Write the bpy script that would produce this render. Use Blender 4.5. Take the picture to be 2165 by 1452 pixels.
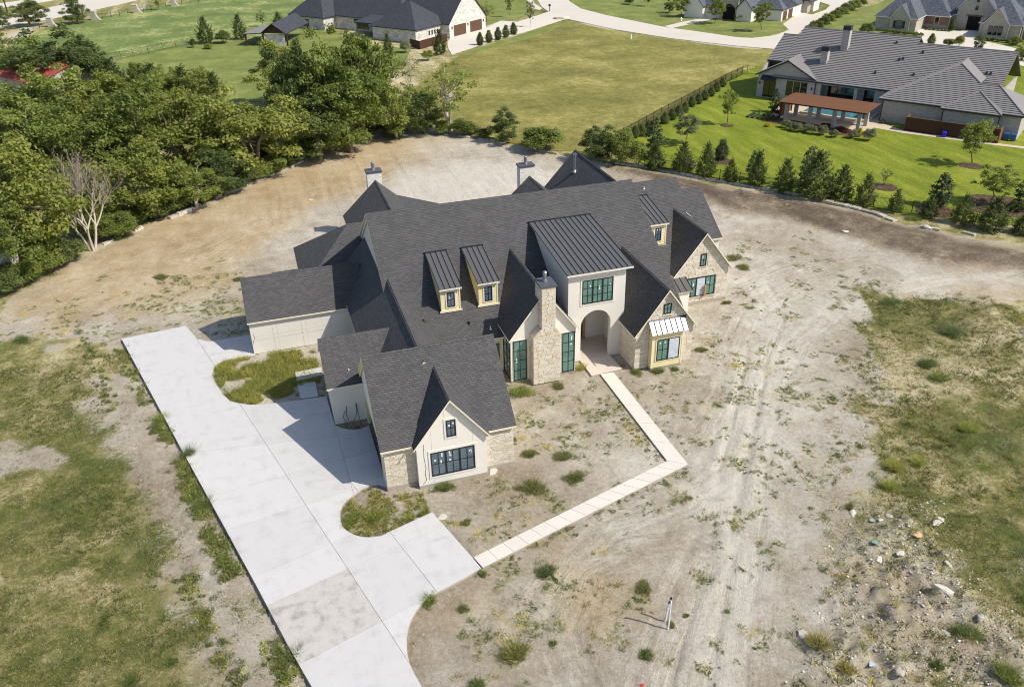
import bpy, bmesh, math, random
import numpy as np
from mathutils import Vector, Matrix
for o in list(bpy.data.objects): bpy.data.objects.remove(o)
scene = bpy.context.scene
COL = scene.collection
R = math.radians
# ------------------------------------------------------------------ camera
CAM_H, FPX, CX, CY = 38.0, 1771.96, 1082.5, 726.0
YAW, PITCH, ROLL = R(16.854), R(29.862), R(1.339)
_f = np.array([math.sin(YAW)*math.cos(PITCH), math.cos(YAW)*math.cos(PITCH), -math.sin(PITCH)])
_r = np.array([math.cos(YAW), -math.sin(YAW), 0.0]); _d = np.cross(_f, _r)
_r2 = math.cos(ROLL)*_r + math.sin(ROLL)*_d; _d2 = -math.sin(ROLL)*_r + math.cos(ROLL)*_d
cam = bpy.data.cameras.new('camera'); cam_o = bpy.data.objects.new('camera', cam); COL.objects.link(cam_o)
cam.sensor_width = 36; cam.sensor_fit = 'HORIZONTAL'; cam.lens = 36*FPX/2165; cam.clip_start = 0.5; cam.clip_end = 4000
cam_o.matrix_world = Matrix(((_r2[0], -_d2[0], -_f[0], 0), (_r2[1], -_d2[1], -_f[1], 0), (_r2[2], -_d2[2], -_f[2], CAM_H), (0, 0, 0, 1)))
scene.camera = cam_o
# ------------------------------------------------------------------ sky, sun, exposure
SUN_AZ, SUN_EL = R(-38.0), R(45.5)          # azimuth measured from +X towards +Y
world = bpy.data.worlds.new('World'); scene.world = world; world.use_nodes = True
wn = world.node_tree; wn.nodes.clear()
sky = wn.nodes.new('ShaderNodeTexSky'); sky.sky_type = 'NISHITA'; sky.sun_disc = False
sky.sun_elevation = SUN_EL; sky.sun_rotation = math.pi/2 - SUN_AZ; sky.air_density = 1.0; sky.dust_density = 1.0; sky.ozone_density = 1.0
wb = wn.nodes.new('ShaderNodeBackground'); wb.inputs['Strength'].default_value = 0.13
wo = wn.nodes.new('ShaderNodeOutputWorld')
wn.links.new(sky.outputs[0], wb.inputs[0]); wn.links.new(wb.outputs[0], wo.inputs[0])
sun = bpy.data.lights.new('sun', 'SUN'); sun.energy = 4.4; sun.angle = R(0.53); sun.color = (1.0, 0.945, 0.85)
sun_o = bpy.data.objects.new('sun', sun); COL.objects.link(sun_o)
_s = Vector((math.cos(SUN_AZ)*math.cos(SUN_EL), math.sin(SUN_AZ)*math.cos(SUN_EL), math.sin(SUN_EL)))
sun_o.rotation_euler = _s.to_track_quat('Z', 'Y').to_euler(); sun_o.location = (60, 0, 80)
vs = scene.view_settings; vs.view_transform = 'Standard'; vs.look = 'None'; vs.exposure = 0.17; vs.gamma = 1.0; vs.use_curve_mapping = False
try:
    scene.cycles.filter_width = 1.05; scene.cycles.max_bounces = 5; scene.cycles.diffuse_bounces = 3; scene.cycles.glossy_bounces = 3; scene.cycles.transmission_bounces = 3; scene.cycles.transparent_max_bounces = 6
except Exception: pass

# ------------------------------------------------------------------ helpers
def W(px, py, z=0.0):
    "point of the place at height z that the photograph shows at a pixel"
    d = _r2*(px-CX)/FPX + _d2*(py-CY)/FPX + _f
    t = (z-CAM_H)/d[2]
    return Vector((d[0]*t, d[1]*t, z))
def height_at(px, py, g):
    d = _r2*(px-CX)/FPX + _d2*(py-CY)/FPX + _f
    t = (d[0]*g[0]+d[1]*g[1])/(d[0]**2+d[1]**2)
    return CAM_H+t*d[2]
def dist(g): return math.sqrt(g[0]**2+g[1]**2+(CAM_H-g[2])**2)
def poly(pts, z=0.0): return [W(x, y, z) for x, y in pts]

_rng = np.random.RandomState(7)
_lat = _rng.rand(256, 256)
def vnoise(x, y):
    xi = np.floor(x).astype(int); yi = np.floor(y).astype(int); fx = x-xi; fy = y-yi
    fx = fx*fx*(3-2*fx); fy = fy*fy*(3-2*fy)
    a = _lat[xi & 255, yi & 255]; b = _lat[(xi+1) & 255, yi & 255]; c = _lat[xi & 255, (yi+1) & 255]; d = _lat[(xi+1) & 255, (yi+1) & 255]
    return (a*(1-fx)+b*fx)*(1-fy)+(c*(1-fx)+d*fx)*fy
def fbm(x, y, s, o=4, seed=0):
    x = np.asarray(x, float)*s+seed*17.3; y = np.asarray(y, float)*s+seed*9.1; t = 0; a = .5; n = 0
    for _ in range(o):
        t = t+a*vnoise(x, y); n += a; x = x*2.03+5.1; y = y*2.03+3.7; a *= .5
    return t/n
def sstep(a, b, x): t = np.clip((x-a)/(b-a), 0, 1); return t*t*(3-2*t)
def inside(pts, x, y):
    r = np.zeros(np.shape(x), bool); n = len(pts); j = n-1
    for i in range(n):
        xi, yi, xj, yj = pts[i][0], pts[i][1], pts[j][0], pts[j][1]
        if yi != yj:
            r ^= ((yi > y) != (yj > y)) & (x < (xj-xi)*(y-yi)/(yj-yi)+xi)
        j = i
    return r
def edist(pts, x, y, closed=True):
    d = np.full(np.shape(x), 1e9); n = len(pts)
    for i in range(n if closed else n-1):
        a = pts[i]; b = pts[(i+1) % n]; ex, ey = b[0]-a[0], b[1]-a[1]; l = ex*ex+ey*ey+1e-9
        t = np.clip(((x-a[0])*ex+(y-a[1])*ey)/l, 0, 1)
        d = np.minimum(d, np.hypot(x-a[0]-t*ex, y-a[1]-t*ey))
    return d
def sdist(pts, x, y):
    d = edist(pts, x, y); return np.where(inside(pts, x, y), d, -d)   # + inside

def tag(o, label=None, cat=None, group=None, kind=None):
    if label: o['label'] = label
    if cat: o['category'] = cat
    if group: o['group'] = group
    if kind: o['kind'] = kind
    return o
def thing(name, label, cat, loc=(0, 0, 0), rz=0.0, group=None):
    o = bpy.data.objects.new(name, None); o.empty_display_size = .5; COL.objects.link(o)
    o.location = loc; o.rotation_euler = (0, 0, rz)
    return tag(o, label, cat, group)
def link(name, me, parent=None, loc=None):
    o = bpy.data.objects.new(name, me); COL.objects.link(o)
    if parent is not None: o.parent = parent
    if loc is not None: o.location = loc
    return o

class MB:
    def __init__(s, off=(0, 0, 0)): s.v = []; s.f = []; s.m = []; s.off = Vector(off)
    def add(s, vs, fs, m=0):
        b = len(s.v); s.v += [tuple(Vector(p)-s.off) for p in vs]
        s.f += [tuple(i+b for i in f) for f in fs]; s.m += [m]*len(fs) if not isinstance(m, (list, tuple)) else list(m)
        return s
    def box(s, x0, x1, y0, y1, z0, z1, m=0):
        return s.add([(x0, y0, z0), (x1, y0, z0), (x1, y1, z0), (x0, y1, z0), (x0, y0, z1), (x1, y0, z1), (x1, y1, z1), (x0, y1, z1)],
                     [(0, 3, 2, 1), (4, 5, 6, 7), (0, 1, 5, 4), (1, 2, 6, 5), (2, 3, 7, 6), (3, 0, 4, 7)], m)
    def obox(s, o, ax, ay, az, m=0):
        o, ax, ay, az = Vector(o), Vector(ax), Vector(ay), Vector(az)
        p = [o, o+ax, o+ax+ay, o+ay]; q = [a+az for a in p]
        fs = [(0, 3, 2, 1), (4, 5, 6, 7), (0, 1, 5, 4), (1, 2, 6, 5), (2, 3, 7, 6), (3, 0, 4, 7)]
        if ax.cross(ay).dot(az) < 0: fs = [f[::-1] for f in fs]
        return s.add(p+q, fs, m)
    def prism(s, pts, d, m=0, ms=None):
        "polygon pts extruded by vector d; pts face gets material m, the rest ms"
        pts = [Vector(p) for p in pts]; d = Vector(d); n = len(pts); ms = m if ms is None else ms
        nrm = Vector((0, 0, 0))
        for i in range(n): nrm += (pts[i]-pts[0]).cross(pts[(i+1) % n]-pts[0])
        if nrm.dot(d) > 0: pts = pts[::-1]
        q = [p+d for p in pts]
        fs = [tuple(range(n)), tuple(range(2*n-1, n-1, -1))]+[(i, n+i, n+(i+1) % n, (i+1) % n) for i in range(n)]
        return s.add(pts+q, fs, [m, ms]+[ms]*n)
    def tube(s, pts, rad, seg=6, m=0, cap=True):
        pts = [Vector(p) for p in pts]; rs = rad if isinstance(rad, (list, tuple)) else [rad]*len(pts)
        vs = []; fs = []
        for i, p in enumerate(pts):
            t = (pts[min(i+1, len(pts)-1)]-pts[max(i-1, 0)]).normalized()
            a = t.cross(Vector((0, 0, 1))); a = a.normalized() if a.length > 1e-3 else Vector((1, 0, 0)); b = t.cross(a)
            vs += [p+(a*math.cos(2*math.pi*k/seg)+b*math.sin(2*math.pi*k/seg))*rs[i] for k in range(seg)]
        for i in range(len(pts)-1):
            for k in range(seg): fs.append((i*seg+k, (i+1)*seg+k, (i+1)*seg+(k+1) % seg, i*seg+(k+1) % seg))
        if cap: fs += [tuple(range(seg)), tuple(range(len(pts)*seg-1, (len(pts)-1)*seg-1, -1))]
        return s.add(vs, fs, m)
    def build(s, name, mats, parent=None, uv=True, smooth=False):
        me = bpy.data.meshes.new(name); me.from_pydata(s.v, [], s.f)
        for m in (mats if isinstance(mats, (list, tuple)) else [mats]): me.materials.append(m)
        me.polygons.foreach_set('material_index', s.m)
        if uv:
            l = me.uv_layers.new(name='uv'); z = Vector((0, 0, 1))
            for p in me.polygons:
                n = p.normal; h = z.cross(n); h = h.normalized() if h.length > .02 else Vector((1, 0, 0)); w = n.cross(h)
                for li in p.loop_indices:
                    c = me.vertices[me.loops[li].vertex_index].co; l.data[li].uv = (c.dot(h), c.dot(w))
        if smooth: me.polygons.foreach_set('use_smooth', [True]*len(me.polygons))
        me.update()
        return link(name, me, parent)

# ------------------------------------------------------------------ materials
def s2l(c): return tuple(((v/255)/12.92 if v/255 <= .04045 else ((v/255+.055)/1.055)**2.4) for v in c)
class NT:
    def __init__(s, name, rough=.85, spec=.3):
        s.m = bpy.data.materials.new(name); s.m.use_nodes = True; s.t = s.m.node_tree; s.b = s.t.nodes['Principled BSDF']
        s.b.inputs['Roughness'].default_value = rough; s.b.inputs['Specular IOR Level'].default_value = spec
    def n(s, typ, **kw):
        o = s.t.nodes.new('ShaderNode'+typ)
        for k, v in kw.items():
            if k in ('op',): o.operation = v
            elif hasattr(o, k) and k not in ('color',): setattr(o, k, v)
        return o
    def L(s, a, b): s.t.links.new(a, b)
    def pos(s): return s.n('NewGeometry').outputs['Position']
    def uv(s): return s.n('UVMap').outputs[0]
    def obj(s): return s.n('TexCoord').outputs['Object']
    def noise(s, vec, scale, detail=4, rough=.55, dist=0):
        o = s.n('TexNoise'); o.inputs['Scale'].default_value = scale; o.inputs['Detail'].default_value = detail; o.inputs['Roughness'].default_value = rough; o.inputs['Distortion'].default_value = dist
        s.L(vec, o.inputs['Vector']); return o.outputs['Fac']
    def scale(s, vec, sc):
        o = s.n('VectorMath', op='MULTIPLY'); s.L(vec, o.inputs[0]); o.inputs[1].default_value = sc; return o.outputs[0]
    def math(s, op, a, b=None, c=None):
        o = s.n('Math', op=op)
        for i, v in enumerate((a, b, c)):
            if v is None: continue
            if isinstance(v, (int, float)): o.inputs[i].default_value = v
            else: s.L(v, o.inputs[i])
        return o.outputs[0]
    def ramp(s, fac, stops, interp='LINEAR'):
        o = s.n('ValToRGB'); s.L(fac, o.inputs[0]); e = o.color_ramp.elements; o.color_ramp.interpolation = interp
        while len(e) < len(stops): e.new(.5)
        for i, (p, c) in enumerate(stops): e[i].position = p; e[i].color = (c[0], c[1], c[2], 1) if not isinstance(c, (int, float)) else (c, c, c, 1)
        return o.outputs[0]
    def mr(s, v, a, b, c, d):
        o = s.n('MapRange'); s.L(v, o.inputs[0]); 
        for i, k in enumerate((a, b, c, d)): o.inputs[i+1].default_value = k
        return o.outputs[0]
    def mix(s, fac, a, b, blend='MIX'):
        o = s.n('Mix'); o.data_type = 'RGBA'; o.blend_type = blend
        for sock, v in ((o.inputs[0], fac), (o.inputs[6], a), (o.inputs[7], b)):
            if isinstance(v, (int, float)): sock.default_value = v
            elif isinstance(v, tuple): sock.default_value = (v[0], v[1], v[2], 1)
            else: s.L(v, sock)
        return o.outputs[2]
    def attr(s, name, out='Fac'): o = s.n('Attribute'); o.attribute_name = name; return o.outputs[out]
    def rnd(s): return s.n('ObjectInfo').outputs['Random']
    def color(s, c):
        if isinstance(c, tuple): s.b.inputs['Base Color'].default_value = (c[0], c[1], c[2], 1)
        else: s.L(c, s.b.inputs['Base Color'])
        return s
    def bump(s, h, st=.3, dist=.02):
        o = s.n('Bump'); o.inputs['Strength'].default_value = st; o.inputs['Distance'].default_value = dist; s.L(h, o.inputs['Height']); s.L(o.outputs[0], s.b.inputs['Normal']); return s
def plain(name, c, rough=.7, spec=.3, var=.12, scale=3.0, metal=0.0, bump=0.0):
    t = NT(name, rough, spec); f = t.noise(t.pos(), scale, 5)
    t.color(t.mix(f, tuple(v*(1-var) for v in c), tuple(min(1, v*(1+var)) for v in c))); t.b.inputs['Metallic'].default_value = metal
    if bump: t.bump(t.noise(t.pos(), scale*12, 3), bump, .01)
    return t.m

def shingle(name, c1, c2, c3, bw=.34, rh=.145, var=.35):
    t = NT(name, .82, .35); uv = t.uv()
    br = t.n('TexBrick'); br.offset = .5; br.squash = 1
    t.L(uv, br.inputs['Vector']); br.inputs['Scale'].default_value = 1; br.inputs['Brick Width'].default_value = bw; br.inputs['Row Height'].default_value = rh
    br.inputs['Mortar Size'].default_value = .012; br.inputs['Mortar Smooth'].default_value = .3; br.inputs['Bias'].default_value = -.1
    br.inputs['Color1'].default_value = (*c1, 1); br.inputs['Color2'].default_value = (*c2, 1); br.inputs['Mortar'].default_value = (*c3, 1)
    big = t.noise(uv, .45, 5, .6); fine = t.noise(uv, 34, 2)
    # streaks running down the slope and a faint band every few courses
    st = t.noise(t.scale(uv, (2.2, .16, 1)), 1.0, 3)
    k = t.math('ADD', t.math('MULTIPLY', big, .35), t.math('ADD', t.math('MULTIPLY', fine, .55), t.math('MULTIPLY', st, .25)))
    c = t.mix(1.0, br.outputs['Color'], t.ramp(k, [(.3, (1-var,)*3), (.85, (1+var,)*3)]), 'MULTIPLY'); t.color(c)
    # each course rises towards its butt edge
    sx = t.n('SeparateXYZ'); t.L(uv, sx.inputs[0]); saw = t.math('FRACT', t.math('DIVIDE', sx.outputs[1], rh))
    h = t.math('ADD', t.math('MULTIPLY', t.math('SUBTRACT', 1.0, saw), .9), t.math('MULTIPLY', t.math('SUBTRACT', 1.0, br.outputs['Fac']), .5))
    t.bump(h, .8, .03)
    return t.m
MAT = {}
MAT['shingle'] = shingle('charcoal_shingle', (.074, .071, .071), (.102, .098, .098), (.040, .038, .039), .40, .17, .22)
MAT['shingle_blue'] = shingle('slate_blue_shingle', (.075, .085, .105), (.15, .165, .19), (.04, .045, .055), .4, .2)
MAT['shingle_dark'] = shingle('dark_shingle', (.045, .048, .06), (.075, .078, .09), (.028, .03, .036), .4, .2, .25)
MAT['tile'] = shingle('grey_tile', (.19, .175, .17), (.27, .25, .245), (.035, .034, .036), 30, .42, .12)
MAT['stucco'] = plain('white_stucco', s2l((222, 216, 206)), .9, .2, .04, 1.2, bump=.06)
MAT['stucco_grey'] = plain('unpainted_stucco', s2l((196, 188, 178)), .9, .2, .05, 1.2, bump=.06)
MAT['fascia'] = plain('cream_trim', s2l((222, 213, 190)), .6, .3, .05, 2.0)
MAT['trim'] = plain('white_trim', s2l((220, 214, 205)), .6, .3, .04, 2.0)
t = NT('yellow_siding', .7, .25); sx = t.n('SeparateXYZ'); t.L(t.uv(), sx.inputs[0]); lap = t.math('FRACT', t.math('DIVIDE', sx.outputs[1], .16))
t.color(t.mix(t.noise(t.uv(), 2.5, 4), s2l((216, 198, 138)), s2l((232, 216, 162)))); t.bump(t.math('SUBTRACT', 1.0, lap), .8, .03); MAT['siding'] = t.m
MAT['yellow_board'] = plain('yellow_board', s2l((226, 210, 158)), .7, .25, .05, 2.0)
MAT['concrete_base'] = plain('foundation_concrete', s2l((165, 155, 142)), .9, .2, .15, 2.0)
MAT['black'] = plain('black_metal_frame', (.012, .012, .013), .4, .5, .1)
MAT['metal_roof'] = plain('charcoal_standing_seam', (.108, .104, .102), .42, .5, .08, .8)
MAT['seam'] = plain('standing_seam_rib', (.018, .018, .020), .4, .5, .05)
MAT['galv'] = plain('galvanised_metal', (.36, .37, .39), .5, .5, .1, 4, metal=.9)
MAT['cap'] = plain('lead_grey_cap', (.085, .088, .10), .5, .5, .08, 3)
MAT['timber'] = plain('raw_timber', s2l((176, 132, 80)), .8, .2, .25, 6)
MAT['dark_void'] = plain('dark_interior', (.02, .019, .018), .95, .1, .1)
MAT['mortar'] = plain('stone_mortar', s2l((196, 186, 170)), .95, .1, .08, 5)
MAT['pipe'] = plain('white_plastic_pipe', (.78, .78, .79), .35, .5, .03)
MAT['rubber'] = plain('black_cable', (.02, .02, .02), .6, .3, .1)
def stone_mat(name, cols, attr=None):
    t = NT(name, .92, .2)
    r = t.rnd() if attr is None else t.attr(attr)
    c = t.ramp(r, [(i/(len(cols)-1), s2l(k)) for i, k in enumerate(cols)])
    f = t.noise(t.pos(), 9, 5, .65)
    t.color(t.mix(1.0, c, t.ramp(f, [(.25, .80), (.75, 1.12)]), 'MULTIPLY')); t.bump(f, .5, .03); return t.m
LIME = [(208, 198, 180), (216, 208, 193), (200, 188, 168), (212, 203, 187), (220, 213, 200), (200, 182, 152), (210, 200, 183)]
WARM = [(208, 199, 182), (190, 172, 146), (216, 208, 194), (198, 186, 166), (224, 218, 206), (186, 164, 134), (210, 200, 184)]
MAT['lime'] = stone_mat('limestone_block', LIME); MAT['lime_a'] = stone_mat('limestone_blocks', LIME, 'rnd')
def glass(name, c, rough=.06, st=.9):
    t = NT(name, rough, .5); f = t.noise(t.pos(), .9, 2)
    t.color(t.mix(f, tuple(v*.6 for v in c), tuple(v*1.3 for v in c))); t.b.inputs['Coat Weight'].default_value = st; t.b.inputs['Coat Roughness'].default_value = .03
    return t.m
MAT['glass_green'] = glass('green_glass', (.11, .235, .195)); MAT['glass_blue'] = glass('blue_glass', (.10, .145, .185)); MAT['glass_dark'] = glass('dark_glass', (.012, .014, .016))
MAT['film'] = plain('protective_film', (.5, .55, .6), .25, .5, .35, 3.0)
MAT['sticker'] = plain('white_sticker', (.75, .77, .8), .6, .3, .02)
# ------------------------------------------------------------------ the lot: outlines on the ground
DRIVE = [(256.8, 716.9), (392.5, 689.2), (417.8, 716.9), (441.8, 722.9), (530, 708), (540, 752), (505, 757), (470, 764), (454, 775), (449, 793), (456, 808), (468, 830), (487, 848), (505, 853), (528, 856), (555, 855), (581, 852.6), (690, 838),
         (709, 899), (722, 905), (740, 908.5), (762, 907.5), (781, 899), (783, 908), (818, 1030), (800, 1024), (779, 1028), (762, 1036), (748, 1046.6), (734, 1057), (725, 1068), (720, 1080), (719.7, 1092), (721, 1103), (726, 1114), (735, 1123), (748, 1130), (764, 1135), (780.5, 1136), (795, 1135), (806.5, 1132.7), (826, 1123),
         (913.7, 1082.4), (998.2, 1177.6), (1017.7, 1201), (982, 1222), (923.5, 1253), (906, 1264), (892.6, 1275.7), (882, 1288), (874.7, 1300), (868, 1313), (863.4, 1327.7), (860, 1347), (860, 1366.7), (862, 1384), (866, 1402), (878, 1427), (894, 1454), (985, 1600), (1225, 2000), (965, 2000), (740, 1600), (658.6, 1452), (608, 1363.5), (540, 1235), (469, 1105), (361, 909)]
DRIVE_W = [(p.x, p.y) for p in poly(DRIVE)]
WALK_A = [W(1268.8, 791), W(1297, 787), W(1454.7, 981.6), W(1410, 974.5)]
WALK_B = [W(1410, 974.5), W(1454.7, 981.6), W(1020.5, 1200), W(1001, 1178)]
PORCH = [Vector((23.88, 55.75, 0)), Vector((26.8, 55.95, 0)), Vector((26.68, 58.5, 0)), Vector((23.88, 58.5, 0))]
PAD = [(-400, 800), (0, 655), (60, 610), (195, 527), (360, 465), (420, 437), (560, 375), (690, 312), (790, 285), (880, 278), (1000, 290), (1150, 322), (1300, 350), (1500, 388), (1620, 408), (1750, 432), (1855, 458), (1895, 475), (2000, 500), (2165, 530), (2600, 640), (2600, 740), (2165, 630), (2060, 640), (1960, 622), (1815, 610),
       (1835, 700), (1850, 900), (1800, 1050), (1760, 1200), (1690, 1460), (1640, 1700), (760, 1700), (660, 1460), (560, 1300), (480, 1150), (420, 1020), (330, 850), (270, 740), (150, 690), (0, 705), (-400, 860)]
PAD_W = [(p.x, p.y) for p in poly(PAD)]
GROVE_W = [(p.x, p.y) for p in poly([(-500, 820), (0, 660), (60, 612), (195, 530), (360, 468), (560, 377), (690, 314), (790, 286), (880, 279), (930, 240), (880, 170), (830, 120), (700, 130), (640, 190), (300, 200), (240, 120), (100, 70), (-400, 160)])]
RUBBLE_W = [(p.x, p.y) for p in poly([(1690, 1480), (1740, 1250), (1800, 1120), (1840, 1070), (1980, 1065), (2010, 1150), (2060, 1250), (2120, 1300), (2200, 1380), (2250, 1480)])]
TRACKS = [[(p.x, p.y) for p in poly(t)] for t in (
    [(1530, 1600), (1545, 1380), (1570, 1200), (1590, 1020), (1620, 850), (1680, 730), (1770, 655), (1880, 615), (2010, 590), (2165, 575), (2400, 560)],
    [(1420, 1600), (1470, 1380), (1530, 1150), (1560, 950), (1600, 760), (1640, 660), (1600, 590)],
    [(1100, 1330), (1200, 1200), (1300, 1110), (1440, 1060), (1540, 1000), (1600, 880)],
    [(420, 545), (520, 490), (620, 440), (720, 400), (820, 350)],
    [(1330, 1600), (1380, 1420), (1450, 1250), (1520, 1100), (1570, 900), (1600, 740)], [(1240, 1500), (1180, 1330), (1220, 1200), (1330, 1150), (1470, 1130), (1560, 1080)], [(1500, 640), (1580, 600), (1700, 560), (1850, 545), (2000, 555), (2165, 600)], [(1480, 930), (1540, 830), (1560, 720), (1600, 640), (1680, 590)], [(560, 470), (700, 400), (850, 345), (1000, 330), (1180, 345)],
    [(2165, 545), (1960, 500), (1760, 455), (1500, 405), (1320, 365)])]
MOUNDS = [(W(x, y), r, h) for x, y, r, h in ((1900, 1120, 2.0, .45), (1840, 1170, 1.9, .5), (1960, 1210, 1.8, .4), (2010, 1280, 1.8, .45), (1900, 1290, 2.0, .6), (1930, 1330, 1.8, .5), (1810, 1380, 1.6, .5), (1880, 1410, 1.6, .35), (2060, 1310, 1.6, .4), (1800, 1240, 1.6, .3), (2080, 660, 5.0, .5), (2150, 720, 6, .5))]
HOUSE_BOXES = [(4.5, 14.3, 45.8, 57), (2.1, 14.3, 55.5, 62), (-3.4, 9, 69, 92), (5, 34, 56.8, 83), (27.4, 33.2, 54.6, 60), (33, 43, 64.4, 92), (22, 28, 57.9, 62)]
WHITE_W = [(p.x, p.y) for p in poly([(840, 385), (880, 358), (960, 345), (1090, 350), (1180, 375), (1200, 410), (1080, 430), (930, 425), (850, 410)])]
BROWN_W = [(p.x, p.y) for p in poly([(1300, 352), (1500, 390), (1750, 435), (1900, 480), (2165, 535), (2400, 600), (2400, 650), (2165, 580), (1980, 560), (1850, 520), (1700, 475), (1540, 445), (1380, 385)])]
TAN_W = [(p.x, p.y) for p in poly([(0, 655), (195, 530), (560, 378), (790, 288), (900, 290), (860, 340), (700, 420), (500, 560), (420, 640), (200, 660)])]
WEEDY_W = [(p.x, p.y) for p in poly([(-300, 740), (0, 655), (160, 640), (330, 590), (470, 560), (515, 600), (520, 690), (430, 690), (260, 715), (-300, 800)])]
WEEDY2_W = [(p.x, p.y) for p in poly([(1090, 820), (1260, 810), (1400, 970), (1050, 1130), (930, 1080), (1030, 1010), (1090, 950)])]
_dl = [(p.x, p.y) for p in poly([(256.8, 716.9), (361, 909), (469, 1105), (540, 1235), (608, 1363.5), (658.6, 1452), (740, 1600)])]

def ground_z(x, y):
    x = np.asarray(x, float); y = np.asarray(y, float)
    near = sstep(150, 110, y)*sstep(95, 70, x)*sstep(-60, -40, x)
    z = (fbm(x, y, .35, 4, 1)-.5)*.22*near+(fbm(x, y, 2.2, 3, 2)-.5)*.07*near-.05
    pad = sdist(PAD_W, x, y)
    z = z+near*sstep(0, -2.5, pad)*(fbm(x, y, 1.3, 3, 5)-.45)*.16
    gd = sdist(GROVE_W, x, y); z = z-.5*sstep(1.0, 9.0, gd)*sstep(120, 100, y)
    for t in TRACKS:
        d = edist(t, x, y, False)
        z = z-.05*np.exp(-((d-.85)/.22)**2)+.02*np.exp(-((d-1.35)/.2)**2)
    for c, r, h in MOUNDS:
        d = np.hypot(x-c.x, y-c.y)/r*(.75+.6*fbm(x, y, .9, 3, 3)); z = z+.9*h*np.exp(-d*d*1.6)*(.6+.9*fbm(x, y, 1.9, 3, 4))
    rub = sstep(-1, 1.5, sdist(RUBBLE_W, x, y)); z = z+rub*((fbm(x, y, 2.2, 4, 6)-.45)*.65+(fbm(x, y, .7, 2, 8)-.5)*.5)
    z = z+.45*sstep(-2.5, 2.5, sdist(BROWN_W, x, y))*(.6+.7*fbm(x, y, .5, 3, 9))+near*sstep(.2, 3, pad)*(fbm(x, y, 1.1, 3, 10)-.5)*.14
    # level under slabs and house
    dr = sdist(DRIVE_W, x, y); z = np.where(dr > -.7, np.minimum(z, -.05+np.clip(-dr, 0, 1)*.05), z); z = np.where(dr > -.2, -.12, z)
    lf = edist(_dl, x, y, False); z = z-.16*np.exp(-(lf/1.1)**2)*(dr < 0)
    for wk in (WALK_A, WALK_B, PORCH):
        dw = sdist([(p.x, p.y) for p in wk], x, y); z = np.where(dw > -.5, np.minimum(z, -.05), z); z = np.where(dw > -.15, -.1, z)
    for x0, x1, y0, y1 in HOUSE_BOXES:
        d = np.maximum(np.maximum(x0-x, x-x1), np.maximum(y0-y, y-y1)); z = np.where(d < .3, np.minimum(z, -.03), z)
    return z
def zones(x, y):
    "grass cover, dirt tone (0 pale .. 1 brown), dryness"
    jx = x+(fbm(x, y, .22, 4, 11)-.5)*7; jy = y+(fbm(x, y, .22, 4, 12)-.5)*7
    pad = sdist(PAD_W, jx, jy)
    g = sstep(1.2, -2.2, pad)
    lf = edist(_dl, x, y, False); left = (x < 12) & (y < 70)
    # stony strip along the drive
    g = np.where(left, g*sstep(1.6, 6.5, lf+(fbm(x, y, .5, 3, 13)-.5)*5)*.95+.16*sstep(2.2, .2, lf), g)
    rub = sstep(-1, 2, sdist(RUBBLE_W, jx, jy)); g = g*(1-.60*rub)
    rs = (x > 25) & (y < 62); g = np.where(rs, g*(.74+.6*sstep(.35, .60, fbm(x, y, .35, 4, 14)))*(.9+.2*sstep(34, 46, x+.25*y-6)), g)
    g = g*sstep(.30, .48, fbm(x, y, .16, 4, 15)+.12)*(.72+.5*fbm(x, y, .7, 3, 24))
    # weeds sown over the dirt, more of them to the left, behind the drive and in front of the house
    wd = fbm(x, y, .42, 4, 16)*.65+fbm(x, y, 1.7, 2, 17)*.35
    bias = .07*sstep(14, -6, x)*sstep(86, 70, y)+.05*sstep(56, 48, y)*sstep(24, 14, x)+.06*sstep(20, 28, x)*sstep(58, 46, y)+.07*sstep(26, 31, x)*sstep(46, 38, x)*sstep(64, 58, y)-.05*sstep(70, 84, y)+.18*sstep(-3, 3, sdist(WEEDY_W, x, y))+.05*sstep(-1, 2, sdist(WEEDY2_W, x, y))
    g = np.maximum(g, sstep(.55, .72, wd+bias)*.42*(pad > -1))
    gd = sdist(GROVE_W, jx, jy); g = np.maximum(g, .75*sstep(-.5, 1.5, gd))
    tone = .28+.5*(fbm(x, y, .12, 4, 18)-.5)+.35*(fbm(x, y, .5, 3, 22)-.5)
    tone = tone-.38*sstep(-3, 3, sdist(WHITE_W, jx, jy))+.62*sstep(-1.5, 1.5, sdist(BROWN_W, x*.6+jx*.4, y*.6+jy*.4))+.12*sstep(-4, 4, sdist(TAN_W, jx, jy))+.15*sstep(20, 14, x)*sstep(58, 50, y)+.25*sstep(-1, 2, sdist(RUBBLE_W, jx, jy))*sstep(.42, .6, fbm(x, y, .5, 3, 26))
    for t in TRACKS[:3]:
        d = edist(t, x, y, False); tone = tone-.18*np.exp(-(d/1.8)**2)
    dry = .45+1.1*(fbm(x, y, .11, 4, 19)-.5)+.7*(fbm(x, y, .6, 3, 23)-.5)
    dry = np.where(x > 25, dry+.02, dry)
    return np.clip(g, 0, 1), np.clip(tone, 0, 1), np.clip(dry, 0, 1)
def tan_zone(x, y):
    jx = x+(fbm(x, y, .22, 4, 11)-.5)*9; jy = y+(fbm(x, y, .22, 4, 12)-.5)*9
    m = sstep(-4, 3, sdist(TAN_W, jx, jy)); c = W(1270, 1200); m = np.maximum(m, .8*np.exp(-(np.hypot(jx-c.x, jy-c.y)/3.0)**2)); c = W(990, 1280); m = np.maximum(m, .5*np.exp(-(np.hypot(jx-c.x, jy-c.y)/3.0)**2)); c = W(2060, 620); return np.maximum(m, .8*np.exp(-(np.hypot((jx-c.x)/1.6, jy-c.y)/4.0)**2))
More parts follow.
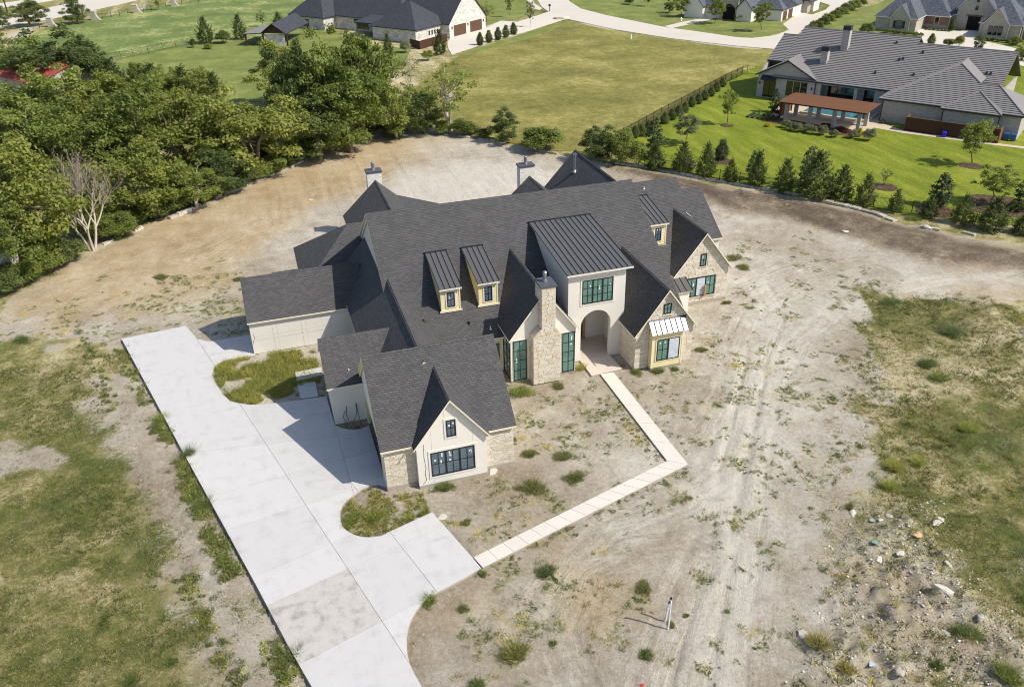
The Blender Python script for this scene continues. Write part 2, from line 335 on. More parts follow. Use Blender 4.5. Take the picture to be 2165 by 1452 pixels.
def axis(lo, hi, st, far0, far1):
    a = list(np.arange(lo, hi+.01, st)); s = st
    while a[-1] < far1: s *= 1.22; a.append(a[-1]+s)
    s = st; b = [lo]
    while b[-1] > far0: s *= 1.22; b.append(b[-1]-s)
    return np.array(b[:0:-1]+a)
gx, gy = axis(-30, 68, .21, -900, 1100), axis(14, 98, .21, -250, 1500)
GX, GY = np.meshgrid(gx, gy, indexing='ij'); GZ = ground_z(GX, GY); nx, ny = GX.shape
me = bpy.data.meshes.new('ground')
ii = np.arange(nx*ny).reshape(nx, ny)
q = np.stack([ii[:-1, :-1], ii[1:, :-1], ii[1:, 1:], ii[:-1, 1:]], -1).reshape(-1, 4)
me.vertices.add(nx*ny); me.vertices.foreach_set('co', np.stack([GX, GY, GZ], -1).astype('f').ravel())
me.loops.add(q.size); me.loops.foreach_set('vertex_index', q.ravel().astype('i'))
me.polygons.add(len(q)); me.polygons.foreach_set('loop_start', (np.arange(len(q))*4).astype('i')); me.polygons.foreach_set('loop_total', np.full(len(q), 4, 'i'))
me.polygons.foreach_set('use_smooth', np.ones(len(q), bool)); me.update(calc_edges=True)
zg, zt, zd = zones(GX.ravel(), GY.ravel())
ca = me.color_attributes.new('zone', 'FLOAT_COLOR', 'POINT')
ca.data.foreach_set('color', np.stack([zg, zt, zd, tan_zone(GX.ravel(), GY.ravel())], -1).astype('f').ravel())
td = np.full(zg.shape, 99.0)
for tr_ in TRACKS: td = np.minimum(td, edist(tr_, GX.ravel(), GY.ravel(), False))
ta = me.attributes.new('trackd', 'FLOAT', 'POINT'); ta.data.foreach_set('value', td.astype('f'))

t = NT('dirt_and_grass', .95, .15); P = t.pos()
sep = t.n('SeparateColor'); t.L(t.attr('zone', 'Color'), sep.inputs[0]); G_, T_, D_ = sep.outputs[0], sep.outputs[1], sep.outputs[2]
n1 = t.noise(P, .55, 6, .62); n2 = t.noise(P, 3.2, 5, .65); n3 = t.noise(P, 15, 4, .7); n4 = t.noise(P, 60, 2, .6)
tone = t.math('ADD', T_, t.math('ADD', t.math('MULTIPLY', t.math('SUBTRACT', n1, .5), .55), t.math('ADD', t.math('MULTIPLY', t.math('SUBTRACT', n2, .5), .8), t.math('ADD', t.math('MULTIPLY', t.math('SUBTRACT', n3, .5), 1.05), t.math('MULTIPLY', t.math('SUBTRACT', n4, .5), .6)))))
TD = t.attr('trackd'); cmb = t.n('CombineXYZ'); t.L(t.math('MULTIPLY', TD, 1.0), cmb.inputs[0]); t.L(t.math('MULTIPLY', t.noise(P, .25, 2), 1.2), cmb.inputs[1])
rut = t.noise(cmb.outputs[0], 3.4, 4, .75); rmask = t.math('MULTIPLY', t.mr(TD, .6, 3.2, 1, 0), t.mr(t.noise(P, .3, 3), .35, .6, .25, 1))
tone = t.math('ADD', tone, t.math('MULTIPLY', t.math('MULTIPLY', t.math('SUBTRACT', rut, .5), rmask), 1.25))
dirt = t.ramp(tone, [(0.0, s2l((216, 208, 193))), (.27, s2l((190, 179, 161))), (.52, s2l((170, 156, 135))), (.76, s2l((140, 123, 102))), (1, s2l((100, 88, 75)))])
dirt = t.mix(t.math('MULTIPLY', t.attr('zone', 'Alpha'), .8), dirt, t.ramp(tone, [(0.0, s2l((214, 198, 166))), (.35, s2l((196, 172, 132))), (.7, s2l((170, 143, 106))), (1, s2l((128, 106, 80)))]))
# loose stones and clods
vo = t.n('TexVoronoi'); vo.inputs['Scale'].default_value = 7.0; t.L(P, vo.inputs['Vector'])
vo2 = t.n('TexVoronoi'); vo2.inputs['Scale'].default_value = 2.6; t.L(P, vo2.inputs['Vector'])
peb = t.math('MULTIPLY', t.math('LESS_THAN', vo.outputs['Distance'], .22), t.math('GREATER_THAN', t.noise(P, .8, 4), .55))
dirt = t.mix(t.math('MULTIPLY', peb, .55), dirt, s2l((222, 215, 203)))
clod = t.math('MULTIPLY', t.math('LESS_THAN', t.noise(P, 9, 3, .6), .39), t.math('GREATER_THAN', n1, .42))
dirt = t.mix(t.math('MULTIPLY', clod, .45), dirt, s2l((120, 106, 88)))
dryf = t.math('ADD', t.math('ADD', D_, t.math('MULTIPLY', t.math('SUBTRACT', n1, .5), 1.3)), t.math('ADD', t.math('MULTIPLY', t.math('SUBTRACT', n2, .5), 1.3), t.math('ADD', t.math('MULTIPLY', t.math('SUBTRACT', n3, .5), 1.5), t.math('MULTIPLY', t.math('SUBTRACT', n4, .5), .9))))
grs = t.ramp(dryf, [(.0, s2l((86, 98, 46))), (.35, s2l((122, 122, 68))), (.58, s2l((158, 146, 98))), (.9, s2l((204, 190, 152)))])
gf = t.math('ADD', G_, t.math('ADD', t.math('MULTIPLY', t.math('SUBTRACT', n2, .5), 1.15), t.math('MULTIPLY', t.math('SUBTRACT', n3, .5), 1.7)))
t.color(t.mix(t.mr(gf, .38, .62, 0, 1), dirt, grs))
t.bump(t.math('ADD', t.math('MULTIPLY', n3, .5), t.math('ADD', t.math('MULTIPLY', n2, .6), t.math('ADD', t.math('MULTIPLY', n4, .25), t.math('MULTIPLY', t.math('MULTIPLY', rut, rmask), 1.0)))), .95, .15)
me.materials.append(t.m); ground = link('ground', me); tag(ground, kind='structure')

# ------------------------------------------------------------------ concrete: drive, walk, porch
def concrete(name, c, stain=.12, scale=.6):
    t = NT(name, .85, .3); P = t.pos()
    a = t.noise(P, scale, 6, .6); b = t.noise(t.scale(P, (1.0, .28, 1)), 1.4, 4); f = t.noise(P, 30, 3)
    k = t.math('ADD', t.math('MULTIPLY', a, .6), t.math('ADD', t.math('MULTIPLY', b, .3), t.math('MULTIPLY', f, .12)))
    wv = t.n('TexWave'); wv.wave_type = 'RINGS'; wv.inputs['Scale'].default_value = .22; wv.inputs['Distortion'].default_value = 3.5; wv.inputs['Detail'].default_value = 3; wv.inputs['Detail Scale'].default_value = .6; t.L(P, wv.inputs['Vector'])
    mk_ = t.math('MULTIPLY', t.mr(wv.outputs['Fac'], .80, .97, 0, 1), t.mr(t.noise(P, .35, 3), .48, .66, 0, 1)); k = t.math('SUBTRACT', k, t.math('MULTIPLY', mk_, .10*(stain > .07)))
    base = t.mix(t.rnd(), tuple(v*.955 for v in c), tuple(v*1.03 for v in c))
    t.color(t.mix(1.0, base, t.ramp(k, [(.3, 1-stain*1.6), (.5, 1.0), (.75, 1+stain*.4)]), 'MULTIPLY')); t.bump(f, .15, .005); return t.m
MAT['slab'] = concrete('drive_concrete', s2l((198, 195, 192)), .10, 1.0); MAT['slab_edge'] = plain('slab_edge_concrete', s2l((168, 160, 150)), .9, .2, .15, 2)
MAT['slab_stain'] = concrete('stained_concrete', s2l((188, 182, 175)), .30, 1.5)
MAT['walk'] = concrete('walk_concrete', s2l((214, 206, 194)), .06); MAT['porch'] = concrete('porch_concrete', s2l((206, 192, 178)), .12, .9)
MAT['road'] = concrete('road_concrete', s2l((208, 199, 184)), .06, .12)
def slabs(name, outline, cuts, ztop, thick, parent_mat, mat, gap=.012, special=None):
    base = MB(); base.prism([Vector((p[0], p[1], ztop-.03)) for p in outline], (0, 0, -thick)); bo = base.build(name, parent_mat, None, uv=False); tag(bo, kind='structure')
    bm = bmesh.new(); vs = [bm.verts.new((p[0], p[1], ztop)) for p in outline]; f = bm.faces.new(vs)
    if f.normal.z < 0 or True:
        bm.normal_update()
        if f.normal.z < 0: bmesh.ops.reverse_faces(bm, faces=[f])
    for (a, b, pred) in cuts:
        fs = [f for f in bm.faces if pred is None or pred(f.calc_center_median())]
        if not fs: continue
        no = Vector((-(b.y-a.y), b.x-a.x, 0)).normalized()
        ge = set(fs)
        for f in fs: ge |= set(f.edges) | set(f.verts)
        bmesh.ops.bisect_plane(bm, geom=list(ge), plane_co=Vector((a.x, a.y, ztop)), plane_no=no, dist=1e-4)
    bmesh.ops.split_edges(bm, edges=bm.edges)
    for f in list(bm.faces):
        pts = [v.co.copy() for v in f.verts]; c = f.calc_center_median(); ar = f.calc_area()
        if ar < .02: continue
        b2 = bmesh.new(); ff = b2.faces.new([b2.verts.new(p) for p in pts]); b2.normal_update()
        if ff.normal.z < 0: bmesh.ops.reverse_faces(b2, faces=[ff])
        r = bmesh.ops.inset_individual(b2, faces=[ff], thickness=gap, depth=0); bmesh.ops.delete(b2, geom=r['faces'], context='FACES')
        ff = b2.faces[:][0]; e = bmesh.ops.extrude_face_region(b2, geom=[ff]); nv = [v for v in e['geom'] if isinstance(v, bmesh.types.BMVert)]
        # keep the original face on top: push the copy down
        for v in nv: v.co.z -= .05
        bmesh.ops.recalc_face_normals(b2, faces=b2.faces)
        m = bpy.data.meshes.new('slab'); b2.to_mesh(m); b2.free()
        mm = mat
        if special and special(c): mm = special(c)
        m.materials.append(mm); link('slab', m, bo)
    bm.free(); return bo
def side(a, b):
    A, B = W(*a), W(*b); return lambda c: (B.x-A.x)*(c.y-A.y)-(B.y-A.y)*(c.x-A.x) > 0      # left of a->b
def cut(a, b, pred=None): return (W(*a), W(*b), pred)
_l1 = side((417.8, 719), (868, 1405))           # True: east of the long joint (left of direction means...)
cuts = [cut((417.8, 719), (868, 1405)),
        cut((300, 767), (437, 736), lambda c: c.y > 62), cut((309.7, 810.6), (449, 774.5), lambda c: c.y > 60), cut((327.7, 845), (452.6, 807), lambda c: c.y > 56),
        cut((357.7, 894.6), (499.4, 869.4), lambda c: c.y > 52 and c.x < 1.5), cut((381.7, 959.5), (552, 940)), cut((469, 1124), (702.5, 1049)),
        cut((500, 1034), (692.7, 980)), cut((540, 1219), (748, 1128), lambda c: c.y < 47), cut((567.6, 1279), (722, 1209), lambda c: c.y < 44),
        cut((637.5, 1402.5), (843.9, 1294.6), lambda c: c.y < 40), cut((708.4, 901.8), (748, 1046), lambda c: c.y > 44 and c.x > -1), cut((822.7, 1123), (923.5, 1251), lambda c: c.x > 2.5 and c.y > 32)]
_stA, _stB = W(640, 1300), W(760, 1200)
drive = slabs('driveway', DRIVE_W, cuts, .04, .42, MAT['slab_edge'], MAT['slab'], .017,
              lambda c: MAT['slab_stain'] if (Vector((c.x, c.y))-Vector((_stA.x, _stA.y))).length < 2.6 else MAT['slab'])
def strip(name, a0, a1, b0, b1, n, mat, z=.035, th=.16, gap=.017, ext=None):
    pts = [a0, a1, b1, b0]; cs = []
    for k in range(1, n):
        p = a0.lerp(b0, k/n); q_ = a1.lerp(b1, k/n); cs.append((p, q_, None))
    return slabs(name, [(p.x, p.y) for p in pts], cs, z, th, MAT['slab_edge'], mat, gap)
walk1 = strip('front_walk', WALK_A[0], WALK_A[1], WALK_A[3], WALK_A[2], 5, MAT['walk'])
walk2 = strip('front_walk', WALK_B[0], WALK_B[1], WALK_B[3], WALK_B[2], 15, MAT['walk'])
slabs('porch_floor', [(p.x, p.y) for p in PORCH], [], .06, .22, MAT['slab_edge'], MAT['porch'])
slabs('porch_floor', [(23.9, 58.52), (26.66, 58.52), (27.6, 58.98), (27.6, 62.1), (22.95, 62.1), (22.95, 58.98)], [], .06, .22, MAT['slab_edge'], MAT['porch'])
pa = [W(*q) for q in ((624.5, 791), (680, 780), (682, 797), (628, 809))]; slabs('side_stoop', [(p.x, p.y) for p in pa], [], .22, .4, MAT['slab_edge'], MAT['slab'])
pa = [W(*q) for q in ((628, 812), (666, 804), (673, 838), (635, 843))]; slabs('side_stoop', [(p.x, p.y) for p in pa], [], .04, .2, MAT['slab_edge'], MAT['slab'])

# ------------------------------------------------------------------ lawns, roads and paths beyond the lot
def grassmat(name, cols, scale=.25, streak=(1, .35, 1), bump=.5, fine=12):
    t = NT(name, .95, .12); P = t.pos(); a = t.noise(t.scale(P, streak), scale, 6, .62); b = t.noise(P, scale*6, 4, .6); f = t.noise(P, fine, 3, .7); f2 = t.noise(P, fine*.28, 4, .7)
    k = t.math('ADD', t.math('MULTIPLY', a, .5), t.math('ADD', t.math('MULTIPLY', b, .26), t.math('ADD', t.math('MULTIPLY', f, .2), t.math('MULTIPLY', t.math('SUBTRACT', f2, .35), .3))))
    t.color(t.ramp(k, [(.40, s2l(cols[0])), (.54, s2l(cols[1])), (.66, s2l(cols[2]))])); t.bump(f, bump, .06); return t.m
MAT['lawn'] = grassmat('bright_lawn', [(92, 104, 32), (120, 130, 42), (152, 154, 64)], .45, (1.0, .22, 1))
MAT['lawn_n'] = grassmat('mown_lawn', [(98, 108, 54), (122, 130, 70), (152, 154, 94)], .3, (.6, .6, 1))
MAT['lot'] = grassmat('rough_lot_grass', [(100, 98, 52), (134, 128, 70), (174, 162, 102)], .10, (.8, .8, 1), .9, 5)
MAT['field'] = grassmat('field_grass', [(90, 106, 58), (116, 130, 74), (184, 178, 118)], .12, (.7, .7, 1), .5, 3)
MAT['bed'] = grassmat('mulch_bed', [(60, 48, 38), (92, 74, 58), (128, 108, 90)], 1.5, (1, 1, 1), .8, 14)
def sheet(name, pts, z, mat, px=True, thick=.06):
    p = [W(x, y, 0) for x, y in pts] if px else [Vector((x, y, 0)) for x, y in pts]
    m = MB(); m.prism([Vector((q.x, q.y, z)) for q in p], (0, 0, -thick)); o = m.build(name, mat, None, uv=False); tag(o, kind='structure'); return o
sheet('lawn', [(1308, 302), (1572, 148), (1640, 135), (1680, 110), (1900, 112), (2350, 150), (2500, 560), (2165, 478), (2050, 468), (1900, 449), (1830, 434), (1620, 397), (1500, 374), (1360, 347)], .03, MAT['lawn'])
sheet('vacant_lot', [(850, 205), (905, 165), (985, 108), (1100, 83), (1205, 46), (1300, 66), (1420, 85), (1560, 102), (1690, 112), (1632, 138), (1572, 144), (1308, 298), (1250, 322), (1150, 318), (1000, 286), (930, 262)], .026, MAT['lot'])
sheet('lawn', [(960, 118), (1025, 98), (1185, 46), (1205, 47), (1120, 82), (985, 116)], .034, MAT['lawn_n'])
sheet('field', [(-300, 190), (0, 110), (100, 58), (390, 4), (520, -20), (900, -60), (700, 20), (560, 78), (430, 86), (238, 124), (100, 170), (-100, 260)], .022, MAT['field'])
sheet('lawn', [(238, 126), (430, 88), (560, 80), (640, 50), (760, 90), (870, 105), (850, 140), (700, 215), (440, 215), (250, 180)], .026, MAT['lawn_n'])
sheet('lawn', [(1000, -40), (1128, -40), (1145, 16), (1100, 40), (1060, 44), (1028, 55), (1000, 40)], .03, MAT['lawn_n'])
sheet('lawn', [(1192, -40), (1205, 4), (1228, 20), (1282, 34), (1400, 58), (1500, 72), (1560, 81), (1612, 80), (1662, 66), (1700, 20), (1640, -10), (1500, -40)], .03, MAT['lawn_n'])
sheet('lawn', [(1690, 85), (1712, 62), (1780, 30), (1850, 10), (1900, -10), (2300, -10), (2300, 140), (2160, 122), (1960, 105), (1840, 98)], .022, MAT['lawn_n'])
STREET = [(1185, -60), (1192, -25), (1203, 3), (1228, 19), (1282, 33), (1400, 57), (1500, 71), (1560, 80), (1640, 83), (1720, 88), (1830, 104), (2000, 130), (1960, 150), (1800, 124), (1680, 108), (1560, 98), (1420, 82), (1300, 63), (1205, 42), (1165, 29), (1146, 16), (1137, 2), (1128, -30), (1120, -60)]
sheet('street', STREET, .05, MAT['road'], thick=.1)
sheet('neighbor_drive', [(945, 92), (953, 80), (1026, 61), (1058, 45), (1095, 47), (1162, 25), (1207, 37), (1120, 65), (1060, 81), (985, 106), (955, 116), (948, 104)], .06, MAT['road'], thick=.1)
sheet('neighbor_drive', [(1592, 81), (1640, 76), (1668, 64), (1655, 52), (1692, 26), (1716, 32), (1745, 22), (1755, 12), (1730, 4), (1750, -8), (1840, -8), (1800, 14), (1765, 34), (1722, 58), (1700, 62), (1684, 74), (1690, 88), (1640, 90)], .06, MAT['road'], thick=.1)
sheet('neighbor_drive', [(1938, 60), (1980, 62), (2028, 67), (2058, 62), (2066, 60), (2082, 66), (2056, 84), (2100, 92), (2150, 104), (2260, 140), (2200, 150), (2080, 120), (1945, 100)], .06, MAT['road'], thick=.1)
sheet('footpath', [(1405, 56), (1440, 48), (1490, 38), (1522, 27), (1526, 31), (1500, 43), (1450, 54), (1420, 60)], .05, MAT['road'], thick=.1)
sheet('street', [(-200, 100), (0, 58), (100, 42), (205, 20), (285, 2), (340, -14), (260, -30), (160, 4), (80, 22), (0, 34), (-200, 60)], .05, MAT['road'], thick=.1)
sheet('footpath', [(-200, 30), (0, 17), (60, 10), (130, -2), (250, -22), (240, -28), (120, -9), (0, 8), (-200, 20)], .05, MAT['road'], thick=.1)
sheet('footpath', [(1100, -30), (1116, 5), (1124, 18), (1140, 22), (1146, 18), (1130, 8), (1112, -30)], .05, MAT['road'], thick=.1)
# ------------------------------------------------------------------ the new house
HOME = Vector((19.0, 58.0, 0.0))
house = thing('house', 'large unfinished cream stucco and stone house with charcoal roofs amid bare dirt', 'house', HOME)
def hb(): return MB(HOME)
TH = .16
def roof_slab(pts, name='roof', parent=None, mats=None, th=TH):
    mats = mats or [MAT['shingle'], MAT['fascia']]
    m = hb() if parent is None or parent is house or parent.get('h') else MB()
    m.prism(pts, (0, 0, -th), 0, 1); o = m.build(name, mats, parent or house); return o
def ridge_cap(a, b, parent, mat=None, w=.14):
    a, b = Vector(a), Vector(b); m = hb(); d = (b-a).normalized(); s = d.cross(Vector((0, 0, 1))).normalized()*w; up = Vector((0, 0, .035)); dn = Vector((0, 0, -.10))
    m.add([a+up, b+up, b+s+dn, a+s+dn, a-s+dn, b-s+dn], [(0, 3, 2, 1), (0, 1, 5, 4)]); m.build('ridge_cap', mat or MAT['shingle'], parent)
def gable_y(xc, hw, ze, s, y0, y1, wall=None, wx=.28, yf=None, name='roof', zb=0.0, yb=None, x0w=None, x1w=None):
    "gable roof whose ridge runs along Y"
    zr = ze+s*hw
    a = roof_slab([(xc-hw, y0, ze), (xc, y0, zr), (xc, y1, zr), (xc-hw, y1, ze)], name)
    b = roof_slab([(xc, y0, zr), (xc+hw, y0, ze), (xc+hw, y1, ze), (xc, y1, zr)], name)
    ridge_cap((xc, y0, zr), (xc, y1, zr), a)
    if wall:
        x0 = xc-hw+wx if x0w is None else x0w; x1 = xc+hw-wx if x1w is None else x1w; yf_ = y0+.35 if yf is None else yf; yb_ = y1-.1 if yb is None else yb
        e = TH+.012; m = hb(); zl = ze+s*(x0-(xc-hw))-e; zr_ = ze+s*((xc+hw)-x1)-e
        m.prism([(x0, yf_, zb), (x1, yf_, zb), (x1, yf_, zr_), (xc, yf_, zr-e), (x0, yf_, zl)], (0, yb_-yf_, 0)); m.build('wall', wall, house)
    return a, b
def gable_x(yc, hw, ze, s, x0, x1, wall=None, wy=.3, xl=None, xr=None, name='roof', zb=0.0, solid=True):
    zr = ze+s*hw
    a = roof_slab([(x0, yc-hw, ze), (x1, yc-hw, ze), (x1, yc, zr), (x0, yc, zr)], name)
    b = roof_slab([(x0, yc, zr), (x1, yc, zr), (x1, yc+hw, ze), (x0, yc+hw, ze)], name)
    ridge_cap((x0, yc, zr), (x1, yc, zr), a)
    if wall:
        xl_ = x0+.25 if xl is None else xl; xr_ = x1-.25 if xr is None else xr; e = TH+.012; zz = ze+s*wy-e; m = hb()
        m.prism([(xl_, yc-hw+wy, zb), (xl_, yc+hw-wy, zb), (xl_, yc+hw-wy, zz), (xl_, yc, zr-e), (xl_, yc-hw+wy, zz)], (xr_-xl_, 0, 0)); m.build('wall', wall, house)
    return a, b
def window(parent, o, u, n, w, h, units=1, cols=2, rows=2, glass='glass_green', trim=None, trim_mat='trim', off=None, stickers=0, fw=.07, covers=(), depth=.07, frame='black', rowpos=None, sill=False):
    "o: lower left corner on the wall seen from outside, u: direction to the right, n: outward"
    o, u, n = Vector(o), Vector(u).normalized(), Vector(n).normalized(); z = Vector((0, 0, 1)); rnd = random.Random(int(abs(o.x*91+o.y*37+o.z*13)))
    M_ = (lambda: MB(off)) if off is not None else hb
    f = M_(); d = n*depth; b0 = -n*.02
    f.obox(o+b0, u*fw, d-b0, z*h); f.obox(o+u*(w-fw)+b0, u*fw, d-b0, z*h); f.obox(o+u*fw+b0, u*(w-2*fw), d-b0, z*fw); f.obox(o+u*fw+z*(h-fw)+b0, u*(w-2*fw), d-b0, z*fw)
    uw = (w-2*fw)/units
    for k in range(1, units): f.obox(o+u*(fw+k*uw-fw*.75)+z*fw+b0, u*fw*1.5, d-b0-n*.004, z*(h-2*fw))
    fo = f.build('window', MAT[frame], parent)
    for k in range(units):
        a = o+u*(fw+k*uw+(fw*.75 if k else 0))+z*fw; ww = uw-(fw*.75 if k else 0)-(fw*.75 if k < units-1 else 0); hh = h-2*fw
        if k in covers:
            p = M_(); p.obox(a+n*.015, u*ww, n*.03, z*hh); p.build('cover_sheet', MAT['film'], fo); continue
        ys = [i/rows for i in range(rows+1)] if rowpos is None else rowpos
        for i in range(cols):
            for j in range(len(ys)-1):
                p = M_(); p.obox(a+u*(ww*i/cols+.002)+z*(hh*ys[j]+.002)-n*.01, u*(ww/cols-.004), n*.03, z*(hh*(ys[j+1]-ys[j])-.004)); p.build('pane', MAT[glass], fo)
        mw = .035
        for i in range(1, cols):
            p = M_(); p.obox(a+u*(ww*i/cols-mw/2)+n*.022, u*mw, n*.028, z*hh); p.build('muntin', MAT[frame], fo)
        for y_ in ys[1:-1]:
            p = M_(); p.obox(a+z*(hh*y_-mw/2)+n*.022, u*ww, n*.024, z*mw); p.build('muntin', MAT[frame], fo)
        for q in range(stickers):
            i = rnd.randrange(cols); sx_ = ww/cols; p = M_()
            px_ = a+u*(sx_*i+sx_*rnd.uniform(.25, .5))+z*(hh*rnd.uniform(.45, .85)); sz = rnd.choice([(.11, .15), (.09, .34), (.13, .13)])
            p.obox(px_+n*.021, u*min(sz[0], sx_*.5), n*.004, z*sz[1]); p.build('sticker', MAT['sticker'], fo)
    if trim:
        t_ = M_(); tw = trim; b1 = -n*.02; d2 = n*.045
        for (p0, uu, zz) in ((o-u*tw-z*tw, u*tw, z*(h+2*tw)), (o+u*w-z*tw, u*tw, z*(h+2*tw)), (o-z*tw, u*w, z*tw), (o+z*h, u*w, z*tw)): t_.obox(p0+b1, uu, d2-b1, zz)
        t_.build('window_trim', MAT[trim_mat], fo)
    if sill:
        t_ = M_(); t_.obox(o-u*.08-z*.13, u*(w+.16), n*.11, z*.11); t_.build('window_sill', MAT['lime'], fo)
    return fo
FX, FN = (1, 0, 0), (0, -1, 0)          # facade towards the street: right, outward

# stone facing, block by block
STONES = []
def stone_face(o, u, n, w, zl, zr_fun, z0, z1, skip=(), rh=(.165, .205), rw=(.32, .68), seed=0, lo=None, hi=None):
    "blocks on a wall: lo(z), hi(z) bound the wall left and right in metres from o along u"
    o, u, n = Vector(o), Vector(u).normalized(), Vector(n).normalized(); rnd = random.Random(seed); z = z0; g = .009
    lo = lo or (lambda q: 0.0); hi = hi or (lambda q: w)
    while z < z1-.06:
        h = min(rnd.uniform(*rh), z1-z)
        a0, a1, b0, b1 = lo(z), lo(z+h), hi(z), hi(z+h); s0, s1 = max(a0, a1)-abs(a0-a1), min(b0, b1)+abs(b0-b1)
        if b0-a0 < .15: break
        cutsx = []
        for (xa, xb, za, zb) in skip:
            if z+h*.5 > za and z+h*.5 < zb: cutsx.append((xa, xb))
        spans = [(a0, b0)]
        for xa, xb in cutsx:
            ns = []
            for p, q in spans:
                if xb <= p or xa >= q: ns.append((p, q)); continue
                if xa > p: ns.append((p, xa))
                if xb < q: ns.append((xb, q))
            spans = ns
        for p, q in spans:
            x = p
            while x < q-.02:
                ln = rnd.uniform(*rw)
                if q-(x+ln) < rw[0]*.7: ln = q-x
                xe = min(q, x+ln); d = rnd.uniform(.018, .042)
                # follow a sloping edge
                tl = x+(a1-a0 if x == a0 else 0); tr = xe+(b1-b0 if abs(xe-b0) < 1e-6 else 0)
                tl = max(tl, a1) ; tr = min(tr, b1)
                if tr-tl > .03 or xe-x > .1:
                    tr = max(tr, tl+.02)
                    STONES.append(([o+u*(x+g)+Vector((0, 0, z+g)), o+u*(xe-g)+Vector((0, 0, z+g)), o+u*(tr-g)+Vector((0, 0, z+h-g)), o+u*(tl+g)+Vector((0, 0, z+h-g))], n, d, rnd.random()))
                x = xe
        z += h

# main roof over the middle of the house
MY, MZ, MS, MHW = 70.7, 11.35, .665, 11.85
zmf = lambda y: MZ-MS*(MY-y)
me_y, me_z = MY-MHW, MZ-MS*MHW
for x0, x1, yb in ((8.15, 22.72, me_y), (22.72, 27.88, 62.6), (27.88, 33.8, me_y)):
    rm = roof_slab([(x0, yb, zmf(yb)), (x1, yb, zmf(yb)), (x1, MY, MZ), (x0, MY, MZ)])
roof_slab([(8.15, MY, MZ), (33.8, MY, MZ), (33.8, MY+MHW, me_z), (8.15, MY+MHW, me_z)]); ridge_cap((8.15, MY, MZ), (33.8, MY, MZ), rm)
e = TH+.012
for x0 in (8.42, 33.28):            # gable end walls
    m = hb(); m.prism([(x0, 59.2, 0), (x0, 82.2, 0), (x0, 82.2, zmf(59.2)-e), (x0, MY, MZ-e), (x0, 59.2, zmf(59.2)-e)], (.25, 0, 0)); m.build('wall', MAT['stucco'], house)
for x0, x1 in ((8.42, 22.72), (27.88, 33.28)):
    m = hb(); m.box(x0+.26, x1, 59.2, 59.45, 0, zmf(59.2)-e); m.build('wall', MAT['stucco'], house)
m = hb(); m.box(8.68, 33.28, 82, 82.2, 0, zmf(59.2)-e); m.build('wall', MAT['stucco'], house)
# white frieze board under the left gable rakes
for s_ in (1, -1):
    m = hb(); yq = MY+s_*(MHW-.1); m.prism([(8.30, MY, MZ-.17), (8.30, MY, MZ-.45), (8.30, yq, me_z-.40), (8.30, yq, me_z-.12)], (.1, 0, 0)); m.build('rake_board', MAT['trim'], house)

# west wings
gable_y(8.75, 3.40, 3.60, 1.14, 50.5, 75.8, None)                       # link roof behind the garage
m = hb(); m.box(5.62, 11.9, 56.4, 75.5, 0, 3.55); m.build('wall', MAT['stucco_grey'], house)
m = hb(); m.prism([(5.62, 75.5, 3.4), (8.3, 75.5, 3.4), (8.3, 75.5, 6.55)], (0, .12, 0)); m.build('wall', MAT['stucco_grey'], house)
gable_x(72.2, 3.22, 3.30, .91, -3.4, 7.2, MAT['stucco'], .3, xl=-3.3)     # far garage wing
m = hb(); m.box(-.98, -.965, 68.972, 68.98, 0, 3.1); m.box(1.55, 1.565, 68.972, 68.98, 0, 3.1); m.box(-3.2, 4.6, 68.974, 68.98, 1.85, 1.862); m.build('control_joint', MAT['slab_edge'], house)
gable_x(58.6, 3.14, 3.53, .866, 2.0, 7.6, MAT['stucco'], .32, xl=2.26)    # low link with side door
# hipped wing behind
hx0, hx1, hy0, hy1, hz, hs = 1.9, 15.0, 74.0, 84.8, 3.3, .733; hm = (hy0+hy1)/2; hr = hz+hs*(hy1-hy0)/2; hd = (hy1-hy0)/2
roof_slab([(hx0, hy0, hz), (hx0+hd, hm, hr), (hx0, hy1, hz)]); roof_slab([(hx0, hy1, hz), (hx0+hd, hm, hr), (hx1, hm, hr), (hx1, hy1, hz)]); roof_slab([(hx0, hy0, hz), (hx1, hy0, hz), (hx1, hm, hr), (hx0+hd, hm, hr)])
m = hb(); m.box(hx0+.3, hx1, hy0+.3, hy1-.3, 0, hz); m.build('wall', MAT['stucco'], house)
gable_y(12.2, 4.1, 3.3, .91, 80.0, 92.3, MAT['stucco'], yf=82.6, yb=92.0)
roof_slab([(14.0, 80, 5.1), (19.4, 80, 3.25), (19.4, 92.45, 3.25), (14.0, 92.45, 5.1)])
for y_ in (86.0, 92.0): m = hb(); m.box(18.9, 19.15, y_-.12, y_+.12, 0, 3.22); m.build('post', MAT['stucco'], house)
gable_y(29.04, 4.2, 3.35, .87, 78.0, 87.5, MAT['stucco'])
gable_y(36.3, 4.15, 3.6, 1.06, 74.0, 91.9, MAT['stucco'])

# entry tower
TY = 58.44
def zt_(y): return 8.57+.0995*(y-58.04)
m = hb(); xc, rr, zs = 25.27, 1.38, 3.38
pts = [(22.7, TY, 0), (xc-rr, TY, 0), (xc-rr, TY, zs)]+[(xc-rr*math.cos(math.pi*k/18), TY, zs+rr*math.sin(math.pi*k/18)) for k in range(1, 18)]+[(xc+rr, TY, zs), (xc+rr, TY, 0), (27.88, TY, 0), (27.88, TY, 8.36), (22.7, TY, 8.36)]
m.prism(pts, (0, .5, 0)); m.build('wall', MAT['stucco'], house)
for x0 in (22.7, 27.6):
    m = hb(); m.prism([(x0, TY+.5, 0), (x0, 62.3, 0), (x0, 62.3, zmf(62.3)-.3), (x0, 67.6, zmf(67.6)-.2), (x0, 67.6, zt_(67.6)-.16), (x0, TY+.5, zt_(TY+.5)-.16)], (.28, 0, 0)); m.build('wall', MAT['stucco'], house)
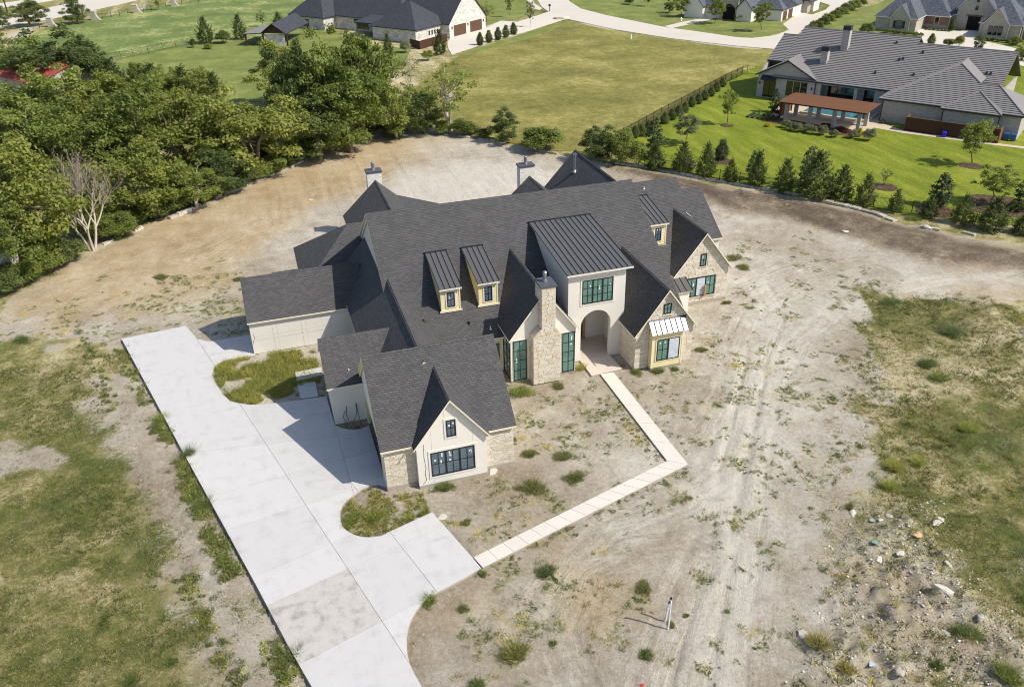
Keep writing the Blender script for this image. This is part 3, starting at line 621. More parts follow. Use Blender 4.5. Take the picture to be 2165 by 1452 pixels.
m = hb(); m.box(22.98, 27.6, TY+.5, 62.0, 4.9, 5.05); m.build('porch_ceiling', MAT['stucco'], house)
m = hb(); m.box(22.98, 24.3, 62.0, 62.25, 0, 4.9); m.box(25.75, 27.6, 62.0, 62.25, 0, 4.9); m.box(24.3, 25.75, 62.0, 62.25, 3.6, 4.9); m.build('wall', MAT['stucco'], house)
door = hb(); door.box(24.3, 25.75, 62.35, 62.45, .06, 3.6); do = door.build('doorway', MAT['dark_void'], house)
m = hb(); m.box(25.5, 25.74, 61.9, 62.2, .06, 3.6); m.box(24.3, 24.5, 61.9, 62.2, .06, 3.6); m.box(24.5, 25.5, 61.93, 62.15, 3.36, 3.6); m.build('door_frame', MAT['timber'], do)
m = hb(); m.box(25.02, 25.06, 62.28, 62.33, .06, 3.36); m.box(24.5, 25.5, 62.28, 62.34, 1.0, 1.06); m.box(24.5, 25.5, 62.28, 62.34, 2.5, 2.56); m.build('door_mullion', MAT['trim'], do)
# standing seam panels
def seam_roof(a, b, c, d, n, name='metal_roof', parent=None, edge=True, sw=.045, sh=.06, mat='metal_roof'):
    "a-b low edge left to right, d-c high edge left to right"
    parent = parent or house; a, b, c, d = map(Vector, (a, b, c, d)); nn = (b-a).cross(d-a).normalized()
    base = hb(); base.prism([a, b, c, d], -nn*.10, 0, 1); ro = base.build(name, [MAT['seam'], MAT['fascia']], parent); u = (b-a).normalized()
    for k in range(n):
        p0, p1 = a.lerp(b, k/n)+u*.02, a.lerp(b, (k+1)/n)-u*.02; q0, q1 = d.lerp(c, k/n)+u*.02, d.lerp(c, (k+1)/n)-u*.02
        m = hb(); m.prism([p0+nn*.012, p1+nn*.012, q1+nn*.012, q0+nn*.012], -nn*.02); m.build('roof_panel', MAT[mat], ro)
    for k in range(n+1):
        p, q_ = a.lerp(b, k/n), d.lerp(c, k/n); m = hb(); m.obox(p-u*sw/2, u*sw, q_-p, nn*sh); m.build('seam', MAT['seam'], ro)
    m = hb(); m.obox(d-u*.10-(d-a).normalized()*.05, (c-d)+u*.2, (d-a).normalized()*.14, nn*.07); m.build('head_flashing', MAT['seam'], ro)
    return ro
seam_roof((22.44, 58.02, 8.57), (28.36, 58.02, 8.57), (28.36, 67.9, zt_(67.9)), (22.44, 67.9, zt_(67.9)), 12)
m = hb(); m.box(22.44, 28.36, 57.985, 58.015, 8.42, 8.565); m.build('fascia_board', MAT['trim'], house)
window(house, (23.94, TY, 5.53), FX, FN, 2.79, 2.20, 3, 2, 3, trim=.16, trim_mat='stucco', stickers=1)

# shed dormers on the main roof
def dormer(x0, x1, yf, zbot, ztop, zh, yb, zfun, wx0, wx1, wz0, wz1, glass='glass_blue'):
    m = hb(); zb_ = zfun
    m.prism([(x0+.1, yf, zb_(yf)-.05), (x0+.1, yf, ztop-.12), (x0+.1, yb-.2, zh-.16), (x0+.1, yb, zb_(yb)-.12)], (x1-x0-.2, 0, 0)); d = m.build('dormer', MAT['siding'], house)
    # front corner boards, apron
    m = hb(); m.box(x0+.09, x0+.20, yf-.03, yf-.004, zbot, ztop-.14); m.box(x1-.20, x1-.09, yf-.03, yf-.004, zbot, ztop-.14); m.box(x0-.02, x1+.02, yf-.10, yf-.006, zbot-.16, zbot-.02); m.build('dormer_trim', MAT['fascia'], d)
    sr = seam_roof((x0, yf-.26, ztop), (x1, yf-.26, ztop), (x1, yb, zh), (x0, yb, zh), 4)
    m = hb(); m.box(x0-.02, x1+.02, yf-.30, yf-.265, ztop-.14, ztop-.01); m.build('fascia_board', MAT['fascia'], house)
    window(house, (wx0, yf, wz0), FX, FN, wx1-wx0, wz1-wz0, 1, 2, 2, glass, trim=.13, trim_mat='trim', stickers=2, fw=.06)
dormer(12.40, 14.28, 61.48, 5.42, 7.50, 8.62, 66.5, zmf, 13.04, 13.70, 5.72, 7.06)
dormer(15.68, 17.57, 61.48, 5.42, 7.50, 8.62, 66.5, zmf, 16.30, 16.97, 5.72, 7.06)

# east roofs, set back
zm2 = lambda y: 7.53+.665*(y-71.2)
roof_slab([(33.3, 65.0, zm2(65.0)), (40.55, 65.0, zm2(65.0)), (40.55, 74.36, zm2(74.36)), (33.3, 74.36, zm2(74.36))])
roof_slab([(33.3, 74.36, zm2(74.36)), (40.55, 74.36, zm2(74.36)), (40.55, 83.0, zm2(65.7)), (33.3, 83.0, zm2(65.7))])
roof_slab([(40.55, 67.75, zm2(67.75)), (42.65, 67.75, zm2(67.75)), (42.65, 73.08, zm2(73.08)), (40.55, 73.08, zm2(73.08))])
roof_slab([(40.55, 73.08, zm2(73.08)), (42.65, 73.08, zm2(73.08)), (42.65, 78.4, zm2(67.75)), (40.55, 78.4, zm2(67.75))])
m = hb(); m.prism([(42.25, 68.0, 0), (42.25, 78.2, 0), (42.25, 78.2, zm2(68)-e), (42.25, 73.08, zm2(73.08)-e), (42.25, 68.0, zm2(68)-e)], (.2, 0, 0)); m.build('wall', MAT['stucco'], house)
m = hb(); m.prism([(40.3, 65.4, 0), (40.3, 82.6, 0), (40.3, 82.6, zm2(65.9)-e), (40.3, 74.36, zm2(74.36)-e), (40.3, 65.4, zm2(65.4)-e)], (.2, 0, 0)); m.box(33.55, 40.3, 65.4, 65.6, 0, zm2(65.4)-e); m.box(40.5, 42.25, 68.0, 68.2, 0, zm2(68.0)-e); m.build('wall', MAT['stucco'], house)
dormer(34.62, 36.56, 67.98, 5.36, 7.64, 8.70, 72.9, zm2, 35.28, 35.92, 5.84, 7.16)

# street-facing gables
# garage block
gable_x(51.5, 5.27, 3.56, .8765, 4.52, 14.2, None)
GZ_ = 3.56+.8765*.3-e
m = hb(); m.box(4.74, 14.05, 46.56, 46.8, 0, GZ_); m.build('wall', MAT['mortar'], house)                       # front, faced with stone
m = hb(); m.prism([(13.85, 46.8, 0), (13.85, 56.4, 0), (13.85, 56.4, GZ_), (13.85, 51.5, 8.18-e), (13.85, 46.8, GZ_)], (.2, 0, 0)); m.box(4.96, 14.05, 56.4, 56.6, 0, GZ_); m.build('wall', MAT['stucco'], house)
yo0, yo1, zo = 48.0, 55.2, 2.75                                                                              # garage opening on the west side
m = hb(); m.box(4.74, 4.96, 46.8, yo0, 0, GZ_); m.box(4.74, 4.96, yo1, 56.4, 0, GZ_); m.box(4.74, 4.96, yo0, yo1, zo, GZ_)
m.prism([(4.74, 46.8, GZ_+.002), (4.74, 56.4, GZ_+.002), (4.74, 51.5, 8.18-e)], (.22, 0, 0)); m.build('wall', MAT['stucco'], house)
m = hb(); m.box(5.15, 5.25, yo0-.1, yo1+.1, 0, zo+.1); gd = m.build('garage_opening', MAT['dark_void'], house)
m = hb(); m.box(4.71, 4.97, yo0-.002, yo0+.12, 0, zo); m.box(4.71, 4.97, yo1-.12, yo1+.002, 0, zo); m.box(4.71, 4.97, yo0, yo1, zo-.002, zo+.14); m.build('opening_frame', MAT['yellow_board'], gd)
for s_ in (1, -1): m = hb(); m.prism([(4.60, 51.5, 8.02), (4.60, 51.5, 7.72), (4.60, 51.5+s_*5.2, 3.16), (4.60, 51.5+s_*5.2, 3.46)], (.1, 0, 0)); m.build('rake_board', MAT['siding'], house)
gable_y(9.41, 2.72, 3.58, 1.30, 45.66, 50.9, None)
m = hb(); zz = 3.58+1.30*.24-e; m.prism([(6.93, 46.0, .2), (11.89, 46.0, .2), (11.89, 46.0, zz), (9.41, 46.0, 3.58+1.3*2.72-e), (6.93, 46.0, zz)], (0, .56, 0)); m.build('wall', MAT['stucco'], house)
m = hb(); m.box(6.95, 11.87, 46.02, 46.55, -.1, .2); m.build('foundation', MAT['concrete_base'], house)
m = hb(); 
for x_, z0, z1 in ((8.0, 3.05, 4.85), (10.92, 3.05, 4.9), (8.0, .25, .70), (9.0, 5.5, 6.4)): m.box(x_, x_+.012, 45.995, 46.0, z0, z1)
m.build('control_joint', MAT['slab_edge'], house)
window(house, (7.87, 46.0, .87), FX, FN, 3.14, 2.01, 3, 2, 2, 'glass_blue', trim=.16, stickers=3)
window(house, (9.10, 46.0, 3.97), FX, FN, .68, 1.36, 1, 2, 2, 'glass_blue', trim=.15, stickers=2)
m = hb(); m.tube([(7.45, 45.985, 3.75), (7.42, 45.985, 2.6), (7.50, 45.985, 1.7), (7.40, 45.985, 1.2), (7.48, 45.985, .7), (7.2, 45.985, .32)], .012, 4); m.build('cable', MAT['rubber'], house)
for x0, x1, sd in ((4.74, 6.90, 1), (11.92, 14.05, 2)):
    m = hb(); m.box(x0, x1, 46.50, 46.556, -.1, .24); m.build('foundation', MAT['concrete_base'], house)
    stone_face((x0, 46.56, 0), FX, FN, x1-x0, 0, None, .25, GZ_-.02, rh=(.12, .16), rw=(.3, .7), seed=sd)
# gable with chimney
gable_y(20.0, 3.07, 4.22, 1.295, 56.66, 66.6, None)
zz = 4.22+1.295*.2-e
m = hb(); m.prism([(17.15, 57.0, .1), (22.86, 57.0, .1), (22.86, 57.0, zz), (20.0, 57.0, 4.22+1.295*3.07-e), (17.15, 57.0, zz)], (0, .25, 0)); m.build('wall', MAT['stucco'], house)
m = hb(); m.box(17.15, 17.4, 57.25, 59.2, .1, zz); m.box(22.6, 22.86, 57.25, 58.44, .1, zz); m.build('wall', MAT['stucco'], house)
m = hb(); m.box(17.17, 22.84, 57.02, 59.1, -.1, .1); m.build('foundation', MAT['concrete_base'], house)
tall = [0, .25, .5, .745, 1.0]
window(house, (17.34, 57.0, .14), FX, FN, 1.17, 3.84, 1, 2, 4, trim=.04, rowpos=[0, .255, .51, .755, 1], stickers=2)
window(house, (21.65, 57.0, .14), FX, FN, 1.13, 3.82, 1, 2, 4, trim=.04, rowpos=[0, .255, .51, .755, 1], stickers=2)
window(house, (17.15, 59.0, .14), (0, -1, 0), (-1, 0, 0), 1.75, 3.84, 1, 2, 4, rowpos=[0, .255, .51, .755, 1])
window(house, (14.6, 59.2, .72), FX, FN, 2.2, 2.06, 2, 2, 2, trim=.1, trim_mat='yellow_board')
# east stone gable with bay
gable_y(30.32, 2.95, 3.45, 1.33, 55.08, 65.0, None)
zz = 3.45+1.33*.25-e; za = 3.45+1.33*2.95-e
m = hb(); m.prism([(27.64, 55.46, 0), (33.02, 55.46, 0), (33.02, 55.46, zz), (30.32, 55.46, za), (27.64, 55.46, zz)], (0, .25, 0)); m.box(27.64, 27.9, 55.71, 58.44, 0, zz); m.box(32.78, 33.02, 55.71, 59.2, 0, zz); m.build('wall', MAT['mortar'], house)
lo = lambda z: 0 if z < zz else (z-zz)/1.33; hi = lambda z: 5.38 if z < zz else 5.38-(z-zz)/1.33
stone_face((27.64, 55.46, 0), FX, FN, 5.38, 0, None, .12, za-.1, skip=[(1.25, 4.25, .1, 3.7), (2.3, 3.3, 4.85, 6.05)], seed=5, lo=lo, hi=hi)
stone_face((27.64, 58.42, 0), (0, -1, 0), (-1, 0, 0), 2.96, 0, None, .12, zz-.03, seed=6)
m = hb(); m.box(28.90, 31.80, 54.86, 55.44, .26, 3.62); bay = m.build('bay', MAT['yellow_board'], house)
m = hb(); m.box(29.2, 31.62, 54.845, 54.858, .72, 3.22); m.box(28.9, 29.02, 54.83, 54.858, .26, 3.3); m.box(31.68, 31.8, 54.83, 54.858, .26, 3.3); m.build('bay_trim', MAT['fascia'], bay)
m = hb(); m.box(28.95, 31.75, 54.92, 55.44, -.1, .26); m.build('foundation', MAT['concrete_base'], bay)
window(house, (29.37, 54.845, .94), FX, FN, 2.11, 2.06, 2, 2, 2, covers=(1,), stickers=2, trim=.1, trim_mat='yellow_board')
seam_roof((28.63, 54.42, 3.70), (32.05, 54.42, 3.70), (32.12, 55.44, 4.52), (28.72, 55.44, 4.52), 7, mat='galv')
window(house, (30.08, 55.46, 5.0), FX, FN, .69, .94, 1, 2, 2, stickers=1, sill=True)
# far east stone gable
gable_y(38.85, 3.17, 3.50, 1.275, 64.33, 72.5, None)
zz2 = 3.5+1.275*.26-e; za2 = 3.5+1.275*3.17-e
m = hb(); m.prism([(35.94, 64.73, 0), (41.76, 64.73, 0), (41.76, 64.73, zz2), (38.85, 64.73, za2), (35.94, 64.73, zz2)], (0, .25, 0)); m.box(41.5, 41.76, 64.98, 70, 0, zz2); m.build('wall', MAT['mortar'], house)
lo2 = lambda z: 0 if z < zz2 else (z-zz2)/1.275; hi2 = lambda z: 5.82 if z < zz2 else 5.82-(z-zz2)/1.275
stone_face((35.94, 64.73, 0), FX, FN, 5.82, 0, None, .3, za2-.1, skip=[(1.3, 4.55, .8, 2.95), (2.55, 3.45, 3.95, 5.4)], seed=8, lo=lo2, hi=hi2, rh=(.20, .24), rw=(.42, .85))
m = hb(); m.box(35.96, 41.8, 64.66, 64.727, -.1, .28); m.build('foundation', MAT['concrete_base'], house)
window(house, (37.35, 64.73, .88), FX, FN, 3.06, 2.0, 3, 2, 2, covers=(1,), stickers=1, sill=True)
window(house, (38.61, 64.73, 4.03), FX, FN, .62, 1.29, 1, 2, 2, stickers=1, sill=True)
m = hb(); m.box(39.2, 39.35, 64.4, 64.6, .9, 2.0); m.build('leaning_board', MAT['timber'], house)
m = hb(); m.box(33.4, 36.9, 63.3, 65.4, 0, 2.45); m.build('wall', MAT['stucco'], house)
seam_roof((33.3, 63.0, 2.5), (37.1, 63.0, 2.5), (37.1, 65.6, 3.55), (33.3, 65.6, 3.55), 6)

# chimneys
t = NT('whitewashed_stone', .92, .2); uv_ = t.uv(); br = t.n('TexBrick'); br.offset = .4; t.L(uv_, br.inputs['Vector']); br.inputs['Scale'].default_value = 1; br.inputs['Brick Width'].default_value = .45; br.inputs['Row Height'].default_value = .18; br.inputs['Mortar Size'].default_value = .015
for k_, c_ in (('Color1', (232, 228, 220)), ('Color2', (206, 200, 190)), ('Mortar', (222, 217, 208))): br.inputs[k_].default_value = (*s2l(c_), 1)
t.color(br.outputs['Color']); t.bump(br.outputs['Fac'], -.4, .03); MAT['chim_white'] = t.m
def flue(x, y, z, par, r=.17):
    m = hb(); m.tube([(x, y, z), (x, y, z+.18), (x, y, z+.2), (x, y, z+.55)], [r*1.25, r*1.1, r*.8, r*.8], 12); m.tube([(x, y, z+.5), (x, y, z+.78)], r, 12); m.tube([(x, y, z+.8), (x, y, z+.9)], [r*1.12, r*.5], 12); m.build('flue_pipe', MAT['galv'], par, uv=False)
m = hb(); m.box(18.80, 21.18, 56.1, 57.0, 0, 4.5); m.prism([(18.80, 56.1, 4.5), (21.18, 56.1, 4.5), (20.72, 56.1, 5.15), (19.48, 56.1, 5.15)], (0, .9, 0)); m.box(19.54, 20.72, 56.1, 57.62, 5.15, 8.84); ch = m.build('chimney', MAT['mortar'], house)
lo3 = lambda z: 0 if z < 4.5 else ((z-4.5)/.65*.74 if z < 5.15 else .74); hi3 = lambda z: 2.38 if z < 4.5 else (2.38-(z-4.5)/.65*.46 if z < 5.15 else 1.92)
stone_face((18.80, 56.1, 0), FX, FN, 2.38, 0, None, .02, 8.82, seed=10, lo=lo3, hi=hi3, rh=(.155, .185), rw=(.28, .6))
stone_face((18.80, 57.0, 0), (0, -1, 0), (-1, 0, 0), .9, 0, None, .02, 4.5, seed=11); stone_face((19.54, 57.62, 0), (0, -1, 0), (-1, 0, 0), 1.52, 0, None, 5.2, 8.82, seed=12)
m = hb(); m.box(19.44, 20.82, 56.0, 57.72, 8.84, 9.0); m.build('chimney_cap', MAT['cap'], ch); flue(20.1, 56.95, 9.0, ch)
for (xc, yc, hw, zt2) in ((12.15, 92.9, .82, 7.85), (28.78, 88.1, .84, 8.05)):
    m = hb(); m.box(xc-hw, xc+hw, yc-.55, yc+.55, 0, zt2); c2 = m.build('chimney', MAT['chim_white'], house)
    m = hb(); m.box(xc-hw-.09, xc+hw+.09, yc-.64, yc+.64, zt2, zt2+.2); m.build('chimney_cap', MAT['cap'], c2); flue(xc, yc, zt2+.2, c2, .2)
# roof vents
def on_main(x, y): return Vector((x, y, zmf(y)))
for (x, y, zf) in ((14.6, 60.3, zmf), (8.6, 75.0, None)):
    pass
def pipe_vent(p, h=.35, r=.06, mat='pipe'):
    m = hb(); m.tube([p, p+Vector((0, 0, h))], r, 8); m.tube([p, p+Vector((0, 0, .06))], [r*2.4, r*1.2], 8); m.build('vent_pipe', MAT[mat], house, uv=False)
pipe_vent(Vector((14.55, 60.3, zmf(60.3)-.05)), .3, .07, 'seam'); pipe_vent(Vector((10.75, 60.6, 7.476-1.14*2.0-.05)), .25, .08, 'seam')
pipe_vent(Vector((5.9, 73.2, 4.9)), .45, .05); pipe_vent(Vector((16.2, 59.6, zmf(59.6))), .3, .05); pipe_vent(Vector((3.9, 56.4, 4.2)), .25, .05); pipe_vent(Vector((36.6, 73.6, zm2(73.6)-.05)), .25, .05)
pv = Vector((34.9, 88.4, 6.5)); m = hb(); m.tube([pv, pv+Vector((0, 0, 1.9))], .13, 10); m.tube([pv+Vector((0, 0, 1.9)), pv+Vector((0, 0, 2.2))], .2, 10); m.tube([pv, pv+Vector((0, 0, .25))], [.35, .16], 10); m.build('vent_pipe', MAT['galv'], house, uv=False)
m = hb(); m.obox((39.9, 70.6, zm2(70.6)+.05), (.35, -.5, -.33), (.04, .03, 0), (0, 0, .05)); m.build('loose_flashing', MAT['pipe'], house)
# loose cables by the low link
for pts in ([(3.3, 55.74, 1.5), (3.2, 55.6, .9), (3.3, 55.5, .35), (3.7, 55.5, .2), (4.0, 55.6, .8), (4.05, 55.74, 1.7)], [(4.05, 55.74, 1.7), (4.1, 55.4, .9), (4.2, 55.0, .05)], [(3.1, 55.74, 1.2), (2.95, 55.6, .6), (3.2, 55.3, .1), (2.9, 55.0, .03)]):
    m = hb(); m.tube(pts, .022, 5); m.build('cable', MAT['rubber'], house, uv=False)
m = hb(); m.tube([(-3.05, 68.96, 2.2), (-3.0, 68.9, 1.8), (-3.15, 68.85, 1.5), (-3.2, 68.9, 1.25)], .02, 5); m.build('cable', MAT['rubber'], house, uv=False)

# lay the stones: the ones that show largest as blocks of their own, the rest as one facing
def stone_rank(s):
    c = sum(s[0], Vector())/4; toc = (Vector((0, 0, CAM_H))-c).normalized(); ar = (s[0][1]-s[0][0]).length*(s[0][3]-s[0][0]).length
    return -ar*max(0.02, toc.dot(s[1]))/dist(c)**2
STONES.sort(key=stone_rank)
face = house
rest = hb(); rr_ = []
for k, (q4, n, d, r_) in enumerate(STONES):
    inn = -n*.012
    if k < 300:
        m = hb(); b = [p+inn for p in q4]; cc = sum(q4, Vector())/4; f4 = [cc+(p-cc)*.965+n*d for p in q4]; m.add(b+f4, [(4, 5, 6, 7), (0, 1, 5, 4), (1, 2, 6, 5), (2, 3, 7, 6), (3, 0, 4, 7)]); m.build('stone', MAT['lime'], house, uv=False)
    else:
        b = [p+inn for p in q4]; cc = sum(q4, Vector())/4; f4 = [cc+(p-cc)*.965+n*d for p in q4]; rest.add(b+f4, [(4, 5, 6, 7), (0, 1, 5, 4), (1, 2, 6, 5), (2, 3, 7, 6), (3, 0, 4, 7)]); rr_ += [r_]*8
if rest.v:
    ro = rest.build('stone_facing', MAT['lime_a'], house, uv=False); tag(ro, kind='stuff')
    at = ro.data.attributes.new('rnd', 'FLOAT', 'POINT'); at.data.foreach_set('value', np.array(rr_, 'f'))
print('stones', len(STONES))
# ------------------------------------------------------------------ neighbouring houses
MAT['brick_white'] = None
def brickmat(name, c1, c2, cm, bw=.6, rh=.2, ms=.02):
    t = NT(name, .92, .2); uv = t.uv(); br = t.n('TexBrick'); br.offset = .5; t.L(uv, br.inputs['Vector']); br.inputs['Scale'].default_value = 1
    br.inputs['Brick Width'].default_value = bw; br.inputs['Row Height'].default_value = rh; br.inputs['Mortar Size'].default_value = ms
    for k, c in (('Color1', c1), ('Color2', c2), ('Mortar', cm)): br.inputs[k].default_value = (*s2l(c), 1)
    f = t.noise(uv, 1.6, 5, .7); t.color(t.mix(1.0, br.outputs['Color'], t.ramp(f, [(.3, .86), (.75, 1.1)]), 'MULTIPLY')); t.bump(br.outputs['Fac'], -.3, .02); return t.m
MAT['brick_white'] = brickmat('painted_brick', (190, 184, 178), (172, 166, 160), (158, 152, 146), .4, .13, .012)
MAT['stone_white'] = brickmat('white_rubble_stone', (226, 222, 214), (176, 170, 162), (208, 202, 194), .75, .32, .03)
MAT['stone_tan'] = brickmat('tan_stone', (188, 180, 168), (168, 158, 146), (178, 170, 158), .6, .25, .02)
MAT['brick_red'] = brickmat('mottled_brick', (150, 122, 104), (126, 102, 90), (158, 140, 124), .3, .12, .015)
MAT['tile_plain'] = plain('grey_roof_tile', (.235, .22, .215), .8, .3, .10, .6)
MAT['dark_trim'] = plain('dark_gutter', (.03, .032, .04), .5, .4, .1)
MAT['cedar'] = plain('stained_cedar', s2l((124, 84, 56)), .7, .3, .22, 3); MAT['cedar_dark'] = plain('dark_stained_cedar', s2l((74, 48, 36)), .65, .3, .2, 3)
MAT['door_wood'] = plain('walnut_garage_door', s2l((92, 66, 52)), .6, .3, .18, 3); MAT['patio'] = plain('patio_paving', s2l((200, 184, 160)), .9, .2, .1, 1)
MAT['water'] = glass('pool_water', (.10, .30, .36), .04); MAT['bin_blue'] = plain('blue_bin_plastic', (.03, .10, .30), .45, .4, .1); MAT['bin_violet'] = plain('bright_blue_plastic', (.03, .03, .62), .45, .4, .05)
MAT['red_metal'] = plain('red_barn_metal', s2l((176, 74, 72)), .5, .4, .08, .4); MAT['cushion'] = plain('red_plants', s2l((120, 70, 62)), .9, .2, .4, 3)
DT = ['tile_plain', 'dark_trim']
def slab_l(par, pts, mats=('shingle_dark', 'dark_trim'), th=.2, name='roof'):
    m = MB(); m.prism(pts, (0, 0, -th), 0, 1); return m.build(name, [MAT[k] for k in mats], par)
def clip_poly(pts, fn):
    out = []; n = len(pts)
    for i in range(n):
        a, b = pts[i], pts[(i+1) % n]; fa, fb = fn(a), fn(b)
        if fa >= 0: out.append(a)
        if (fa >= 0) != (fb >= 0): out.append(a.lerp(b, fa/(fa-fb)))
    return out
def tiled(par, pts, rh=.46, lift=.10):
    "a roof plane laid course by course; each course laps over the one below"
    pts = [Vector(p) for p in pts]; ro = slab_l(par, pts, ('tile_plain', 'dark_trim'), .22); n = (pts[1]-pts[0]).cross(pts[2]-pts[0]).normalized(); n = n if n.z > 0 else -n
    h = Vector((0, 0, 1)).cross(n).normalized(); w = n.cross(h); v0 = min(p.dot(w) for p in pts); v1 = max(p.dot(w) for p in pts); k = 0
    while v0+k*rh < v1-.05:
        a, b = v0+k*rh, min(v0+(k+1)*rh+.03, v1); q = clip_poly(clip_poly(pts, lambda p: p.dot(w)-a), lambda p: b-p.dot(w)); k += 1
        if len(q) < 3: continue
        top = [p+n*(lift*(1-(p.dot(w)-a)/rh)+.012) for p in q]; m = MB(); nn = len(q)
        nr = sum(((top[i]-top[0]).cross(top[(i+1) % nn]-top[0]) for i in range(nn)), Vector())
        if nr.dot(n) < 0: top = top[::-1]; q = q[::-1]
        m.add(top+[p-n*.01 for p in q], [tuple(range(nn))]+[(i, nn+i, nn+(i+1) % nn, (i+1) % nn) for i in range(nn)]); m.build('tile_course', MAT['tile_plain'], ro, uv=False)
    return ro
def wall_l(par, pts, d, mat, name='wall'): m = MB(); m.prism(pts, d); return m.build(name, MAT[mat], par)
def box_l(par, b, mat, name): m = MB(); m.box(*b); return m.build(name, MAT[mat], par)
U, NF = (1, 0, 0), (0, -1, 0)
# --- tiled house to the east
o_ = W(1863, 207.3, 3.2); ne = thing('house', 'pale brick house with long grey tiled roof and two chimneys behind the green lawn', 'house', (o_.x, o_.y, 0), R(-54.35))
zp = lambda v: 3.9+.5*(v-2.6)
for u0, u1, vr in ((-22.4, -19.5, 13.3), (-19.5, .9, 15.5), (.9, 16.2, 14.0)):
    u0e = u0 if u0 > -22 else u0
    tiled(ne, [(u0e, 2.6 if u0 > -20 else 6.5, zp(2.6 if u0 > -20 else 6.5)), (u1, 2.6 if u0 > -20 else 6.5, zp(2.6 if u0 > -20 else 6.5)), (u1, vr, zp(vr)), (u0e, vr, zp(vr))])
    slab_l(ne, [(u0e, vr, zp(vr)), (u1, vr, zp(vr)), (u1, 2*vr-2.6, zp(2.6)), (u0e, 2*vr-2.6, zp(2.6))], DT)
tiled(ne, [(-22.84, 2.6, 3.95), (-17.2, 2.6, 6.88), (-17.2, 9.2, 6.88), (-22.84, 9.2, 3.95)]); tiled(ne, [(-17.2, 2.6, 6.88), (-11.56, 2.6, 3.95), (-11.56, 4.6, 3.95), (-17.2, 9.2, 6.88)])
wall_l(ne, [(-22.4, 3.0, 0), (-12.0, 3.0, 0), (-12.0, 3.0, 3.95), (-17.2, 3.0, 6.6), (-22.4, 3.0, 3.95)], (0, .3, 0), 'brick_white'); wall_l(ne, [(-22.4, 3.3, 0), (-22.4, 22, 0), (-22.4, 22, 3.8), (-22.4, 13.3, 9.0), (-22.4, 6.6, 5.6), (-22.4, 3.3, 3.8)], (.3, 0, 0), 'brick_white')
wall_l(ne, [(-12, 3.3, 0), (-12, 6.2, 0), (-12, 6.2, 3.7), (-12, 3.3, 3.7)], (-.3, 0, 0), 'brick_white'); box_l(ne, (-12, .5, 6.2, 6.5, 0, 4.4), 'brick_white', 'wall'); box_l(ne, (15.6, 15.9, 6, 24, 0, 4), 'brick_white', 'wall')
for u0, u1 in ((-11.9, -11.0), (-5.3, -4.75), (-1.9, .3)): box_l(ne, (u0, u1, 3.1, 3.6, 0, 3.75), 'brick_white', 'porch_pier')
box_l(ne, (-11.0, -1.9, 3.12, 3.5, 3.42, 3.76), 'brick_white', 'porch_beam')
window(ne, (-10.6, 6.2, .2), U, NF, 4.6, 2.7, 3, 1, 1, 'glass_dark', off=(0, 0, 0)); window(ne, (-4.4, 6.2, .2), U, NF, 2.6, 2.7, 1, 2, 1, 'glass_dark', off=(0, 0, 0)); window(ne, (-1.6, 6.2, .4), U, NF, 1.1, 2.4, 1, 1, 1, 'glass_dark', off=(0, 0, 0))
window(ne, (-21.2, 3.0, .2), U, NF, 2.2, 2.8, 2, 1, 1, 'glass_dark', off=(0, 0, 0))
for u0 in (-17.0, -15.72, -14.45): window(ne, (u0, 3.0, .9), U, NF, 1.1, 2.5, 1, 1, 1, 'glass_dark', off=(0, 0, 0))
m = MB(); m.prism([(-21.6, 2.98, 3.95), (-18.8, 2.98, 3.95), (-18.8, 2.0, 3.3), (-21.6, 2.0, 3.3)], (0, 0, -.08)); m.build('awning', MAT['dark_trim'], ne)
for u0 in (-22.05, -12.6): box_l(ne, (u0, u0+.18, 2.82, 2.99, 2.3, 2.75), 'dark_trim', 'wall_lamp')
for u0, u1, v0, v1, zt2 in ((-11.0, -9.8, 10.6, 11.8, 11.3), (-13.05, -11.9, 6.9, 8.1, 8.2)):
    c_ = box_l(ne, (u0, u1, v0, v1, 3, zt2), 'brick_white', 'chimney'); box_l(ne, (u0-.05, u1+.05, v0-.05, v1+.05, zt2, zt2+.75), 'dark_trim', 'chimney_cap'); 
for u0, v0 in ((-2.5, 13.5), (-.6, 9.6), (-.1, 9.9), (2.4, 11.8), (-3.2, 6.0), (2.8, 6.5), (13.2, 8.5), (13.8, 8.5)):
    m = MB(); m.tube([(u0, v0, zp(v0)), (u0, v0, zp(v0)+.45)], [.22, .16], 8); m.build('roof_vent', MAT['dark_trim'], ne, uv=False)
# hipped east end
tiled(ne, [(.35, -2.65, 3.7), (21.3, -2.65, 3.7), (16.2, 3.0, 6.5), (13.5, 3.0, 6.5), (9.6, 6.6, 8.45)]); tiled(ne, [(.35, -2.65, 3.7), (9.6, 6.6, 8.45), (9.6, 13.4, 8.45), (.35, 4.4, 3.7)])
slab_l(ne, [(9.6, 6.6, 8.45), (13.5, 3.0, 6.5), (13.5, 9.6, 6.5), (9.6, 13.4, 8.45)], DT); slab_l(ne, [(13.5, 3.0, 6.5), (16.2, 3.0, 6.5), (21.3, 8.6, 3.7), (13.5, 8.6, 3.7)], DT); slab_l(ne, [(16.2, 3.0, 6.5), (21.3, -2.65, 3.7), (21.3, 8.6, 3.7)], DT)
tiled(ne, [(9.8, -3.3, 3.55), (18.3, -3.3, 3.55), (14.05, .9, 5.75)], .42, .09); slab_l(ne, [(14.05, .9, 5.75), (18.3, -3.3, 3.55), (18.3, -2.0, 4.05)], DT)
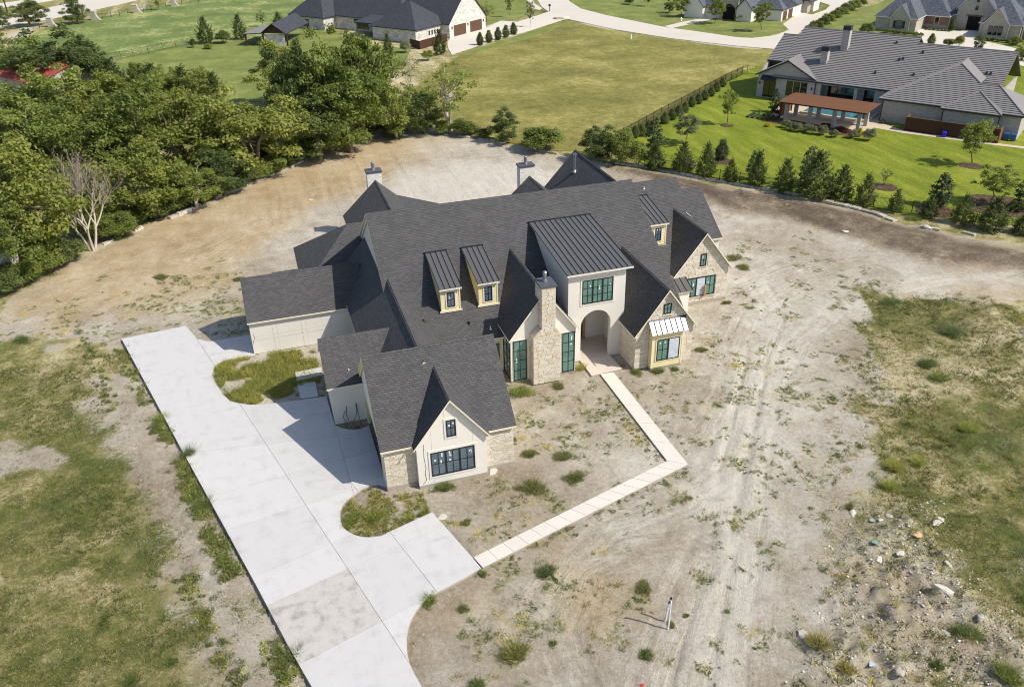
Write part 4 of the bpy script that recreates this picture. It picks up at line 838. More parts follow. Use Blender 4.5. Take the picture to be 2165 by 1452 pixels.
wall_l(ne, [(.8, -2.1, 0), (20.9, -2.1, 0), (20.9, -2.1, 3.6), (.8, -2.1, 3.6)], (0, .3, 0), 'brick_white'); box_l(ne, (.8, 1.1, -1.8, 6, 0, 3.6), 'brick_white', 'wall'); box_l(ne, (10.2, 17.9, -2.75, -2.1, 0, 3.5), 'brick_white', 'wall'); box_l(ne, (20.6, 20.9, -1.8, 8.2, 0, 3.6), 'brick_white', 'wall')
# ridge and hip caps
for a_, b_ in (((-19.5, 15.5, zp(15.5)), (.9, 15.5, zp(15.5))), ((.9, 14, zp(14)), (16.2, 14, zp(14))), ((-22.4, 13.3, zp(13.3)), (-19.5, 13.3, zp(13.3))), ((.35, -2.65, 3.7), (9.6, 6.6, 8.45)), ((9.6, 6.6, 8.45), (9.6, 13.0, 8.45)), ((9.6, 6.6, 8.45), (13.5, 3.0, 6.5)), ((13.5, 3, 6.5), (16.2, 3, 6.5)), ((16.2, 3, 6.5), (21.3, -2.65, 3.7)), ((9.8, -3.3, 3.55), (14.05, .9, 5.75)), ((18.3, -3.3, 3.55), (14.05, .9, 5.75)), ((-17.2, 2.6, 6.88), (-17.2, 8.9, 6.88))):
    m = MB(); A2, B2 = Vector(a_)+Vector((0, 0, .07)), Vector(b_)+Vector((0, 0, .07)); m.tube([A2, B2], .13, 6); m.build('hip_cap', MAT['tile_plain'], ne, uv=False)
# downpipes
for u0, v0 in ((.86, -2.2), (10.1, -2.85), (18.0, -2.85), (-12.0, 2.9)): box_l(ne, (u0, u0+.12, v0, v0+.1, .1, 3.5), 'dark_trim', 'downpipe')
# terrace, pool, pergola, screen fence and bins of that garden
NEM = ne.matrix_basis.copy(); NEM = Matrix.Translation((o_.x, o_.y, 0)) @ Matrix.Rotation(R(-54.35), 4, 'Z')
def ne_pt(u, v, z=0): return NEM @ Vector((u, v, z))
def ne_sheet(name, pts, z, mat, th=.08): m = MB(); m.prism([ne_pt(u, v, z) for u, v in pts], (0, 0, -th)); o = m.build(name, mat, None, uv=False); tag(o, kind='structure'); return o
ne_sheet('terrace', [(-14.5, -9.5), (1.5, -11.5), (1.2, -2.2), (.5, 6.2), (-12, 6.2), (-12, 3), (-17, 2.8), (-16, -4)], .055, MAT['patio'])
ne_sheet('path', [(.9, -6.6), (6, -7.3), (19, -6.6), (24, -6), (24, -5.0), (19, -5.4), (6, -5.9), (.9, -3)], .06, MAT['patio'])
ne_sheet('planting_bed', [(-16.5, -9.5), (-13.5, -8.8), (.2, -10.6), (1.4, -8.5), (2.2, -10.2), (.5, -13.4), (-4, -13.6), (-10, -12.8), (-15, -12.4)], .062, MAT['bed'])
m = MB(); m.box(-11.5, -.3, -4.6, 1.8, .05, .42); m.box(-7.5, -2, -6.4, -4.6, .05, .42); pl = m.build('swimming_pool', MAT['patio'], None); pl.matrix_world = NEM; tag(pl, 'raised pool with pale stone rim under the pergola edge', 'pool')
m = MB(); m.box(-11.1, -.7, -4.2, 1.4, .40, .43); m.build('pool_water', MAT['water'], pl)
pg = thing('pergola', 'flat brown slatted timber pergola on pale square posts beside the pool', 'pergola', ne_pt(-6, -8), R(-54.35)); PO = Vector((-6, -8, 0))
for u0, v0 in ((-11.9, -9.9), (-8.0, -9.9), (-4.1, -9.9), (-.2, -9.9), (-11.6, -6.2), (-7.8, -6.2), (-3.8, -6.2), (-.1, -6.2)):
    m = MB(PO); m.box(u0-.28, u0+.28, v0-.28, v0+.28, 0, 2.75); m.build('post', MAT['brick_white'], pg)
for v0 in (-9.9, -6.2): m = MB(PO); m.box(-12.6, .8, v0-.12, v0+.12, 2.75, 3.02); m.build('beam', MAT['cedar_dark'], pg)
for k in range(29): m = MB(PO); u0 = -12.5+k*.46; m.box(u0, u0+.10, -11.2, -4.0, 3.02, 3.2); m.build('rafter', MAT['cedar_dark'], pg)
for k in range(24): m = MB(PO); v0 = -11.15+k*.30; m.box(-12.9, 1.1, v0, v0+.235, 3.2, 3.27); m.build('slat', MAT['cedar'], pg)
sc_ = thing('screen_fence', 'dark brown board fence screen standing along the tiled house wall', 'fence', ne_pt(12, -5.6), R(-54.35)); PO = Vector((12, -5.6, 0)); rnd = random.Random(3)
for k in range(66): m = MB(PO); u0 = 5.7+k*.2; m.box(u0, u0+.19, -5.62-(k % 2)*.012, -5.56, .03, 2.1+rnd.uniform(-.01, .01)); m.build('board', MAT['cedar_dark'], sc_)
for u0 in (5.6, 18.9): m = MB(PO); m.box(u0, u0+.14, -5.55, -3.4, .03, 2.15); m.build('end_panel', MAT['cedar'], sc_)
m = MB(PO); m.box(5.6, 19.04, -5.66, -5.52, 2.12, 2.18); m.build('cap_rail', MAT['cedar'], sc_)
sc2 = thing('timber_screen', 'short orange brown timber screen at the left end of the pergola', 'screen', ne_pt(-13.4, -6.6), R(-54.35)); PO = Vector((-13.4, -6.6, 0))
for k in range(7): m = MB(PO); m.box(-13.46, -13.34, -9.0, -3.6, .2+k*.4, .56+k*.4); m.build('board', MAT['cedar'], sc2)
for v0 in (-9.0, -3.75): m = MB(PO); m.box(-13.34, -13.2, v0, v0+.15, 0, 3.0); m.build('post', MAT['cedar_dark'], sc2)
def bin_(u, v, lab, mat='bin_blue', s=1.0):
    b = thing('wheeled_bin', lab, 'bin', ne_pt(u, v), R(-54.35)); m = MB(); m.add([(-.27*s, -.27*s, .05), (.27*s, -.27*s, .05), (.27*s, .27*s, .05), (-.27*s, .27*s, .05), (-.34*s, -.34*s, 1.0*s), (.34*s, -.34*s, 1.0*s), (.34*s, .38*s, 1.0*s), (-.34*s, .38*s, 1.0*s)], [(0, 3, 2, 1), (4, 5, 6, 7), (0, 1, 5, 4), (1, 2, 6, 5), (2, 3, 7, 6), (3, 0, 4, 7)]); m.build('body', MAT[mat], b)
    m = MB(); m.add([(-.37*s, -.38*s, 1.0*s), (.37*s, -.38*s, 1.0*s), (.37*s, .42*s, 1.02*s), (-.37*s, .42*s, 1.02*s), (-.33*s, -.34*s, 1.07*s), (.33*s, -.34*s, 1.07*s), (.33*s, .38*s, 1.14*s), (-.33*s, .38*s, 1.14*s)], [(0, 3, 2, 1), (4, 5, 6, 7), (0, 1, 5, 4), (1, 2, 6, 5), (2, 3, 7, 6), (3, 0, 4, 7)]); m.build('lid', MAT[mat], b)
    for s_ in (-1, 1): m = MB(); m.tube([(s_*.24*s, .3*s, .12), (s_*.34*s, .3*s, .12)], .12, 10); m.build('wheel', MAT['rubber'], b, uv=False)
bin_(19.6, -2.9, 'left of two blue wheeled bins against the pale brick wall'); bin_(20.6, -2.9, 'right of two blue wheeled bins against the pale brick wall'); bin_(11.7, -6.4, 'small bright blue bin standing in front of the brown board fence', 'bin_violet', .8)
# --- generic roofs for the far houses
def hip_l(par, u0, u1, v0, v1, ze, s, mats=('shingle_dark', 'dark_trim'), wall=None, ov=.4):
    du, dv = u1-u0, v1-v0; h = min(du, dv)/2; zr = ze+s*h
    if du >= dv: a, b = (u0+h, (v0+v1)/2, zr), (u1-h, (v0+v1)/2, zr)
    else: a, b = ((u0+u1)/2, v0+h, zr), ((u0+u1)/2, v1-h, zr)
    c = [(u0, v0, ze), (u1, v0, ze), (u1, v1, ze), (u0, v1, ze)]
    if du >= dv: pl_ = [[c[0], c[1], b, a], [c[2], c[3], a, b], [c[3], c[0], a], [c[1], c[2], b]]
    else: pl_ = [[c[0], c[1], a], [c[2], c[3], b], [c[3], c[0], a, b], [c[1], c[2], b, a]]
    for p in pl_: slab_l(par, p, mats)
    if wall: box_l(par, (u0+ov, u1-ov, v0+ov, v1-ov, 0, ze-.02), wall, 'wall')
    return zr
def gab_l(par, uc, hw, v0, v1, ze, s, mats=('shingle_dark', 'dark_trim'), wall=None, ov=.35, deep=.3, trim='trim'):
    "gable facing -v"
    zr = ze+s*hw; slab_l(par, [(uc-hw, v0, ze), (uc, v0, zr), (uc, v1, zr), (uc-hw, v1, ze)], mats); slab_l(par, [(uc, v0, zr), (uc+hw, v0, ze), (uc+hw, v1, ze), (uc, v1, zr)], mats)
    if wall: wall_l(par, [(uc-hw+ov, v0+.3, 0), (uc+hw-ov, v0+.3, 0), (uc+hw-ov, v0+.3, ze+s*ov-.22), (uc, v0+.3, zr-.22), (uc-hw+ov, v0+.3, ze+s*ov-.22)], (0, v1-v0-.5, 0), wall)
def gabu_l(par, vc, hw, u0, u1, ze, s, mats=('shingle_dark', 'dark_trim'), wall=None, ov=.35):
    zr = ze+s*hw; slab_l(par, [(u0, vc-hw, ze), (u1, vc-hw, ze), (u1, vc, zr), (u0, vc, zr)], mats); slab_l(par, [(u0, vc, zr), (u1, vc, zr), (u1, vc+hw, ze), (u0, vc+hw, ze)], mats)
    if wall: wall_l(par, [(u0+.3, vc-hw+ov, 0), (u0+.3, vc+hw-ov, 0), (u0+.3, vc+hw-ov, ze+s*ov-.22), (u0+.3, vc, zr-.22), (u0+.3, vc-hw+ov, ze+s*ov-.22)], (u1-u0-.6, 0, 0), wall)
def garage_door(par, u0, w, v, h, n=5):
    m = MB(); m.box(u0-.18, u0+w+.18, v-.06, v-.005, 0, h+.18); d = m.build('garage_door', MAT['trim'], par)
    for k in range(n): m = MB(); m.box(u0+k*w/n+.015, u0+(k+1)*w/n-.015, v-.10, v-.062, .02, h); m.build('door_panel', MAT['door_wood'], d)
# --- white stone house to the north
nh = thing('house', 'white stone house with dark slate roof and two brown garage doors at the top centre', 'house', (50.9, 215.3, 0), R(38.5))
gab_l(nh, 7.6, 8.1, -.3, 30, 3.3, .95, wall='stone_white')
garage_door(nh, 1.5, 5.2, 0, 2.7, 6); garage_door(nh, 8.4, 5.2, 0, 2.7, 6)
for u0 in (.75, 7.4, 14.2): box_l(nh, (u0, u0+.2, -.2, -.01, 1.9, 2.5), 'dark_trim', 'wall_lamp')
hip_l(nh, -10.6, 3, 2.2, 17, 3.2, .8, wall='stone_white'); hip_l(nh, -7.4, 6, 36.5, 50, 3.2, .9, wall='stone_white'); hip_l(nh, -3, 15.5, 12, 52, 3.3, .85, wall='stone_white')
box_l(nh, (-8.6, -4, 16, 17.2, 0, 3.4), 'dark_trim', 'porch_screen'); slab_l(nh, [(-9, 17, 3.4), (-2, 17, 4.2), (-2, 24, 4.2), (-9, 24, 3.4)]); 
for v0 in (17.4, 23.6): box_l(nh, (-8.8, -8.3, v0, v0+.5, 0, 3.2), 'stone_white', 'porch_post')
for k in range(4): window(nh, (-5.2+k*1.1, 2.6, 1.2), U, NF, .5, 1.0, 1, 1, 1, 'glass_dark', off=(0, 0, 0))
window(nh, (-7.0, 48.5, .6), (0, -1, 0), (-1, 0, 0), 6, 1.8, 4, 1, 1, 'glass_dark', off=(0, 0, 0)); window(nh, (-2.6, 30, .4), (0, -1, 0), (-1, 0, 0), 5, 2.4, 3, 1, 1, 'glass_dark', off=(0, 0, 0))
fw_ = thing('board_fence', 'dark brown board fence beside the white stone house drive', 'fence', W(888, 104)); a_, b_, c_ = W(867, 100), W(888, 105), W(946, 88)
for p, q_, n in ((a_, b_, 18), (b_, c_, 34)):
    for k in range(n): s0 = p.lerp(q_, k/n); s1 = p.lerp(q_, (k+.94)/n); m = MB(W(888, 104)); m.obox(s0, s1-s0, Vector((-(s1-s0).y, (s1-s0).x, 0)).normalized()*.04, (0, 0, 1.9)); m.build('board', MAT['cedar_dark'], fw_)
# garden pavilion
pv_ = W(556, 98); pav = thing('garden_pavilion', 'small dark roofed garden pavilion with pale stone wall on the mown lawn', 'pavilion', pv_, R(-25))
gab_l(pav, 3.2, 3.3, -.6, 16, 3.0, .7, wall=None); wall_l(pav, [(.6, 0, 0), (5.8, 0, 0), (5.8, 0, 2.7), (.6, 0, 2.7)], (0, .4, 0), 'stone_white'); wall_l(pav, [(.4, .1, 3.0), (6.0, .1, 3.0), (3.2, .1, 4.9)], (0, .15, 0), 'cedar_dark', 'gable_infill')
slab_l(pav, [(-4.6, -.2, 2.9), (-.1, -.2, 3.1), (-.1, 12, 3.1), (-4.6, 12, 2.9)], ('tile_plain', 'dark_trim'))
for u0, v0 in ((-4.3, 0), (-4.3, 11), (.1, 0), (6.2, 0), (6.2, 15), (.1, 15)): box_l(pav, (u0, u0+.3, v0, v0+.3, 0, 2.85), 'cedar_dark', 'post')
# --- white house with brown garage doors beyond the street
nc = thing('house', 'white house with slate roof and two brown garage doors beyond the curving street', 'house', (137.6, 202.4, 0), R(37))
gabu_l(nc, 4.0, 4.4, 3.0, 19, 2.9, .9, ('shingle_blue', 'dark_trim'), 'stucco'); hip_l(nc, -.5, 11, -.4, 8.6, 2.9, .9, ('shingle_blue', 'dark_trim'), 'stucco')
garage_door(nc, .9, 3.0, 0, 2.3, 4); garage_door(nc, 5.0, 3.2, 0, 2.3, 4)
hip_l(nc, -4, 14, 7.5, 24, 3.4, .8, ('shingle_blue', 'dark_trim'), 'stucco'); box_l(nc, (16, 20, -1.5, 4, 0, 3.2), 'stone_tan', 'wall'); box_l(nc, (19, 24, -2.2, 3, 0, 3.0), 'stucco', 'wall'); slab_l(nc, [(15.5, -2.6, 3.2), (24.5, -2.6, 3.2), (24.5, 4, 5.6), (15.5, 4, 5.6)], ('shingle_blue', 'dark_trim'))
for u0 in (10.2, 12.6): window(nc, (u0, 0, 1.0), U, NF, .7, 1.3, 1, 1, 1, 'glass_dark', off=(0, 0, 0))
m = MB(); xs_ = [(-3.7, 10.5, 0), (-3.7, 11.2, 0), (-3.7, 11.2, 2.2)]+[(-3.7, 13-1.8*math.cos(math.pi*k/10), 2.2+1.8*math.sin(math.pi*k/10)) for k in range(1, 10)]+[(-3.7, 14.8, 2.2), (-3.7, 14.8, 0), (-3.7, 15.5, 0), (-3.7, 15.5, 5.5), (-3.7, 10.5, 5.5)]
m.prism(xs_, (-.5, 0, 0)); m.build('entry_arch', MAT['stone_tan'], nc); box_l(nc, (-3.66, -3.6, 11.2, 14.8, 0, 4.0), 'dark_void', 'entry_recess'); slab_l(nc, [(-4.6, 10.2, 5.5), (-4.6, 13, 8), (3, 13, 8), (3, 10.2, 5.5)], ('shingle_blue', 'dark_trim')); slab_l(nc, [(-4.6, 13, 8), (-4.6, 15.8, 5.5), (3, 15.8, 5.5), (3, 13, 8)], ('shingle_blue', 'dark_trim'))
gabu_l(nc, 8.4, 2.4, -5.4, 0, 3.1, 1.1, ('shingle_blue', 'dark_trim'), 'stucco'); gabu_l(nc, 22.5, 3, -6, 0, 3.1, 1.1, ('shingle_blue', 'dark_trim'), 'stucco')
# --- stone house in the far corner
nr = thing('house', 'tan stone house with blue slate roofs and dark front door in the top right corner', 'house', (153.5, 180.4, 0), R(-55)); SB = ('shingle_blue', 'trim')
hip_l(nr, -3.6, 6.8, -.6, 16, 3.2, 1.0, SB, 'stone_tan'); gab_l(nr, 2.6, 2.6, -.9, 5, 3.0, 1.25, SB, 'stone_tan'); box_l(nr, (-3.2, -.6, 1.0, 2, 0, 3.1), 'stone_tan', 'wall')
hip_l(nr, -1, 12.2, 6.6, 18, 3.2, 1.0, SB, None); box_l(nr, (6.4, 11.8, 8.3, 8.6, .9, 3.1), 'brick_red', 'wall'); box_l(nr, (6.4, 11.8, 8.25, 8.62, 0, .9), 'stone_tan', 'wall')
hip_l(nr, 4, 30, 10, 24, 3.4, .95, SB, 'stone_tan'); gab_l(nr, 17.0, 4.4, 9.6, 18, 4.8, 1.15, SB, 'stone_tan')
box_l(nr, (15.6, 18.4, 9.78, 9.86, 0, 3.2), 'dark_void', 'front_door'); box_l(nr, (15.2, 18.8, 9.7, 9.88, 3.2, 3.5), 'cedar', 'lintel')
for k, z_ in ((0, 4.6), (1, 6.4)): window(nr, (16.7, 9.9, z_), U, NF, .6, 1.0, 1, 1, 1, 'glass_dark', off=(0, 0, 0))
hip_l(nr, 19.6, 29, 1.6, 14, 3.2, 1.0, SB, 'stone_tan'); gab_l(nr, 23.4, 2.9, 1.2, 6, 3.0, 1.25, SB, 'stone_tan'); hip_l(nr, 27, 42, 3.2, 16, 3.2, 1.0, SB, 'brick_red')
for k in range(3): window(nr, (22.0+k*1.05, 1.5, .7), U, NF, .85, 2.0, 1, 1, 1, 'glass_dark', off=(0, 0, 0))
for u0, w_, g_ in ((1.2, .55, 'cedar_dark'), (3.4, .55, 'cedar_dark')): box_l(nr, (u0, u0+w_, -.64, -.6, .8, 2.5), g_, 'shutter')
window(nr, (1.85, -.6, .7), U, NF, 1.45, 1.9, 1, 1, 1, 'glass_blue', off=(0, 0, 0)); window(nr, (-2.4, 1.0, 1.0), U, NF, .9, 1.2, 1, 1, 1, 'glass_dark', off=(0, 0, 0)); window(nr, (8.6, 8.3, 1.1), U, NF, .9, 1.5, 1, 1, 1, 'glass_dark', off=(0, 0, 0), trim=.12)
for u0, v0 in ((4.9, -.75), (26.1, 1.3), (11.9, 8.1), (29.0, 1.9)): box_l(nr, (u0, u0+.14, v0, v0+.1, .1, 3.0), 'trim', 'downpipe')
# --- red roofed barn at the left edge
A_, B_ = W(-60, 98, 6.2), W(142, 139, 6.2); bd = (B_-A_).normalized(); bn = Vector((bd.y, -bd.x, 0)); bn = bn if bn.y < 0 else -bn
bo_ = Vector((A_.x, A_.y, 0)).lerp(Vector((B_.x, B_.y, 0)), .5); barn = thing('barn', 'barn with low red metal roof half hidden by trees at the left edge', 'barn', bo_)
for s_ in (1, -1): m = MB(bo_); m.prism([A_, B_, B_+bn*7*s_+Vector((0, 0, -2.2)), A_+bn*7*s_+Vector((0, 0, -2.2))], (0, 0, -.15)); m.build('roof', MAT['red_metal'], barn)
m = MB(bo_); q0 = A_+bd*.4; q1 = B_-bd*.4; m.prism([Vector((q1.x, q1.y, 5.95)), Vector((*(q1+bn*6.6).xy, 3.9)), Vector((*(q1+bn*6.6).xy, -.6)), Vector((*(q1-bn*6.6).xy, -.6)), Vector((*(q1-bn*6.6).xy, 3.9))], q0-q1); m.build('wall', MAT['stone_tan'], barn)
m = MB(bo_); m.tube([A_+Vector((0, 0, .06)), B_+Vector((0, 0, .06))], .16, 6); m.build('ridge_cap', MAT['red_metal'], barn, uv=False)

# ------------------------------------------------------------------ fences
def iron_fence(px, lab, h=1.35, sp=2.4, pick=.14, name='iron_fence', rails=(.15, .93), rad=.035):
    pts = [W(*p) for p in px]; f = thing(name, lab, 'fence', pts[0]); off = pts[0]
    segs = [(pts[i], pts[i+1]) for i in range(len(pts)-1)]; pk = MB(off)
    for a, b in segs:
        n = max(1, round((b-a).length/sp)); d = (b-a).normalized()
        for k in range(n):
            p = a.lerp(b, k/n); m = MB(off); m.box(p.x-rad, p.x+rad, p.y-rad, p.y+rad, -.1, h+.08); m.build('post', MAT['black'], f, uv=False)
            q_ = a.lerp(b, (k+1)/n)
            for r_ in rails: m = MB(off); m.obox(p+Vector((0, 0, h*r_-.018)), q_-p, Vector((-d.y, d.x, 0))*.03, (0, 0, .04)); m.build('rail', MAT['black'], f, uv=False)
        if pick:
            L_ = (b-a).length
            for k in range(int(L_/pick)): p = a+d*(k*pick); pk.obox(p+Vector((0, 0, .08)), d*.018, Vector((-d.y, d.x, 0))*.018, (0, 0, h-.08))
    if pick: o = pk.build('pickets', MAT['black'], f, uv=False); tag(o, kind='stuff')
    return f
iron_fence([(1362, 350), (1521, 380), (1563, 386), (1690, 408), (1800, 422), (1846, 437), (1927, 449), (1976, 462), (2060, 476), (2200, 496)], 'black iron fence behind the row of cedars along the bright lawn', 1.4)
iron_fence([(1300, 304), (1333, 287), (1397, 251), (1466, 214), (1533, 177), (1569, 160)], 'black fence with dense mesh between the dry vacant lot and the bright lawn', 1.8, 2.6, .12)
iron_fence([(1569, 160), (1579, 158), (1600, 159)], 'short black fence return meeting the corner of the tiled house', 1.8, 2.6, .3)
iron_fence([(230, 130), (282, 120), (345, 107), (425, 91)], 'black mesh fence across the mown lawn between two green fields', 1.7, 4.0, .35)
iron_fence([(60, 64), (108, 57), (199, 43), (288, 28), (367, 14), (470, -4)], 'black rail fence between flared stone pillars along the far road', 1.5, 3.2, 0, rails=(.3, .85), rad=.06)
for k, (x, y, lb) in enumerate(((108, 57, 'leftmost flared pale stone pillar of the far road fence, behind treetops'), (200, 43, 'flared pale stone pillar right of the dark oak on the far road fence'), (288, 28, 'third flared pale stone pillar from the left on the far road fence'), (367, 14, 'rightmost flared pale stone pillar on the far road fence'))):
    g = W(x, y); p = thing('stone_pillar', lb, 'pillar', g, R(-15), 'flared pillars of the far road fence'); m = MB(); m.prism([(-.7, -.5, -.1), (2.0, -.5, -.1), (1.1, -.5, .7), (.75, -.5, 1.6), (.65, -.5, 2.4), (-.7, -.5, 2.4)], (0, 1.0, 0)); m.build('shaft', MAT['stone_tan'], p); m = MB(); m.box(-.8, .75, -.6, .6, 2.402, 2.55); m.build('cap', MAT['trim'], p)

# ------------------------------------------------------------------ stone edging of the lot
MAT['edge_stone'] = stone_mat('weathered_edging_stone', [(168, 158, 142), (196, 188, 174), (150, 140, 124), (206, 200, 188), (178, 168, 150)])
def edging(px, lab, w=.45, h=.42, ln=(.7, 1.4), gaps=.0, seed=1, dz=0.0):
    pts = [W(*p) for p in px]; rnd = random.Random(seed); f = thing('stone_edging', lab, 'edging', pts[0]); off = pts[0]
    for i in range(len(pts)-1):
        a, b = pts[i], pts[i+1]; L_ = (b-a).length; d = (b-a).normalized(); n = Vector((-d.y, d.x, 0)); s = 0
        while s < L_:
            l = min(rnd.uniform(*ln), L_-s)
            if rnd.random() > gaps and l > .2:
                p = a+d*(s+.02)+n*rnd.uniform(-.06, .06); z0 = float(ground_z(p.x, p.y))-.12+dz; hh = h*rnd.uniform(.8, 1.15); m = MB(off); t = .04
                q8 = [p-n*w/2, p+d*(l-.05)-n*w/2, p+d*(l-.05)+n*w/2, p+n*w/2]
                bt = [Vector((q.x, q.y, z0)) for q in q8]; c = sum(bt, Vector())/4; tp = [Vector((c.x+(q.x-c.x)*rnd.uniform(.9, .98), c.y+(q.y-c.y)*rnd.uniform(.86, .98), z0+hh+rnd.uniform(-.03, .03))) for q in bt]
                m.add(bt+tp, [(0, 3, 2, 1), (4, 5, 6, 7), (0, 1, 5, 4), (1, 2, 6, 5), (2, 3, 7, 6), (3, 0, 4, 7)]); m.build('stone', MAT['edge_stone'], f, uv=False)
            s += l
    return f
edging([(195, 528), (240, 509)], 'short run of pale edging blocks beside the bare grey tree', .55, .42, seed=2)
edging([(283, 489), (302, 482)], 'two or three edging blocks below the forked white trunk tree', .5, .4, seed=3)
edging([(340, 470), (385, 452), (424, 436)], 'pale chunky edging blocks under the long green shrub bank', .6, .5, (1.0, 1.9), .12, 4)
edging([(455, 420), (500, 402), (560, 377), (600, 360), (640, 341)], 'edging blocks curving along the dirt under the thick tree group', .5, .38, (.7, 1.4), .3, 5)
edging([(690, 311), (740, 298), (800, 284)], 'thin edging run at the top of the tan dirt slope', .45, .32, (.7, 1.3), .35, 6)
edging([(905, 281), (1000, 292), (1080, 305), (1150, 321), (1205, 331)], 'broken edging blocks between the dirt and the vacant lot bushes', .5, .35, (.7, 1.3), .45, 7)
edging([(1300, 347), (1362, 354), (1450, 372), (1550, 391), (1640, 404), (1700, 414)], 'long low edging line in front of the cedar row', .45, .38, (.7, 1.3), .08, 8)
edging([(1738, 428), (1800, 440), (1857, 455), (1893, 470)], 'wide pale edging slabs ending in a corner below the iron fence', .75, .42, (1.1, 1.9), 0, 9)
edging([(1945, 482), (1990, 491)], 'short pale edging piece near the right cedars', .5, .4, (.8, 1.4), 0, 10); edging([(2035, 492), (2062, 499)], 'last short edging piece at the far right of the dirt', .5, .35, (.8, 1.4), 0, 11)

# ------------------------------------------------------------------ small things on the lot
def pipe(px, py, top, lab, r=.045, lean=(0, 0)):
    g = W(px, py); h = height_at(px, top, g); p = thing('white_pipe', lab, 'pipe', g); m = MB(); m.tube([(0, 0, -.2), (lean[0]*.5, lean[1]*.5, h*.5), (lean[0], lean[1], h-.12)], r, 10); m.build('tube', MAT['pipe'], p, uv=False); m = MB(); m.tube([(lean[0], lean[1], h-.12), (lean[0], lean[1], h)], r*1.15, 10); m.build('cap', MAT['rubber'], p, uv=False)
pipe(1412.5, 1329, 1262, 'taller front white plastic pipe standing upright in the dirt', .05, (0, 0)); pipe(1406, 1313, 1272, 'shorter rear white plastic pipe leaning beside the taller one', .05, (.16, 0))
g = W(1838, 1448); st_ = thing('survey_stake', 'thin yellow survey stake at the bottom edge of the rubble', 'stake', (g.x, g.y, float(ground_z(g.x, g.y)))); MAT['yellow'] = plain('yellow_paint', (.75, .62, .02), .5, .3, .05); MAT['red_p'] = plain('red_plastic', (.5, .06, .05), .5, .3, .05)
m = MB(); m.obox((-.02, -.02, -.1), (.05, 0, 0), (0, .03, 0), (.12, .1, .95)); m.build('slat', MAT['yellow'], st_); m = MB(); m.obox((.09, .06, .72), (.055, 0, 0), (0, .035, 0), (.015, .012, .12)); m.build('tip', MAT['seam'], st_)
def rock(px, py, s, lab, cols='edge_stone', flat=.45, cat='rock', name='rock', seed=0, dz=0):
    g = W(px, py); z = float(ground_z(g.x, g.y)); bm = bmesh.new(); bmesh.ops.create_icosphere(bm, subdivisions=2, radius=1); rn = random.Random(seed+int(px))
    ph = [rn.uniform(0, 6) for _ in range(6)]; sx_, sy_ = s*rn.uniform(.8, 1.3), s*rn.uniform(.6, 1.0)
    for v in bm.verts:
        c = v.co; k = 1+.22*math.sin(c.x*2.3+ph[0])*math.cos(c.y*2.9+ph[1])+.14*math.sin(c.z*4+ph[2]+c.x*3)+.1*math.sin(c.y*6+ph[3]); c *= k; c.z = max(-.5, min(.75, c.z)); v.co = (c.x*sx_, c.y*sy_, c.z*s*flat)
    me_ = bpy.data.meshes.new(name); bm.to_mesh(me_); bm.free(); me_.materials.append(MAT[cols]); o = link(name, me_, None, (g.x, g.y, z+.25*s*flat)); o.rotation_euler = (0, 0, rn.uniform(0, 6)); tag(o, lab, cat); return o
MAT['white_rock'] = stone_mat('white_limestone', [(214, 206, 192), (198, 188, 172)]); MAT['tan_rock'] = stone_mat('tan_stone_slab', [(214, 182, 142), (206, 172, 132)])
for px, py, s, lab, c, fl in ((1986, 1099, .26, 'white stone at the right foot of the first dirt pile', 'white_rock', .5), (1978, 1111, .30, 'pale irregular stone just below the white stone in dry grass', 'white_rock', .4), (1934, 1137, .36, 'flat tan stone slab lying in the grass by rubble', 'tan_rock', .3),
                              (1989, 1261, .46, 'largest grey white boulder in the rubble', 'white_rock', .6), (2001, 1338, .26, 'round white stone beside green tuft below the boulder', 'white_rock', .6), (2068, 1318, .28, 'grey stone at the end of the rubble ridge', 'edge_stone', .6), (1855, 1192, .24, 'upright pale stone on the middle dirt pile', 'white_rock', .9), (1900, 1182, .25, 'pale stone on top of the rubble ridge', 'white_rock', .6),
                              (1697, 1340, .4, 'pale slab at the left foot of the rubble', 'white_rock', .3), (1898, 1430, .3, 'grey stone near the bottom of the rubble', 'edge_stone', .6), (2002, 1200, .28, 'pale stone at the ridge edge against the grass', 'white_rock', .6), (1786, 495, .42, 'white flat stone on the brown dirt behind the house', 'white_rock', .25), (1960, 486, .55, 'pale boulder beside the short edging piece', 'white_rock', .7), (1042, 996, .35, 'white flat stone beside the garage gable corner', 'white_rock', .2), (1803, 1084, .26, 'white stone beside the small round bush', 'white_rock', .5),
                              (1878, 1096, .2, 'small white stone on the first dirt pile', 'white_rock', .5), (657, 422, .3, 'small white stone on the tan dirt behind the house', 'white_rock', .3), (935, 1092, .38, 'pale stone patch beside the drive corner', 'white_rock', .12)):
    rock(px, py, s, lab, c, fl)
def litter(px, py, s, lab, mat, seed):
    g = W(px, py); z = float(ground_z(g.x, g.y)); rn = random.Random(seed); m = MB(); n = 9; vs_ = [(0, 0, .12*s)]+[(math.cos(6.283*k/n)*s*rn.uniform(.5, 1.1), math.sin(6.283*k/n)*s*rn.uniform(.4, .9), rn.uniform(0, .22)*s) for k in range(n)]
    m.add(vs_+[(x*.9, y*.9, zz_-.02) for x, y, zz_ in vs_], [(0, 1+k, 1+(k+1) % n) for k in range(n)]+[(n+1, n+2+(k+1) % n, n+2+k) for k in range(n)]+[(1+k, n+2+k, n+2+(k+1) % n, 1+(k+1) % n) for k in range(n)]); o = m.build('crumpled_sheet', MAT[mat], None, uv=False); o.location = (g.x, g.y, z+.03); tag(o, lab, 'litter')
MAT['bag_green'] = plain('green_white_bag', (.22, .34, .27), .5, .3, .6, 8); MAT['bag_blue'] = plain('blue_white_bag', (.50, .56, .64), .4, .4, .3, 6)
